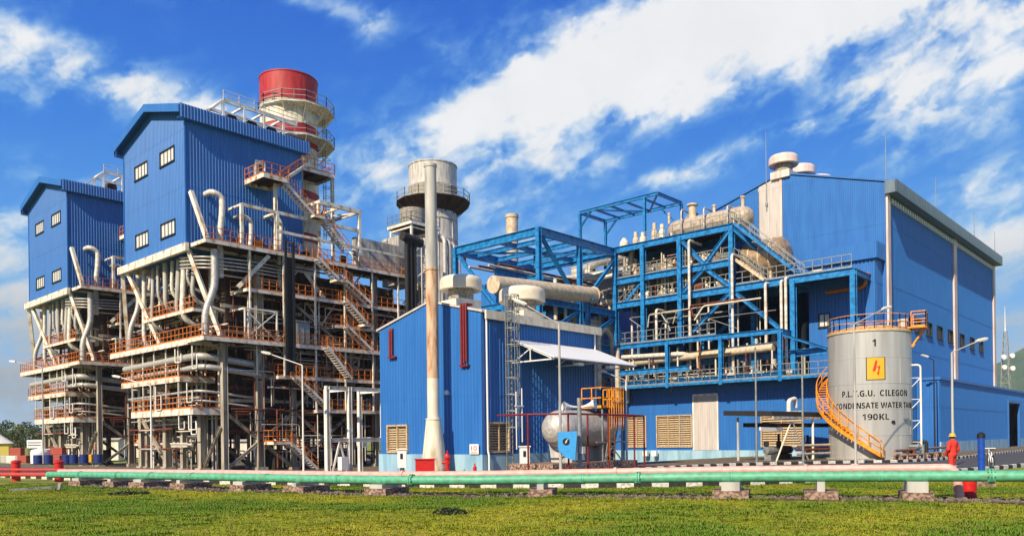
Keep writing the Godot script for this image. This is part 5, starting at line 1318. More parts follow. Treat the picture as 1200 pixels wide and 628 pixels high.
	g2 = G.new(); g2.rail([V(71, 20, 43.6), V(71, 20, 55.8)], false, 1.1, 1.3); part(rp, "railing", g2, M.galv)

# ---- machine hall, low wall, annexe ---------------------------------------------------------
func build_hall() -> void:
	var u0 := 72.0; var u1 := 113.0; var v0 := 22.0; var v1 := 40.4; var vm := 31.2; var he := 23.0; var hr := 26.1; var b := -1.0
	var t := thing("machine_hall", "huge blue ribbed machine hall with pink pilasters and deep eaves", "building", V(93, 0, 31))
	var gable := func(s: float) -> float: return lerpf(hr, he + 0.3, absf(v1 - s - vm) / (vm - v0)) - b
	var flat := func(_s: float) -> float: return he - b
	var g := G.new()
	g.corr(V(u0, b, vm - 0.0), V(u0, b, v0), func(s: float) -> float: return lerpf(hr, he + 0.3, s / (vm - v0)) - b, [[0.0, 2.9, -0.1, 14.9 - b], [vm - 28.2, vm - 27.2, 11.4 - b, 12.4 - b]], 0.32)
	part(t, "gable_wall", g, M.blue)
	g = G.new(); g.corr(V(u0, b, 33.5), V(u0, b, vm), func(s: float) -> float: return lerpf(hr, he + 0.3, (33.5 - s - vm) / (vm - v0)) - b, [[-0.1, 2.4, -0.1, 14.9 - b]], 0.32); part(t, "gable_panel", g, M.panel_grey, "grey sheeted strip of the gable")
	g = G.new(); g.corr(V(u0, b, v1), V(u0, b, 33.5), func(s: float) -> float: return lerpf(hr, he + 0.3, (v1 - s - vm) / (vm - v0)) - b, [[-0.1, 7.0, -0.1, 14.9 - b]], 0.32); part(t, "gable_wall", g, M.blue)
	var holes := []
	var wu := [80.7, 84.4, 88.2, 92.2, 97.0, 101.4, 105.7]
	for u in wu: holes.append([u - u0 - 0.95, u - u0 + 0.95, 11.3 - b, 12.5 - b])
	holes.append([0.9, 1.9, 1.0 - b, 4.0 - b]); holes.append([4.35, 5.65, 1.3 - b, 3.9 - b])
	g = G.new(); g.corr(V(u0, b, v0), V(u1, b, v0), flat, holes, 0.32); part(t, "long_wall", g, M.blue)
	g = G.new(); g.corr(V(u1, b, v0), V(u1, b, v1), gable, [], 0.5); g.corr(V(u1, b, v1), V(u0, b, v1), flat, [], 0.5); part(t, "rear_wall", g, M.blue)
	g = G.new(); g.span(V(u0, 6.2, v0 + 0.2), V(u1 - 0.2, 6.4, v1 - 0.2)); part(t, "operating_floor", g, M.concrete)
	for u in wu: window(t, V(u, 11.9, v0), Vector3(0, 0, 1), 1.9, 1.2, 3, M.frame_dark, M.window_dark)
	window(t, V(u0, 11.9, 27.7), Vector3(-1, 0, 0), 1.0, 1.0, 2, M.frame_dark, M.window_pane)
	g = G.new(); g.span(V(u0 + 0.3, b, v0 - 0.12), V(u1, 1.1, v0 + 0.02)); part(t, "plinth", g, M.blue_pale)
	for s in 2:
		g = G.new()
		var va := v0 - 0.9 if s == 0 else v1 + 0.6
		var vb := vm
		var sl := (hr - he - 0.3) / (vm - v0)
		var lo := hr + 0.1 - sl * absf(va - vm)
		g.prism([V(u0 - 0.12, hr + 0.1, vb), V(u0 - 0.12, lo, va), V(u0 - 0.12, lo + 0.16, va), V(u0 - 0.12, hr + 0.26, vb)], Vector3(u1 - u0 + 0.1, 0, 0))
		var rf := part(t, "roof", g, M.blue)
		if s == 0:
			g = G.new(); g.corr(V(u0 - 0.35, lo - 0.85, va - 0.05), V(u1, lo - 0.85, va - 0.05), func(_s2: float) -> float: return 1.1, [], 0.32); g.span(V(u0 - 0.35, lo - 0.85, va - 0.04), V(u1, lo - 0.8, v0 - 0.05)); part(rf, "fascia", g, M.fascia_grey)
			g = G.new(); g.span(V(u0 - 0.34, lo - 0.83, va - 0.02), V(u0 - 0.3, lo + 0.24, v0 - 0.05)); part(rf, "end_plate", g, M.fascia_grey)
	var bm := G.new(); bm.box(Vector3.ZERO, Vector3(0.3, 0.42, 0.2)); var bmesh := bm.make(M.white_clean)
	var x := u0 + 1.2
	while x < u1 - 0.5:
		put(t, "eaves_bracket", bmesh, V(x, he - 1.1, v0 - 0.16)); x += 0.72
	for q in [[u0 + 0.0, 0.7], [93.6, 1.1], [u1 - 0.9, 0.9]]:
		g = G.new(); g.span(V(q[0] - 0.05, b, v0 - 0.2), V(q[0] + q[1], he - 0.6 if q[0] > u0 + 1 else he - 0.2, v0 - 0.03)); part(t, "pilaster", g, M.pink_strip)
	g = G.new(); g.span(V(u0 - 0.12, 12.8, vm - 0.1), V(u0 - 0.03, hr, vm + 0.12)); part(t, "flashing", g, M.pink_strip)
	# lower block in front of the gable
	var lb := thing("hall_annexe", "stepped blue block with parapet built against the hall gable", "building", V(71, 0, 25))
	g = G.new()
	g.corr(V(70.2, b, 28.0), V(70.2, b, 22.35), func(_s: float) -> float: return 17.0 - b, [[0.9, 1.8, 11.3 - b, 12.4 - b]], 0.32); g.corr(V(70.2, b, 22.35), V(71.9, b, 22.35), func(_s: float) -> float: return 17.0 - b, [], 0.32); g.corr(V(71.9, b, 28.0), V(70.2, b, 28.0), func(_s: float) -> float: return 17.0 - b, [], 0.32)
	part(lb, "wall", g, M.blue)
	g = G.new(); g.corr(V(69.9, 16.6, 28.3), V(69.9, 16.6, 22.1), func(_s: float) -> float: return 1.4, [], 0.32); g.corr(V(69.9, 16.6, 22.1), V(71.9, 16.6, 22.1), func(_s: float) -> float: return 1.4, [], 0.32); g.span(V(69.92, 16.6, 22.12), V(71.9, 16.66, 28.3)); part(lb, "parapet", g, M.blue)
	window(lb, V(70.2, 11.85, 26.65), Vector3(-1, 0, 0), 0.9, 1.1, 2, M.frame_dark, M.window_pane)
	g = G.new(); g.box(V(69.8, 15.9, 27.0), Vector3(0.5, 0.7, 0.9)); part(lb, "duct_box", g, M.cream)
	g = G.new(); g.pipe([V(69.9, 14.2, 26.4), V(69.9, 14.2, 23.2), V(69.9, 15.4, 22.8)], 0.16, 0.4); part(lb, "wall_pipe", g, M.orange)
	# ventilators and lightning rods on the ridge
	ventilator("pink mushroom ventilator at the gable end of the hall ridge", V(72.6, 25.9, 31.2), 1.35, 2.2, M.pink_strip)
	ventilator("second pink mushroom ventilator along the hall ridge", V(76.6, 25.9, 31.2), 1.35, 2.2, M.pink_strip)
	ventilator("third pink mushroom ventilator farther along the hall ridge", V(81.0, 25.9, 31.2), 1.35, 2.2, M.pink_strip)
	var n := 0
	for q in [[73.2, 22.3, 27.9, "above the corner pilaster"], [88.8, 22.3, 27.8, "above the first eaves bay"], [104.8, 22.3, 27.6, "beyond the middle pilaster"], [115.5, 22.3, 27.2, "at the far eaves corner"], [71.9, 32.6, 30.5, "beside the gable ventilator"]]:
		g = G.new(); g.tube([V(q[0], 23.0, q[1]), V(q[0], q[2], q[1])], 0.05, 6, 0.02); g.box(V(q[0], 23.6, q[1]), Vector3(0.2, 0.3, 0.2))
		solo("lightning_rod", g, M.galv, "thin lightning rod on the machine hall roof " + q[3], "lightning rod", V(q[0], 23.3, q[1]), "lightning rods")
	# annexe along the long wall
	var an := thing("road_annexe", "long low deep blue annexe with a dark doorway along the hall", "building", V(100, 0, 21))
	g = G.new()
	g.corr(V(80.0, b, 21.9), V(80.0, b, 20.0), func(_s: float) -> float: return 6.75 - b, [], 0.3); g.corr(V(80.0, b, 20.0), V(140.0, b, 20.0), func(_s: float) -> float: return 6.75 - b, [[29.2, 35.6, 0.0, 5.3 - b]], 0.32)
	g.span(V(80.0, 6.6, 20.05), V(140, 6.7, 21.85))
	part(an, "wall", g, M.blue)
	g = G.new(); g.span(V(79.9, b, 19.88), V(109.2, 1.0, 20.0)); g.span(V(115.6, b, 19.88), V(140, 1.0, 20.0)); part(an, "plinth", g, M.blue_pale)
	g = G.new(); g.span(V(79.85, 6.7, 19.85), V(140, 6.95, 21.9)); part(an, "coping", g, M.blue)
	g = G.new(); g.span(V(109.3, 0.0, 20.6), V(112.4, 5.3, 20.7)); part(an, "door", g, M.grey_paint)
	g = G.new(); g.span(V(109.0, 0, 29.9), V(124.0, 5.3, 30.0)); g.span(V(108.9, 0, 22.1), V(109.0, 5.3, 30.0)); g.span(V(124.0, 0, 20.1), V(124.1, 5.3, 30.0)); g.span(V(108.9, 5.3, 20.2), V(124.1, 5.4, 30.0)); part(an, "inner_room", g, M.grey_paint)
	g = G.new()
	for u in [109.1, 115.7]: g.span(V(u - 0.15, 0, 19.82), V(u + 0.15, 5.3, 20.1))
	g.span(V(108.9, 5.3, 19.8), V(115.9, 5.6, 20.1)); part(an, "door_frame", g, M.blue)
	# tall louvred window beside the tank, on the hall wall
	louvre(t, V(u0 + 5.0, 2.6, v0 - 0.05), Vector3(0, 0, 1), 1.3, 2.6, 2, 9)
	louvre(t, V(u0 + 1.4, 2.5, v0 - 0.2), Vector3(0, 0, 1), 1.0, 3.0, 1, 10)

func build_low_wall() -> void:
	var U := 66.0; var b := -1.2; var top := 6.4
	var t := thing("switch_building", "long low blue ribbed building with louvres below the pipe gallery", "building", V(68, -1, 35))
	var g := G.new()
	var va := 46.2; var vb := 22.6
	var hs := []
	for q in [[44.6, 42.5], [41.2, 37.5], [30.6, 27.0]]: hs.append([va - q[0], va - q[1], 0.85 - b, 3.75 - b])
	g.corr(V(U, b, va), V(U, b, vb), func(_s: float) -> float: return top - b, hs, 0.3, 0.05)
	g.corr(V(U, b, vb), V(71.9, b, vb), func(_s: float) -> float: return top - b, [], 0.3)
	g.corr(V(71.9, b, va), V(U, b, va), func(_s: float) -> float: return top - b, [], 0.3); g.span(V(71.2, b, vb), V(71.3, top - 0.2, va))
	g.span(V(U + 0.1, top - 0.15, vb + 0.1), V(71.3, top - 0.05, va - 0.1))
	part(t, "wall", g, M.blue)
	g = G.new(); g.span(V(U - 0.12, b, vb - 0.1), V(U + 0.02, 0.5, va + 0.1)); part(t, "plinth", g, M.blue_pale)
	g = G.new(); g.span(V(U - 0.16, top - 0.55, vb - 0.1), V(U - 0.06, top + 0.1, va + 0.1)); part(t, "fascia", g, M.blue)
	louvre(t, V(U, 2.3, 43.55), Vector3(-1, 0, 0), 2.1, 2.9, 2, 14)
	louvre(t, V(U, 2.3, 39.35), Vector3(-1, 0, 0), 3.7, 2.9, 3, 14)
	louvre(t, V(U, 2.3, 28.8), Vector3(-1, 0, 0), 3.6, 2.9, 2, 14)
	g = G.new(); g.corr(V(U - 0.09, 0.52, 37.2), V(U - 0.09, 0.52, 34.85), func(_s: float) -> float: return 5.0, [], 0.24); part(t, "roller_door", g, M.panel_grey, "pale grey ribbed door panel")
	g = G.new(); g.span(V(U - 0.14, 5.5, 34.75), V(U - 0.06, 5.7, 37.3)); g.span(V(U - 0.141, 0.5, 37.2), V(U - 0.05, 5.5, 37.34)); g.span(V(U - 0.141, 0.5, 34.72), V(U - 0.05, 5.5, 34.86)); part(t, "door_frame", g, M.white)
	for q in [[42.2, "beside the small louvre"], [41.2, "under the wide louvre"]]:
		var k := thing("wall_meter_box", "small white box on a post " + q[1] + " of the low building", "box", V(65.4, -1, q[0]), "meter boxes by the low building")
		g = G.new(); g.box(V(65.4, 0.2, q[0]), Vector3(0.3, 0.5, 0.5)); part(k, "case", g, M.white_clean)
		g = G.new(); g.tube([V(65.4, -1.1, q[0]), V(65.4, 0.0, q[0])], 0.07, 6); part(k, "post", g, M.galv)

func build_shelter() -> void:
	var t := thing("pump_shelter", "dark flat roofed pump shelter with inverted vee frame before the low building", "shelter", V(57, 0, 24))
	var g := G.new(); g.prism([V(51.6, 3.1, 23.2), V(63.0, 3.1, 22.0), V(63.4, 3.25, 26.2), V(52.0, 3.25, 27.0)], Vector3(0, 0.34, 0)); part(t, "roof", g, M.dark)
	g = G.new(); g.bar(V(51.6, 3.0, 23.15), V(58.4, 3.0, 22.5), 0.1, 0.18); part(t, "fascia", g, M.grey_paint)
	g = G.new(); g.prism([V(53.0, 2.35, 23.5), V(62.0, 2.35, 22.6), V(62.0, 2.4, 25.0), V(53.0, 2.4, 26.0)], Vector3(0, 0.3, 0)); part(t, "lower_roof", g, M.casing)
	g = G.new(); g.bar(V(50.6, 2.25, 23.6), V(53.4, 2.2, 23.3), 0.12, 0.22); part(t, "lamp_arm", g, M.white_clean)
	g = G.new(); g.pipe([V(52.3, -0.1, 23.3), V(54.3, 2.85, 23.0), V(57.0, -0.1, 22.9)], 0.06, 0.35); part(t, "vee_frame", g, M.cream)
	for q in [[57.3, 22.7], [62.2, 22.8], [52.6, 26.2], [62.6, 25.6]]:
		g = G.new(); g.tube([V(q[0], -0.1, q[1]), V(q[0], 3.1, q[1])], 0.09, 8); part(t, "post", g, M.grey_paint if q[0] != 57.3 else M.white)
	g = G.new(); g.pipe([V(56.2, 3.2, 24), V(56.2, 4.3, 24), V(57.4, 4.5, 24), V(57.4, 3.8, 24)], 0.16, 0.3); part(t, "vent_hood", g, M.white)
	var r := RandomNumberGenerator.new(); r.seed = 3
	for i in 9:
		g = G.new(); var u := r.randf_range(53, 62); var v := r.randf_range(23.4, 25.6)
		if i % 2 == 0: g.lathe(V(u, 0.7, v), [Vector2(0, -0.6), Vector2(0.28, -0.55), Vector2(0.33, 0), Vector2(0.28, 0.55), Vector2(0, 0.6)], 12, Vector3(1, 0, 0.3)); g.box(V(u, 0.2, v), Vector3(1.2, 0.4, 0.5))
		else: g.tube([V(u, 0, v), V(u, r.randf_range(1.0, 2.0), v)], 0.1, 8); g.box(V(u, r.randf_range(0.9, 1.3), v), Vector3(0.35, 0.4, 0.25))
		part(t, "pump", g, [M.casing, M.dark, M.galv, M.rust][r.randi_range(0, 3)])
	for k in 3:
		g = G.new(); g.tube([V(54, 0.45 + k * 0.3, 22.6), V(64, 0.45 + k * 0.3, 21.2)], 0.09, 8); part(t, "pipe_run", g, [M.grey_paint, M.rust, M.beige][k])
	# white portal frame beside the boiler stairs
	var w := thing("portal_frame", "pale steel portal frame with an A shaped prop before the boiler", "steel frame", V(37, -0.6, 50))
	for q in [[34.4, 50.0], [36.4, 50.0], [39.6, 50.0], [36.4, 53.0], [39.6, 53.0]]:
		g = G.new(); g.ibar(V(q[0], gh(q[0], q[1]) - 0.1, q[1]), V(q[0], 5.9, q[1]), 0.3, 0.3, Vector3.RIGHT); part(w, "column", g, M.white)
	for q in [[V(34.4, 5.75, 50), V(39.6, 5.75, 50)], [V(34.4, 1.85, 50), V(39.6, 1.85, 50)], [V(36.4, 5.75, 50), V(36.4, 5.75, 53)], [V(39.6, 5.75, 50), V(39.6, 5.75, 53)]]:
		g = G.new(); g.ibar(q[0], q[1], 0.3, 0.22); part(w, "beam", g, M.white)
	g = G.new(); g.bar(V(34.6, -0.9, 49.9), V(35.4, 1.7, 49.9), 0.13); g.bar(V(36.2, -0.9, 49.9), V(35.4, 1.7, 49.9), 0.13); part(w, "prop", g, M.white)
	var fc := thing("field_cabinet", "white cabinet on a post under the A shaped prop", "cabinet", V(35.4, -1, 49.5))
	g = G.new(); g.box(V(35.4, 0.1, 49.5), Vector3(0.6, 1.0, 0.5)); part(fc, "case", g, M.white_clean)
	g = G.new(); g.tube([V(35.4, -1.1, 49.5), V(35.4, -0.4, 49.5)], 0.1, 8); part(fc, "post", g, M.galv)
	g = G.new(); g.lathe(V(38.4, 0, 47.5), [Vector2(0, -1.0), Vector2(0.35, -1.0), Vector2(0.35, 0.35), Vector2(0.3, 0.4), Vector2(0, 0.4)], 16); solo("red_drum", g, M.red, "red drum standing by the portal frame", "drum", V(38.4, -1, 47.5))

# ---- condensate water tank ------------------------------------------------------------------
func curved_text(par: Node3D, words: String, ctr: Vector3, rad: float, mid: float, h: float, size: float, wide: float) -> void:
	var f := SystemFont.new(); f.font_names = PackedStringArray(["Droid Sans"]); f.font_weight = 700
	var tm := TextMesh.new(); tm.text = words; tm.font = f; tm.font_size = 32; tm.pixel_size = size / 24.0; tm.depth = 0.0; tm.curve_step = 2.0
	var arr := tm.surface_get_arrays(0)
	var vs: PackedVector3Array = arr[Mesh.ARRAY_VERTEX]; var idx: PackedInt32Array = arr[Mesh.ARRAY_INDEX]
	var box := tm.get_aabb(); var k := wide / box.size.x; var cx := box.get_center().x; var cy := box.get_center().y
	var g := G.new()
	for i in range(0, idx.size(), 3):
		var q := []
		for j in 3:
			var p := vs[idx[i + j]]
			var a := mid + (p.x - cx) * k / rad
			q.append(ctr + Vector3(cos(a) * (rad + 0.008), h + (p.y - cy), -sin(a) * (rad + 0.008)))
		g.tri(q[0], q[1], q[2])
	for i in g.n.size():
		var p := g.p[i] - ctr
		g.n[i] = Vector3(p.x, 0, p.z).normalized()
	part(par, "lettering", g, M.black_paint)

func build_tank() -> void:
	var c := V(60.0, 0, 19.6); var r := 2.78; var top := 9.05
	var t := thing("water_tank", "upright silver condensate water tank with black lettering and orange stair", "tank", c)
	var g := G.new()
	g.lathe(c, [Vector2(r, 0.1), Vector2(r, 1.7), Vector2(r + 0.008, 1.7), Vector2(r + 0.008, 3.5), Vector2(r, 3.5), Vector2(r, 5.3), Vector2(r + 0.008, 5.3), Vector2(r + 0.008, 7.1), Vector2(r, 7.1), Vector2(r, top)], 64); part(t, "shell", g, M.tank)
	for y in [1.7, 3.5, 5.3, 7.1]:
		g = G.new(); g.lathe(c + Vector3.UP * y, [Vector2(r, -0.03), Vector2(r + 0.02, -0.015), Vector2(r + 0.02, 0.015), Vector2(r, 0.03)], 64); part(t, "weld_seam", g, M.tank)
		for k in 5:
			var a := TAU * (k + fposmod(y * 0.37, 1.0)) / 5.0; var d := Vector3(cos(a), 0, sin(a)) * (r + 0.012)
			g = G.new(); g.bar(c + d + Vector3.UP * (y - 1.78), c + d + Vector3.UP * (y - 0.02), 0.03); part(t, "weld_seam", g, M.tank)
	g = G.new(); g.lathe(c, [Vector2(r, top - 0.12), Vector2(r + 0.07, top - 0.12), Vector2(r + 0.07, top + 0.02), Vector2(r * 0.6, top + 0.42), Vector2(0, top + 0.55)], 64); part(t, "roof", g, M.tank_roof)
	g = G.new(); g.lathe(c, [Vector2(r + 0.35, -0.2), Vector2(r + 0.3, 0.1), Vector2(0, 0.11)], 40); part(t, "plinth", g, M.concrete)
	# which way the front faces: towards the road
	var face := atan2(19.6, -60.0) + 0.0   # angle in the (x, -z -> v) sense used by curved_text: x = cos, z = -sin
	face = PI - atan2(-19.6, 60.0) * -1.0
	face = atan2(-19.6, -60.0)
	var mid := face + 0.12
	curved_text(t, "1", c, r, mid, 8.1, 0.52, 0.22)
	curved_text(t, "P.L.T.G.U.  CILEGON", c, r, mid + 0.05, 4.62, 0.44, 4.75)
	curved_text(t, "CONDENSATE WATER TANK", c, r, mid + 0.09, 3.78, 0.42, 6.2)
	curved_text(t, "190KL", c, r, mid + 0.02, 2.98, 0.44, 1.75)
	# emblem: yellow plate with a red flash
	var ea := mid + 0.03
	var eb := G.new(); var ef := G.new()
	var place := func(x: float, y: float, o: float) -> Vector3: return c + Vector3(cos(ea + x / r) * (r + o), 6.32 + y, -sin(ea + x / r) * (r + o))
	for i in 6:
		var x0 := -0.6 + i * 0.2; var x1 := x0 + 0.2
		eb.quad(place.call(x0, -0.8, 0.012), place.call(x1, -0.8, 0.012), place.call(x1, 0.8, 0.012), place.call(x0, 0.8, 0.012))
	for q in [[-0.62, -0.56, -0.8, 0.8], [0.56, 0.62, -0.8, 0.8]]: ef.quad(place.call(q[0], q[2], 0.017), place.call(q[1], q[2], 0.017), place.call(q[1], q[3], 0.017), place.call(q[0], q[3], 0.017))
	for i in 6:
		var x0 := -0.56 + i * 0.1867; var x1 := x0 + 0.1867
		for y in [-0.8, 0.74]: ef.quad(place.call(x0, y, 0.017), place.call(x1, y, 0.017), place.call(x1, y + 0.06, 0.017), place.call(x0, y + 0.06, 0.017))
	var plate := part(t, "emblem_plate", eb, M.yellow_sign); part(plate, "border", ef, M.black_paint)
	g = G.new()
	g.quad(place.call(-0.2, -0.12, 0.018), place.call(0.0, -0.12, 0.018), place.call(0.12, 0.55, 0.018), place.call(-0.02, 0.55, 0.018))
	g.quad(place.call(-0.2, -0.12, 0.019), place.call(-0.14, -0.24, 0.019), place.call(0.3, 0.12, 0.019), place.call(0.22, 0.2, 0.019))
	g.quad(place.call(0.12, -0.36, 0.0185), place.call(0.19, -0.32, 0.0185), place.call(0.3, 0.13, 0.0185), place.call(0.18, 0.08, 0.0185))
	g.tri(place.call(0.05, -0.28, 0.02), place.call(0.16, -0.52, 0.02), place.call(0.24, -0.22, 0.02))
	part(plate, "flash", g, M.red_paint)
	# helical stair: from the front foot round the far-from-road flank up to the roof
	var st := G.new(); var rl := G.new()
	var a0 := face + 0.22; var a1 := face - 3.55
	var steps := 46; var prev := []
	for i in steps + 1:
		var f := i / float(steps)
		var a := lerpf(a0, a1, f); var h := lerpf(0.25, top + 0.05, f)
		var d := Vector3(cos(a), 0, -sin(a))
		var pi := c + d * (r + 0.06) + Vector3.UP * h; var po := c + d * (r + 0.82) + Vector3.UP * h
		var tan := Vector3(-sin(a), 0, -cos(a))
		if i % 1 == 0: st.box((pi + po) * 0.5, Vector3(0.76, 0.05, 0.24), Basis(d, Vector3.UP, d.cross(Vector3.UP)))
		if prev:
			st.bar(prev[0], pi, 0.04, 0.2); st.bar(prev[1], po, 0.05, 0.24)
			for k in [0.5, 1.0]: rl.bar(prev[1] + Vector3.UP * k, po + Vector3.UP * k, 0.05)
			rl.bar(prev[0] + Vector3.UP * 1.0 + d * 0.05, pi + Vector3.UP * 1.0 + d * 0.05, 0.04)
		if i % 3 == 0: rl.bar(po, po + Vector3.UP * 1.0, 0.05); rl.bar(pi + d * 0.05, pi + d * 0.05 + Vector3.UP, 0.04)
		prev = [pi, po]
	var sp := part(t, "spiral_stair", st, M.orange_bright); part(sp, "railing", rl, M.orange_bright)
	# roof railing and the side platform
	g = G.new(); var pts := []
	for k in 28: pts.append(c + Vector3(cos(TAU * k / 28), 0, -sin(TAU * k / 28)) * (r - 0.03) + Vector3.UP * (top + 0.03))
	g.rail(pts, true, 1.05, 1.0, 0.045); part(t, "roof_railing", g, M.orange_mid)
	var pa := face + 1.45
	var pd := Vector3(cos(pa), 0, -sin(pa)); var pt := Vector3(-sin(pa), 0, -cos(pa))
	var pc := c + pd * (r + 0.35) + Vector3.UP * (top + 0.15)
	g = G.new(); g.box(pc, Vector3(1.3, 0.1, 1.6), Basis(pd, Vector3.UP, pd.cross(Vector3.UP))); g.bar(pc + pd * 0.5, c + pd * r + Vector3.UP * (top - 1.1), 0.1); g.bar(pc + pd * 0.5 + pt * 0.6, c + pd * r + pt * 0.6 + Vector3.UP * (top - 1.1), 0.1)
	var pl := part(t, "side_platform", g, M.orange_bright)
	g = G.new(); g.rail([pc - pt * 0.8 - pd * 0.3, pc - pt * 0.8 + pd * 0.6, pc + pt * 0.8 + pd * 0.6, pc + pt * 0.8 - pd * 0.3], false, 1.1, 0.6, 0.05); part(pl, "railing", g, M.orange_bright)
	g = G.new(); g.lathe(pc - pd * 0.9 + Vector3.UP * 0.3, [Vector2(0.28, -0.3), Vector2(0.28, 0.25), Vector2(0.36, 0.25), Vector2(0.36, 0.4), Vector2(0, 0.45)], 16); part(t, "roof_vent", g, M.pink_strip)
	# standpipe with ties on the flank
	g = G.new(); var sb := c + pd * (r + 0.55) + pt * -0.2
	g.pipe([c + pd * r + pt * -0.2 + Vector3.UP * 6.6, sb + Vector3.UP * 6.6, sb + Vector3.UP * 0.1], 0.07, 0.25); part(t, "standpipe", g, M.white)
	for k in 4:
		g = G.new(); g.bar(sb + Vector3.UP * (1.2 + k * 1.5), c + pd * r + pt * -0.2 + Vector3.UP * (0.6 + k * 1.5), 0.05); g.bar(sb + Vector3.UP * (1.2 + k * 1.5), c + pd * r + pt * -0.2 + Vector3.UP * (1.2 + k * 1.5), 0.04); part(t, "tie", g, M.white)
	g = G.new(); var ma := face + 0.55; g.lathe(c + Vector3(cos(ma), 0, -sin(ma)) * r + Vector3.UP * 2.6, [Vector2(0.0, 0.1), Vector2(0.12, 0.1), Vector2(0.12, 0.0)], 14, Vector3(cos(ma), 0, -sin(ma))); part(t, "nozzle", g, M.frame_dark)
	for k in 3:
		g = G.new(); var q := face + 0.85 + k * 0.3; var d := Vector3(cos(q), 0, -sin(q)); g.tube([c + d * r + Vector3.UP * (0.6 + k * 0.3), c + d * (r + 0.9) + Vector3.UP * (0.6 + k * 0.3)], 0.12, 10); g.lathe(c + d * (r + 0.6) + Vector3.UP * (0.6 + k * 0.3), [Vector2(0.24, -0.05), Vector2(0.24, 0.05), Vector2(0, 0.06)], 12, d); g.tube([c + d * (r + 0.85) + Vector3.UP * (0.6 + k * 0.3), c + d * (r + 0.85) + Vector3.UP * -0.05], 0.12, 10); part(t, "outlet_pipe", g, [M.rust, M.galv, M.dark][k])
	var lw := G.new()
	for k in 2: lw.tube([V(54.5, 0.35 + k * 0.35, 15.9 + k * 0.4), V(68.0, 0.35 + k * 0.35, 16.2 + k * 0.4)], 0.09, 8)
	for k in 6: lw.box(V(55.5 + k * 2.3, 0.2, 16.2), Vector3(0.2, 0.5, 0.9))
	solo("tank_pipe_run", lw, M.concrete_stained, "low rusty pipe run on sleepers before the water tank", "pipe", V(61, 0, 16))

# ---- pipeline in the grass ------------------------------------------------------------------
func spline(pts: Array) -> Array:
	var c := Curve3D.new()
	for i in pts.size():
		var t: Vector3 = (pts[mini(i + 1, pts.size() - 1)] - pts[maxi(i - 1, 0)]) / 6.0
		c.add_point(pts[i], -t, t)
	c.bake_interval = 0.5
	return Array(c.get_baked_points())

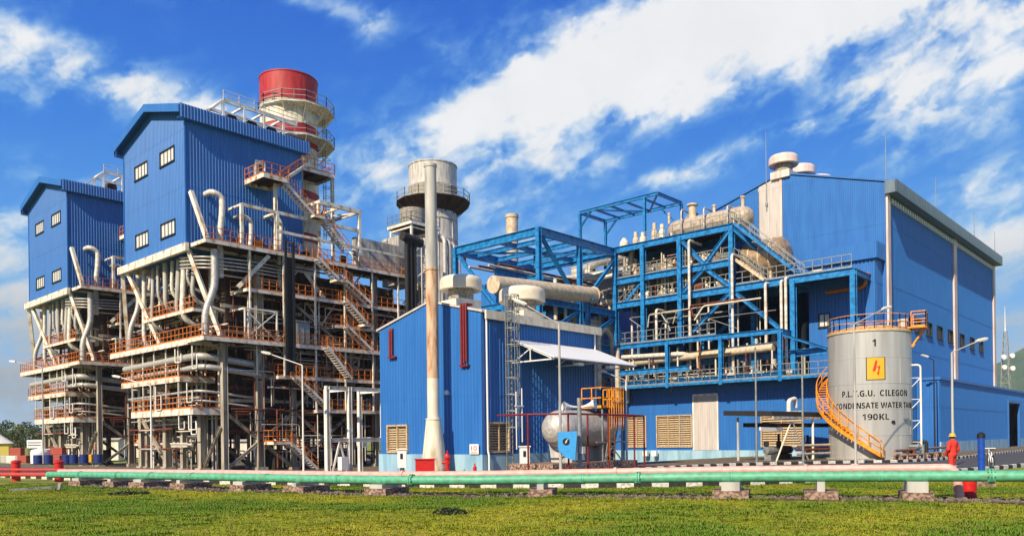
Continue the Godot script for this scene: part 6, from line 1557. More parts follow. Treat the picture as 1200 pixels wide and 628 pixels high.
func build_pipeline() -> void:
	var line := [V(26.2, 0.72, -2.5), V(24.4, 0.70, 2.0), V(22.9, 0.66, 6.3), V(21.0, 0.62, 10.7), V(19.1, 0.55, 14.9), V(17.1, 0.52, 18.2), V(15.9, 0.5, 22.1), V(14.6, 0.5, 28.3), V(12.9, 0.48, 36.3), V(12.3, 0.45, 39.5)]
	var path := spline(line)
	var t := thing("green_pipeline", "long green pipe on concrete blocks along the grass edge", "pipeline", V(18, 0.4, 17))
	var g := G.new(); g.tube(path, 0.145, 20); part(t, "pipe", g, M.green_pipe)
	var at_len := func(f: float) -> Array:
		var i := clampi(int(f * (path.size() - 1)), 1, path.size() - 2)
		return [path[i], (path[i + 1] - path[i - 1]).normalized()]
	for f in [0.19, 0.26, 0.355, 0.42, 0.465, 0.56, 0.63, 0.70, 0.775, 0.84, 0.90, 0.95]:
		var q = at_len.call(f)
		g = G.new()
		var big: float = 0.055 if f in [0.19, 0.42, 0.56] else 0.018
		for s in [-0.035, 0.035]: g.lathe(q[0] + q[1] * s, [Vector2(0.1, -0.025), Vector2(0.145 + big, -0.025), Vector2(0.145 + big, 0.025), Vector2(0.1, 0.025)], 20, q[1])
		part(t, "flange", g, M.green_pipe)
		if big > 0.05:
			for k in 8:
				g = G.new(); var d: Vector3 = Basis(q[1], TAU * k / 8.0) * G.turn(Vector3.ZERO, q[1]).x
				g.tube([q[0] + d * 0.175 - q[1] * 0.09, q[0] + d * 0.175 + q[1] * 0.09], 0.016, 6); part(t, "bolt", g, M.green_pipe)
	# the pink line just behind
	var back := []
	for i in range(2, line.size()): back.append(line[i] + V(0.62, 0.20 - 0.012 * i, 0.56))
	back.insert(0, back[0].lerp(line[1] + V(0.62, 0.2, 0.56), 0.18))
	var pk := thing("pink_pipeline", "faded pink pipe running behind the green pipeline", "pipeline", V(19, 0.5, 18))
	var bp := spline(back)
	g = G.new(); g.tube(bp, 0.115, 16); part(pk, "pipe", g, M.pink_pipe)
	var e: Vector3 = bp[0]; var d0: Vector3 = (bp[0] - bp[2]).normalized()
	g = G.new(); g.pipe([e - d0 * 0.05, e + d0 * 0.5, e + d0 * 0.62 + V(0, -1.1, 0)], 0.118, 0.42, 16); part(pk, "elbow", g, M.pink_pipe)
	for k in [12, 30, 48]:
		if k < bp.size() - 2:
			g = G.new(); g.lathe(bp[k], [Vector2(0.1, -0.04), Vector2(0.15, -0.04), Vector2(0.15, 0.04), Vector2(0.1, 0.04)], 16, (bp[k + 1] - bp[k]).normalized()); part(pk, "collar", g, M.pink_pipe)
	g = G.new(); g.lathe(V(24.35, 0, 5.4), [Vector2(0.2, -0.2), Vector2(0.2, 0.5), Vector2(0.16, 0.54), Vector2(0, 0.54)], 20); solo("red_sleeve", g, M.red, "red sleeve standing in the grass behind the green pipe flange", "pipe", V(24.35, 0, 5.4))
	# the red end of the line with its valve posts
	var rd := thing("red_pipeline", "red fire water pipe continuing the green pipeline", "pipeline", V(11.5, 0.3, 43))
	g = G.new(); g.tube([V(12.3, 0.45, 39.5), V(11.4, 0.42, 43.0), V(9.0, 0.4, 52.0)], 0.09, 16); part(rd, "pipe", g, M.red_faded)
	g = G.new(); g.tube([V(13.2, 0.62, 39.9), V(12.3, 0.6, 43.5), V(9.9, 0.6, 52.0)], 0.07, 16); part(rd, "pipe", g, M.red_faded)
	for q in [["standing on the red end of the pipeline", 12.6, 45.2], ["standing where red and green pipes meet", 13.6, 42.2]]:
		var vp := thing("red_valve_post", "red capped valve post " + q[0], "valve", V(q[1], 0, q[2]), "red valve posts")
		g = G.new(); g.lathe(V(q[1], 0, q[2]), [Vector2(0.2, -0.1), Vector2(0.2, 0.92)], 18); part(vp, "barrel", g, M.red)
		g = G.new(); g.lathe(V(q[1], 0.92, q[2]), [Vector2(0.2, 0), Vector2(0.24, 0.0), Vector2(0.24, 0.07), Vector2(0.1, 0.12), Vector2(0, 0.12)], 18); part(vp, "cap", g, M.red)
	# concrete blocks and white saddles
	var where := ["beside the red sleeve", "between the worker and the masts", "opposite the pump shelter", "opposite the fuel tank", "opposite the pump house corner", "opposite the slim stack", "opposite the portal frame", "opposite the boiler stairs", "opposite the nearer boiler front", "opposite the gap between boilers", "near the red end of the line"]
	var fr := [0.235, 0.295, 0.355, 0.495, 0.585, 0.665, 0.72, 0.79, 0.855, 0.905, 0.95]
	for i in fr.size():
		var q = at_len.call(fr[i]); var p: Vector3 = q[0]; var yaw := atan2(-q[1].z, q[1].x)
		var b := Basis(Vector3.UP, yaw)
		var dirn := b.x; var across := b.z
		if across.dot(Vector3(0.74, 0, -0.67)) < 0: across = -across
		var s := thing("pipe_support", "stained concrete pipe block with pale saddle " + where[i], "pipe support", Vector3(p.x, 0, p.z), "pipe supports")
		g = G.new(); g.box(Vector3(p.x, 0.07, p.z) + across * 0.35, Vector3(0.75 + 0.12 * (i % 3), 0.34, 1.3), b); part(s, "block", g, M.concrete_stained)
		g = G.new(); g.box(Vector3(p.x, (p.y - 0.14 + 0.22) * 0.5, p.z) + across * 0.3, Vector3(0.5 if i % 2 == 0 else 0.2, p.y - 0.14 - 0.21, 1.1), b); part(s, "saddle", g, M.grey_paint)
	# bare earth bed under the two pipes
	var eb := G.new(); var er := RandomNumberGenerator.new(); er.seed = 2
	var last := []
	for i in path.size():
		var o2 := Vector3(0.72, 0, -0.69)
		var p0: Vector3 = path[i] - o2 * (0.35 + er.randf() * 0.3); var row := []
		var w2 := 1.45 + er.randf() * 0.5
		for k in 5:
			var q2 := p0 + o2 * w2 * k / 4.0
			row.append(Vector3(q2.x, land(q2.x, -q2.z) + 0.018 + (er.randf() * 0.03 if k in [1, 2, 3] else 0.0), q2.z))
		if last:
			for k in 4: eb.quad(last[k], last[k + 1], row[k + 1], row[k])
		last = row
	struct("earth_bed", eb, M.bed_soil, "dark bare earth bed under the pipelines")
	# loose stones and broken concrete along the line
	var r := RandomNumberGenerator.new(); r.seed = 41
	var sg := G.new()
	for k in 6:
		var nn := Vector3(cos(TAU * k / 6.0), 0, sin(TAU * k / 6.0)); var mm2 := Vector3(cos(TAU * (k + 1) / 6.0), 0, sin(TAU * (k + 1) / 6.0))
		var w0 := 0.8 + 0.3 * sin(k * 2.1); var w1 := 0.8 + 0.3 * sin((k + 1) % 6 * 2.1)
		sg.quad(mm2 * w1, nn * w0, nn * w0 * 0.6 + Vector3(0, 0.6, 0), mm2 * w1 * 0.6 + Vector3(0, 0.6, 0))
		sg.tri(Vector3(0, 0.75, 0), mm2 * w1 * 0.6 + Vector3(0, 0.6, 0), nn * w0 * 0.6 + Vector3(0, 0.6, 0))
	var mm := MultiMesh.new(); mm.transform_format = MultiMesh.TRANSFORM_3D; mm.mesh = sg.make(M.stone); mm.instance_count = 2600
	for i in 2600:
		var q = at_len.call(r.randf_range(0.08, 0.97)); var p: Vector3 = q[0]
		var off := r.randfn(0.3, 0.4); var o := Vector3(-q[1].z, 0, q[1].x)
		var sc := r.randf_range(0.02, 0.07) * (1.7 if r.randf() < 0.1 else 1.0)
		mm.set_instance_transform(i, Transform3D(Basis(Vector3.UP, r.randf() * TAU).scaled(Vector3(sc, sc, sc)), Vector3(p.x, 0.02, p.z) + o * off + q[1] * r.randf_range(-0.3, 0.3)))
	var mo := MultiMeshInstance3D.new(); mo.name = "rubble"; mo.multimesh = mm; add_child(mo)
	tag(mo, "loose stones and broken concrete lying under the pipes", "rubble", "", "stuff")
	# small things in the grass
	var bp2 := thing("blue_post", "blue marker post on a dark concrete foot behind the green pipe", "post", V(30.2, 0, 6.3))
	g = G.new(); g.tube([V(30.2, -0.1, 6.3), V(30.2, 1.62, 6.3)], 0.11, 14); part(bp2, "post", g, M.blue_post)
	g = G.new(); g.lathe(V(30.2, 1.62, 6.3), [Vector2(0.125, 0), Vector2(0.125, 0.12), Vector2(0.04, 0.2), Vector2(0, 0.2)], 14); part(bp2, "cap", g, M.black_paint)
	g = G.new(); g.box(V(30.2, 0.06, 6.3), Vector3(0.6, 0.3, 0.6), Basis(Vector3.UP, 0.7)); part(bp2, "foot", g, M.concrete_stained)
	g = G.new(); g.bar(V(9.3, 0.1, 34.2), V(10.9, 0.16, 33.9), 0.1, 0.08); g.bar(V(10.9, 0.05, 33.9), V(10.95, 0.3, 33.85), 0.12)
	solo("timber_rail", g, M.concrete, "weathered pale timber rail lying in the grass", "timber", V(10, 0.1, 34))
	for q in [["dark low weed clump near the boiler end of the field", 11.5, 28.7, 0.75], ["dark low weed clump in the open middle of the field", 13.0, 13.9, 0.42]]:
		var wg := G.new()
		for i in 260:
			var a := r.randf() * TAU; var d: float = sqrt(r.randf()) * q[3]
			var p: Vector3 = V(q[1], 0.02, q[2]) + Vector3(0.674, 0, 0.7385) * cos(a) * d + Vector3(0.7385, 0, -0.674) * sin(a) * d * 0.4 + Vector3.UP * r.randf_range(0.0, 0.16) * (1.0 - d / q[3] * 0.6)
			var b := Basis(Vector3(r.randf() - 0.5, r.randf(), r.randf() - 0.5).normalized(), r.randf() * TAU)
			wg.quad(p - b.x * 0.05 - b.y * 0.02, p + b.x * 0.05 - b.y * 0.02, p + b.x * 0.04 + b.y * 0.03, p - b.x * 0.03 + b.y * 0.02)
		var tone := []
		for i in wg.p.size(): wg.c.append(Color(0.025, 0.04, 0.012) if (i / 6) % 3 else Color(0.05, 0.06, 0.02))
		solo("weed_clump", wg, M.leaf, q[0], "plant", V(q[1], 0, q[2]), "weed clumps")

# ---- the worker -----------------------------------------------------------------------------
func nets(g: G, bones: Array, lo: Vector3, hi: Vector3, cell: float, place: Transform3D, k := 0.04) -> void:
	# surface nets of tapered capsules joined with a smooth minimum; bone = [a, b, ra, rb, colour]
	var nx := int((hi.x - lo.x) / cell) + 2; var ny := int((hi.y - lo.y) / cell) + 2; var nz := int((hi.z - lo.z) / cell) + 2
	var val := PackedFloat32Array(); val.resize(nx * ny * nz)
	for z in nz:
		for y in ny:
			for x in nx:
				var p := lo + Vector3(x, y, z) * cell
				var d := 9.0
				for b in bones:
					var a: Vector3 = b[0]; var ab: Vector3 = b[1] - a
					var t := clampf((p - a).dot(ab) / maxf(ab.length_squared(), 1e-9), 0.0, 1.0)
					var e := p.distance_to(a + ab * t) - lerpf(b[2], b[3], t)
					if e > d + k: continue
					var h := maxf(k - absf(d - e), 0.0) / k
					d = minf(d, e) - h * h * k * 0.25
				val[(z * ny + y) * nx + x] = d
	var vert := {}
	var corner := [Vector3i(0, 0, 0), Vector3i(1, 0, 0), Vector3i(0, 1, 0), Vector3i(1, 1, 0), Vector3i(0, 0, 1), Vector3i(1, 0, 1), Vector3i(0, 1, 1), Vector3i(1, 1, 1)]
	var edges := [[0, 1], [2, 3], [4, 5], [6, 7], [0, 2], [1, 3], [4, 6], [5, 7], [0, 4], [1, 5], [2, 6], [3, 7]]
	for z in nz - 1:
		for y in ny - 1:
			for x in nx - 1:
				var s := []; var neg := 0
				for c in corner:
					var q := val[((z + c.z) * ny + y + c.y) * nx + x + c.x]
					s.append(q)
					if q < 0: neg += 1
				if neg == 0 or neg == 8: continue
				var sum := Vector3.ZERO; var m := 0
				for e in edges:
					var a: float = s[e[0]]; var b: float = s[e[1]]
					if (a < 0) == (b < 0): continue
					sum += Vector3(corner[e[0]]).lerp(Vector3(corner[e[1]]), a / (a - b)); m += 1
				var nrm := Vector3(s[1] + s[3] + s[5] + s[7] - s[0] - s[2] - s[4] - s[6], s[2] + s[3] + s[6] + s[7] - s[0] - s[1] - s[4] - s[5], s[4] + s[5] + s[6] + s[7] - s[0] - s[1] - s[2] - s[3]).normalized()
				vert[(z * ny + y) * nx + x] = [lo + (Vector3(x, y, z) + sum / m) * cell, nrm]
	var tint := func(p: Vector3) -> Color:
		var best := 9.0; var col := Color.WHITE
		for b in bones:
			var a: Vector3 = b[0]; var ab: Vector3 = b[1] - a
			var t := clampf((p - a).dot(ab) / maxf(ab.length_squared(), 1e-9), 0.0, 1.0)
			var e := p.distance_to(a + ab * t) - lerpf(b[2], b[3], t)
			if e < best: best = e; col = b[4]
		return col
	var stride := [1, nx, nx * ny]
	for z in range(1, nz - 1):
		for y in range(1, ny - 1):
			for x in range(1, nx - 1):
				var i := (z * ny + y) * nx + x
				for ax in 3:
					if (val[i] < 0) == (val[i + stride[ax]] < 0): continue
					var du: int = stride[(ax + 1) % 3]; var dv: int = stride[(ax + 2) % 3]
					var q := [i, i - du, i - du - dv, i - dv]
					if val[i] >= 0: q.reverse()
					if not (vert.has(q[0]) and vert.has(q[1]) and vert.has(q[2]) and vert.has(q[3])): continue
					var w := []
					for j in q: w.append(vert[j])
					g.quadn(place * w[0][0], place * w[1][0], place * w[2][0], place * w[3][0], place.basis * w[0][1], place.basis * w[1][1], place.basis * w[2][1], place.basis * w[3][1])
					var c: Color = tint.call(w[0][0])
					for j in 6: g.c.append(c)

func build_worker() -> void:
	var at := V(35.4, 0.02, 8.4)
	var t := thing("person", "person in red coverall and yellow helmet walking along the road", "person", at)
	# local axes: +z ahead, +x to the person's right-hand opposite; walking away to the side
	var pl := Transform3D(Basis(Vector3.UP, atan2(0.45, -0.89)), at)
	var red := Color(0.62, 0.035, 0.02); var skin := Color(0.30, 0.16, 0.09); var boot := Color(0.02, 0.02, 0.02); var hair := Color(0.015, 0.012, 0.01)
	var g := G.new()
	var bones := [
		[Vector3(0, 0.93, -0.01), Vector3(0, 1.12, 0.0), 0.15, 0.135, red], [Vector3(0, 1.12, 0), Vector3(0, 1.36, -0.02), 0.14, 0.155, red],
		[Vector3(-0.09, 1.39, -0.02), Vector3(0.09, 1.39, -0.02), 0.10, 0.10, red], [Vector3(-0.07, 1.30, 0.0), Vector3(0.07, 1.30, 0.0), 0.12, 0.12, red],
		[Vector3(0, 1.43, -0.02), Vector3(0, 1.54, 0.01), 0.062, 0.056, skin],
		[Vector3(-0.09, 0.90, 0), Vector3(-0.10, 0.50, 0.09), 0.105, 0.082, red], [Vector3(-0.10, 0.50, 0.09), Vector3(-0.10, 0.13, 0.02), 0.08, 0.068, red], [Vector3(-0.10, 0.09, 0.0), Vector3(-0.11, 0.05, 0.17), 0.052, 0.045, boot],
		[Vector3(0.09, 0.90, 0), Vector3(0.10, 0.50, -0.02), 0.105, 0.082, red], [Vector3(0.10, 0.50, -0.02), Vector3(0.10, 0.14, -0.16), 0.08, 0.068, red], [Vector3(0.10, 0.10, -0.18), Vector3(0.11, 0.05, -0.02), 0.052, 0.045, boot],
		[Vector3(-0.18, 1.40, -0.02), Vector3(-0.27, 1.13, -0.04), 0.075, 0.062, red], [Vector3(-0.27, 1.13, -0.04), Vector3(-0.23, 0.93, 0.11), 0.06, 0.05, red], [Vector3(-0.23, 0.93, 0.11), Vector3(-0.225, 0.90, 0.135), 0.03, 0.03, skin],
		[Vector3(0.18, 1.40, -0.02), Vector3(0.27, 1.13, -0.03), 0.075, 0.062, red], [Vector3(0.27, 1.13, -0.03), Vector3(0.22, 0.94, 0.13), 0.06, 0.05, red], [Vector3(0.22, 0.94, 0.13), Vector3(0.215, 0.91, 0.155), 0.03, 0.03, skin]]
	nets(g, bones, Vector3(-0.42, -0.03, -0.32), Vector3(0.42, 1.6, 0.34), 0.02, pl, 0.05)
	# head
	var hd := [[Vector3(0, 1.63, -0.01), Vector3(0, 1.615, 0.02), 0.088, 0.086, hair], [Vector3(0, 1.59, 0.035), Vector3(0, 1.545, 0.05), 0.068, 0.045, skin], [Vector3(0, 1.60, 0.105), Vector3(0, 1.575, 0.122), 0.012, 0.016, skin], [Vector3(-0.085, 1.60, 0.0), Vector3(-0.085, 1.58, 0.005), 0.02, 0.015, skin], [Vector3(0.085, 1.60, 0.0), Vector3(0.085, 1.58, 0.005), 0.02, 0.015, skin], [Vector3(0, 1.5, 0.0), Vector3(0, 1.56, 0.01), 0.054, 0.054, skin], [Vector3(-0.03, 1.605, 0.092), Vector3(0.03, 1.605, 0.092), 0.012, 0.012, skin], [Vector3(-0.018, 1.548, 0.094), Vector3(0.018, 1.548, 0.094), 0.008, 0.008, Color(0.22, 0.09, 0.07)]]
	nets(g, hd, Vector3(-0.13, 1.47, -0.13), Vector3(0.13, 1.74, 0.15), 0.0085, pl, 0.02)
	for s in [-1.0, 1.0]:
		var w := Vector3(-0.225, 0.90, 0.14) if s < 0 else Vector3(0.215, 0.91, 0.16)
		var dn := Vector3(0, -0.75, 0.55).normalized(); var sd := Vector3(0, 0.55, 0.75)
		var hb := [[w, w + dn * 0.07, 0.026, 0.03, skin], [w + dn * 0.04 + sd * 0.018, w + dn * 0.075 + sd * 0.02, 0.024, 0.02, skin]]
		for f in 4:
			var o: Vector3 = w + dn * 0.08 + sd * (0.028 - f * 0.0185); var l: float = [0.036, 0.042, 0.038, 0.03][f]
			var m := o + dn * l - Vector3(s * 0.012, 0, 0); var n2 := m + (dn + Vector3(-s * 0.9, 0, 0)).normalized() * l * 0.8
			hb.append([o, m, 0.0095, 0.009, skin]); hb.append([m, n2, 0.009, 0.0075, skin])
		var th: Vector3 = w + dn * 0.025 + sd * 0.03
		hb.append([th, th + dn * 0.035 + sd * 0.03, 0.012, 0.01, skin]); hb.append([th + dn * 0.035 + sd * 0.03, th + dn * 0.065 + sd * 0.03, 0.01, 0.008, skin])
		nets(g, hb, w + Vector3(-0.07, -0.17, -0.06), w + Vector3(0.07, 0.05, 0.16), 0.006, pl, 0.01)
	part(t, "body", g, M.body)
	var h := G.new()
	h.lathe(Vector3.ZERO, [Vector2(0.155, 0.0), Vector2(0.15, 0.012), Vector2(0.122, 0.018), Vector2(0.118, 0.06), Vector2(0.1, 0.1), Vector2(0.06, 0.128), Vector2(0, 0.138)], 24)
	for k in 3: h.box(Vector3((k - 1) * 0.04, 0.115, 0), Vector3(0.016, 0.03, 0.16))
	for i in h.p.size(): h.p[i] = pl * (h.p[i] + Vector3(0, 1.635, 0.0))
	for i in h.n.size(): h.n[i] = pl.basis * h.n[i]
	part(t, "helmet", h, M.yellow_hat)
	# bicycle propped at the road edge
	var bc := V(44.6, 0.02, 8.9); var by := thing("bicycle", "pale bicycle propped at the road edge beyond the blue post", "bicycle", bc)
	var bd := Vector3(0.93, 0, -0.36).normalized()
	for s in [-0.52, 0.52]:
		var wg := G.new(); wg.lathe(bc + bd * s + Vector3.UP * 0.34, [Vector2(0.3, -0.02), Vector2(0.34, -0.02), Vector2(0.34, 0.02), Vector2(0.3, 0.02), Vector2(0.3, -0.02)], 24, bd.cross(Vector3.UP)); var wp := part(by, "wheel", wg, M.dark)
		wg = G.new()
		for k in 10: wg.bar(bc + bd * s + Vector3.UP * 0.34, bc + bd * (s + cos(TAU * k / 10) * 0.31) + Vector3.UP * (0.34 + sin(TAU * k / 10) * 0.31), 0.008)
		part(wp, "spokes", wg, M.galv)
	var fg := G.new()
	for q in [[-0.52, 0.34, -0.15, 0.85], [-0.52, 0.34, -0.05, 0.32], [-0.05, 0.32, -0.18, 0.92], [-0.05, 0.32, 0.38, 0.8], [-0.16, 0.82, 0.38, 0.84], [0.38, 0.95, 0.52, 0.34]]: fg.bar(bc + bd * q[0] + Vector3.UP * q[1], bc + bd * q[2] + Vector3.UP * q[3], 0.04)
	part(by, "frame", fg, M.white_clean)
	fg = G.new(); fg.bar(bc + bd * 0.38 + Vector3.UP * 1.0 - bd.cross(Vector3.UP) * 0.28, bc + bd * 0.38 + Vector3.UP * 1.0 + bd.cross(Vector3.UP) * 0.28, 0.035); part(by, "handlebar", fg, M.white_clean)
	fg = G.new(); fg.box(bc + bd * -0.2 + Vector3.UP * 0.95, Vector3(0.26, 0.06, 0.14), Basis(Vector3.UP, 0.37)); part(by, "saddle", fg, M.dark)

# ---- far things -----------------------------------------------------------------------------
func leaf_tree(label: String, at: Vector3, hgt: float, wid: float, seed_: int, tone: Color) -> void:
	var r := RandomNumberGenerator.new(); r.seed = seed_
	var t := thing("broadleaf_tree", label, "tree", at, "trees beyond the plant")
	var g := G.new(); g.tube([at - Vector3.UP * 0.3, at + Vector3(0.1, hgt * 0.35, 0), at + Vector3(0.2, hgt * 0.6, 0.1)], hgt * 0.035, 8, hgt * 0.015)
	for k in 5:
		var a := r.randf() * TAU; g.tube([at + Vector3.UP * hgt * r.randf_range(0.28, 0.5), at + Vector3(cos(a) * wid * 0.35, hgt * r.randf_range(0.55, 0.8), sin(a) * wid * 0.35)], hgt * 0.013, 6, hgt * 0.005)
	part(t, "trunk", g, M.bark)
	var c := G.new()
	var blobs := []
	for k in 16:
		var a := r.randf() * TAU; var d := sqrt(r.randf()) * wid * 0.42; var y := r.randf_range(0.3, 0.9)
		blobs.append([at + Vector3(cos(a) * d, hgt * y, sin(a) * d), wid * r.randf_range(0.13, 0.24) * (1.15 - 0.5 * y)])
	for b in blobs:
		var rad: float = b[1]
		var shade := r.randf_range(0.7, 1.25)
		for i in 120:
			var d := Vector3(r.randfn(), r.randfn(), r.randfn()).normalized()
			var p: Vector3 = b[0] + d * rad * pow(r.randf(), 0.35) * Vector3(1, 0.75, 1)
			var bs := Basis(Vector3(r.randfn(), r.randfn(), r.randfn()).normalized(), r.randf() * TAU)
			var s := hgt * r.randf_range(0.02, 0.04)
			c.quad(p - bs.x * s, p - bs.y * s * 0.6, p + bs.x * s, p + bs.y * s * 0.6)
			var col := tone * (shade * r.randf_range(0.75, 1.25))
			for j in 6: c.c.append(Color(col.r, col.g, col.b))
	part(t, "crown", c, M.leaf)

func build_far() -> void:
	var r := RandomNumberGenerator.new(); r.seed = 90
	var place := func(x: float, d: float) -> Vector3:   # bearing in tangent units, depth
		return V(0.7385 * d + 0.674 * x * d, 0, 0.674 * d - 0.7385 * x * d)
	var kinds := ["round dark green tree beyond the tent", "broad olive green tree behind the white board", "tall dark tree behind the blue drums", "low spreading tree beyond the boiler columns", "bushy tree behind the crates", "leafy tree at the far field edge", "dense tree in the gap below the farther boiler", "pale green tree past the storage boxes", "slender tree in the far row behind boilers", "rounded tree in the far row behind boilers", "wide tree closing the far row"]
	var n := 0
	for q in [[-0.66, 165, 7.5], [-0.63, 160, 6.5], [-0.60, 175, 7.5], [-0.572, 158, 7.0], [-0.552, 150, 8.5], [-0.53, 170, 7.0], [-0.49, 180, 7.5], [-0.45, 185, 7.0], [-0.40, 190, 8.0], [-0.34, 200, 7.5], [-0.27, 200, 8.0]]:
		leaf_tree(kinds[n], place.call(q[0], q[1]) - Vector3(0, 0.5, 0), q[2], q[2] * 1.45, 60 + n, [Color(0.045, 0.075, 0.02), Color(0.09, 0.11, 0.025), Color(0.035, 0.06, 0.02)][n % 3]); n += 1
	var g := G.new()
	var p: Vector3 = place.call(-0.652, 96)
	var tn := thing("market_tent", "white roofed tent with yellow side sheet at the field edge", "tent", p)
	g = G.new(); g.lathe(p + Vector3.UP * 2.0, [Vector2(2.6, 0), Vector2(0, 1.5)], 4, Vector3.UP, 0.4, 0.4 + TAU); part(tn, "roof", g, M.white_clean)
	g = G.new(); g.box(p + Vector3.UP * 1.0, Vector3(3.2, 2.0, 3.2), Basis(Vector3.UP, 0.4 + PI / 4)); part(tn, "side_sheet", g, M.yellow_pale)
	p = place.call(-0.602, 92)
	var bd := thing("site_board", "white site board with two dark lines on posts", "sign", p)
	var b := Basis(Vector3(0.674, 0, 0.7385), Vector3.UP, Vector3(-0.7385, 0, 0.674))
	g = G.new(); g.box(p + Vector3.UP * 1.9, Vector3(1.75, 0.95, 0.08), b); part(bd, "board", g, M.white_clean)
	for y in [1.75, 2.05]:
		g = G.new(); g.box(p + Vector3.UP * y + b.z * 0.05, Vector3(1.5, 0.09, 0.02), b); part(bd, "line", g, M.black_paint)
	for s in [-0.7, 0.7]:
		g = G.new(); g.bar(p + b.x * s - Vector3.UP * 0.5, p + b.x * s + Vector3.UP * 1.4, 0.1); part(bd, "post", g, M.galv)
	p = place.call(-0.594, 86)
	g = G.new(); g.lathe(p, [Vector2(0.95, -0.5), Vector2(1.0, 0.0), Vector2(1.0, 1.0), Vector2(0.9, 1.25), Vector2(0.3, 1.4), Vector2(0.3, 1.5), Vector2(0, 1.5)], 20); solo("plastic_water_tank", g, M.white_clean, "pale squat plastic water tank under the site board", "tank", p)
	n = 0
	var cs := ["beside the plastic water tank", "before the tent", "topmost on the stack by the tent", "at the foot of the round dark tree", "behind the blue drums", "under the farther boiler deck", "by the boiler column foot", "topmost behind the blue drums"]
	for q in [[-0.617, 88, 0, "crate_red"], [-0.628, 88, 0, "white"], [-0.624, 88.2, 1, "crate_red"], [-0.636, 90, 0, "grey_paint"], [-0.575, 86, 0, "crate_red"], [-0.545, 88, 0, "white"], [-0.535, 90, 0, "yellow_sign"], [-0.572, 86, 1, "crate_red"]]:
		p = place.call(q[0], q[1]) + Vector3.UP * (0.2 + q[2] * 0.86)
		var cr := thing("storage_crate", ("red " if q[3] == "crate_red" else "yellow " if q[3] == "yellow_sign" else "pale ") + "storage crate " + cs[n], "crate", p, "storage crates")
		g = G.new(); g.box(p, Vector3(1.2, 0.84, 0.8), b); part(cr, "box", g, M[q[3]])
		for y in [-0.25, 0.0, 0.25]:
			g = G.new(); g.box(p + Vector3.UP * y + b.z * 0.41, Vector3(1.24, 0.08, 0.05), b); part(cr, "batten", g, M[q[3]])
		n += 1
	n = 0
	var ds := ["first in the row by the red valve post", "second in the row from the red valve post", "third in the row from the red valve post", "fourth in the row from the red valve post", "fifth in the row from the red valve post", "last in the row under the farther boiler"]
	for x in [-0.598, -0.585, -0.562, -0.553, -0.54, -0.522]:
		p = place.call(x, 72.0)
		var dr := thing("blue_drum", "blue steel drum standing " + ds[n], "drum", p, "blue drums in a row")
		g = G.new(); g.lathe(p + Vector3.UP * 0.55, [Vector2(0, -0.5), Vector2(0.36, -0.5), Vector2(0.38, -0.48), Vector2(0.38, -0.17), Vector2(0.4, -0.15), Vector2(0.38, -0.13), Vector2(0.38, 0.1), Vector2(0.4, 0.12), Vector2(0.38, 0.14), Vector2(0.38, 0.3), Vector2(0.36, 0.32), Vector2(0, 0.3)], 18); part(dr, "barrel", g, M.blue_dark)
		g = G.new(); g.box(p + Vector3.UP * 0.0, Vector3(1.0, 0.16, 0.7), b); part(dr, "cradle", g, M.dark); n += 1
	n = 0
	var hs := ["white walled shed with orange door behind the farther boiler", "long pale warehouse beyond the boilers", "low white shed between the boiler columns", "grey roofed store far behind the boiler stairs"]
	for q in [[-0.52, 128, 9.0, 4.0], [-0.42, 150, 22.0, 5.0], [-0.36, 140, 10.0, 3.4], [-0.24, 150, 16.0, 4.5]]:
		p = place.call(q[0], q[1]) - Vector3.UP * 0.8
		var sh := thing("storage_shed", hs[n], "building", p, "sheds behind the boilers")
		g = G.new(); g.box(p + Vector3.UP * q[3] * 0.4, Vector3(q[2], q[3] * 0.8, 6), b); part(sh, "wall", g, M.white if n != 1 else M.cream)
		g = G.new(); g.prism([p + b.x * (-q[2] * 0.53) + b.z * 3.4 + Vector3.UP * q[3] * 0.8, p + b.x * (-q[2] * 0.53) - b.z * 3.4 + Vector3.UP * q[3] * 0.8, p + b.x * (-q[2] * 0.53) + Vector3.UP * (q[3] * 0.8 + 1.1)], b.x * q[2] * 1.06); part(sh, "roof", g, M.grey_paint)
		g = G.new(); g.box(p + Vector3.UP * 1.3 + b.z * 3.02, Vector3(2.4, 2.6, 0.06), b); part(sh, "door", g, M.orange if n == 0 else M.grey_paint); n += 1
	# lattice radio mast beyond the annexe
	var c := place.call(0.6235, 140.0) as Vector3
	var lt := thing("radio_mast", "tall lattice radio mast with round dishes beyond the annexe", "mast", c)
	g = G.new()
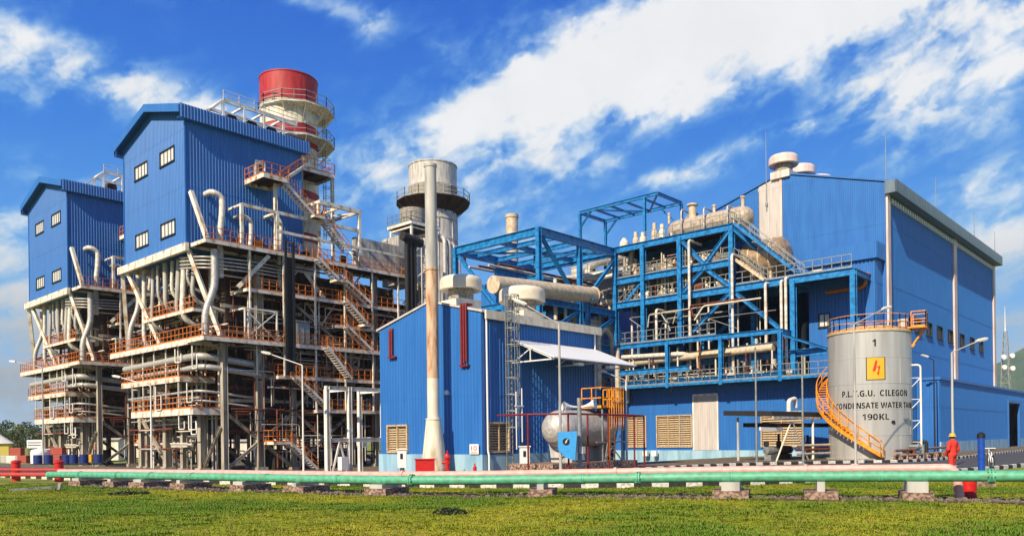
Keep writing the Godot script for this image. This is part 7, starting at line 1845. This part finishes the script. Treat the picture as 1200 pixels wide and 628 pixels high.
	for k in 4:
		var s := Vector3([-1, 1, 1, -1][k], 0, [-1, -1, 1, 1][k]); g.bar(c + s * 1.0, c + s * 0.3 + Vector3.UP * 19.5, 0.1)
		var s2 := Vector3([1, 1, -1, -1][k], 0, [-1, 1, 1, -1][k])
		for i in 13:
			var f0 := i / 13.0; var f1 := (i + 1) / 13.0
			g.bar(c + s * lerpf(1.0, 0.3, f0) + Vector3.UP * 19.5 * f0, c + s2 * lerpf(1.0, 0.3, f1) + Vector3.UP * 19.5 * f1, 0.06); g.bar(c + s * lerpf(1.0, 0.3, f1) + Vector3.UP * 19.5 * f1, c + s2 * lerpf(1.0, 0.3, f1) + Vector3.UP * 19.5 * f1, 0.06)
	part(lt, "lattice", g, M.galv)
	g = G.new(); g.tube([c + Vector3.UP * 19.5, c + Vector3.UP * 24.0], 0.12, 6, 0.04); part(lt, "spike", g, M.white)
	for q in [[-0.8, 15.0], [0.7, 15.2], [-0.7, 13.2], [0.75, 13.0]]:
		g = G.new(); var dc: Vector3 = c + b.x * q[0] + Vector3.UP * q[1] + b.z * 0.5; g.lathe(dc, [Vector2(0, 0), Vector2(0.32, 0.06), Vector2(0.42, 0.15), Vector2(0.42, 0.4), Vector2(0, 0.4)], 16, b.z); part(lt, "dish", g, M.white_clean)
	# wooded mountain behind
	var f := FastNoiseLite.new(); f.seed = 3; f.frequency = 0.0016; f.fractal_octaves = 6
	var hg := func(x: float, d: float) -> float:   # x tangent bearing, d depth
		var ridge := exp(-pow((x - 0.83) / 0.20, 2.0)) * 300.0 + exp(-pow((x - 0.52) / 0.16, 2.0)) * 62.0
		return (ridge * (0.8 + 0.55 * f.get_noise_2d(x * 1600, d))) * smoothstep(900.0, 1400.0, d) * smoothstep(2000.0, 1600.0, d) - 3.0
	g = G.new()
	for i in 70:
		for j in 20:
			var q := []
			for k in [[0, 0], [1, 0], [1, 1], [0, 1]]:
				var x: float = 0.25 + (i + k[0]) * 0.0143; var d: float = 900.0 + (j + k[1]) * 55.0
				var w: Vector3 = place.call(x, d); w.y = hg.call(x, d); q.append(w)
			g.quad(q[0], q[1], q[2], q[3])
	struct("hill", g, M.hill_green, "wooded mountain rising in haze behind the machine hall")

func _ready() -> void:
	R.seed = 4
	surfaces()
	build_air()
	build_ground()
	build_boilers()
	build_hall()
	build_low_wall()
	build_pump_house()
	build_steel()
	build_shelter()
	build_tank()
	build_lamps()
	build_pipeline()
	build_worker()
	build_far()
	build_grass()
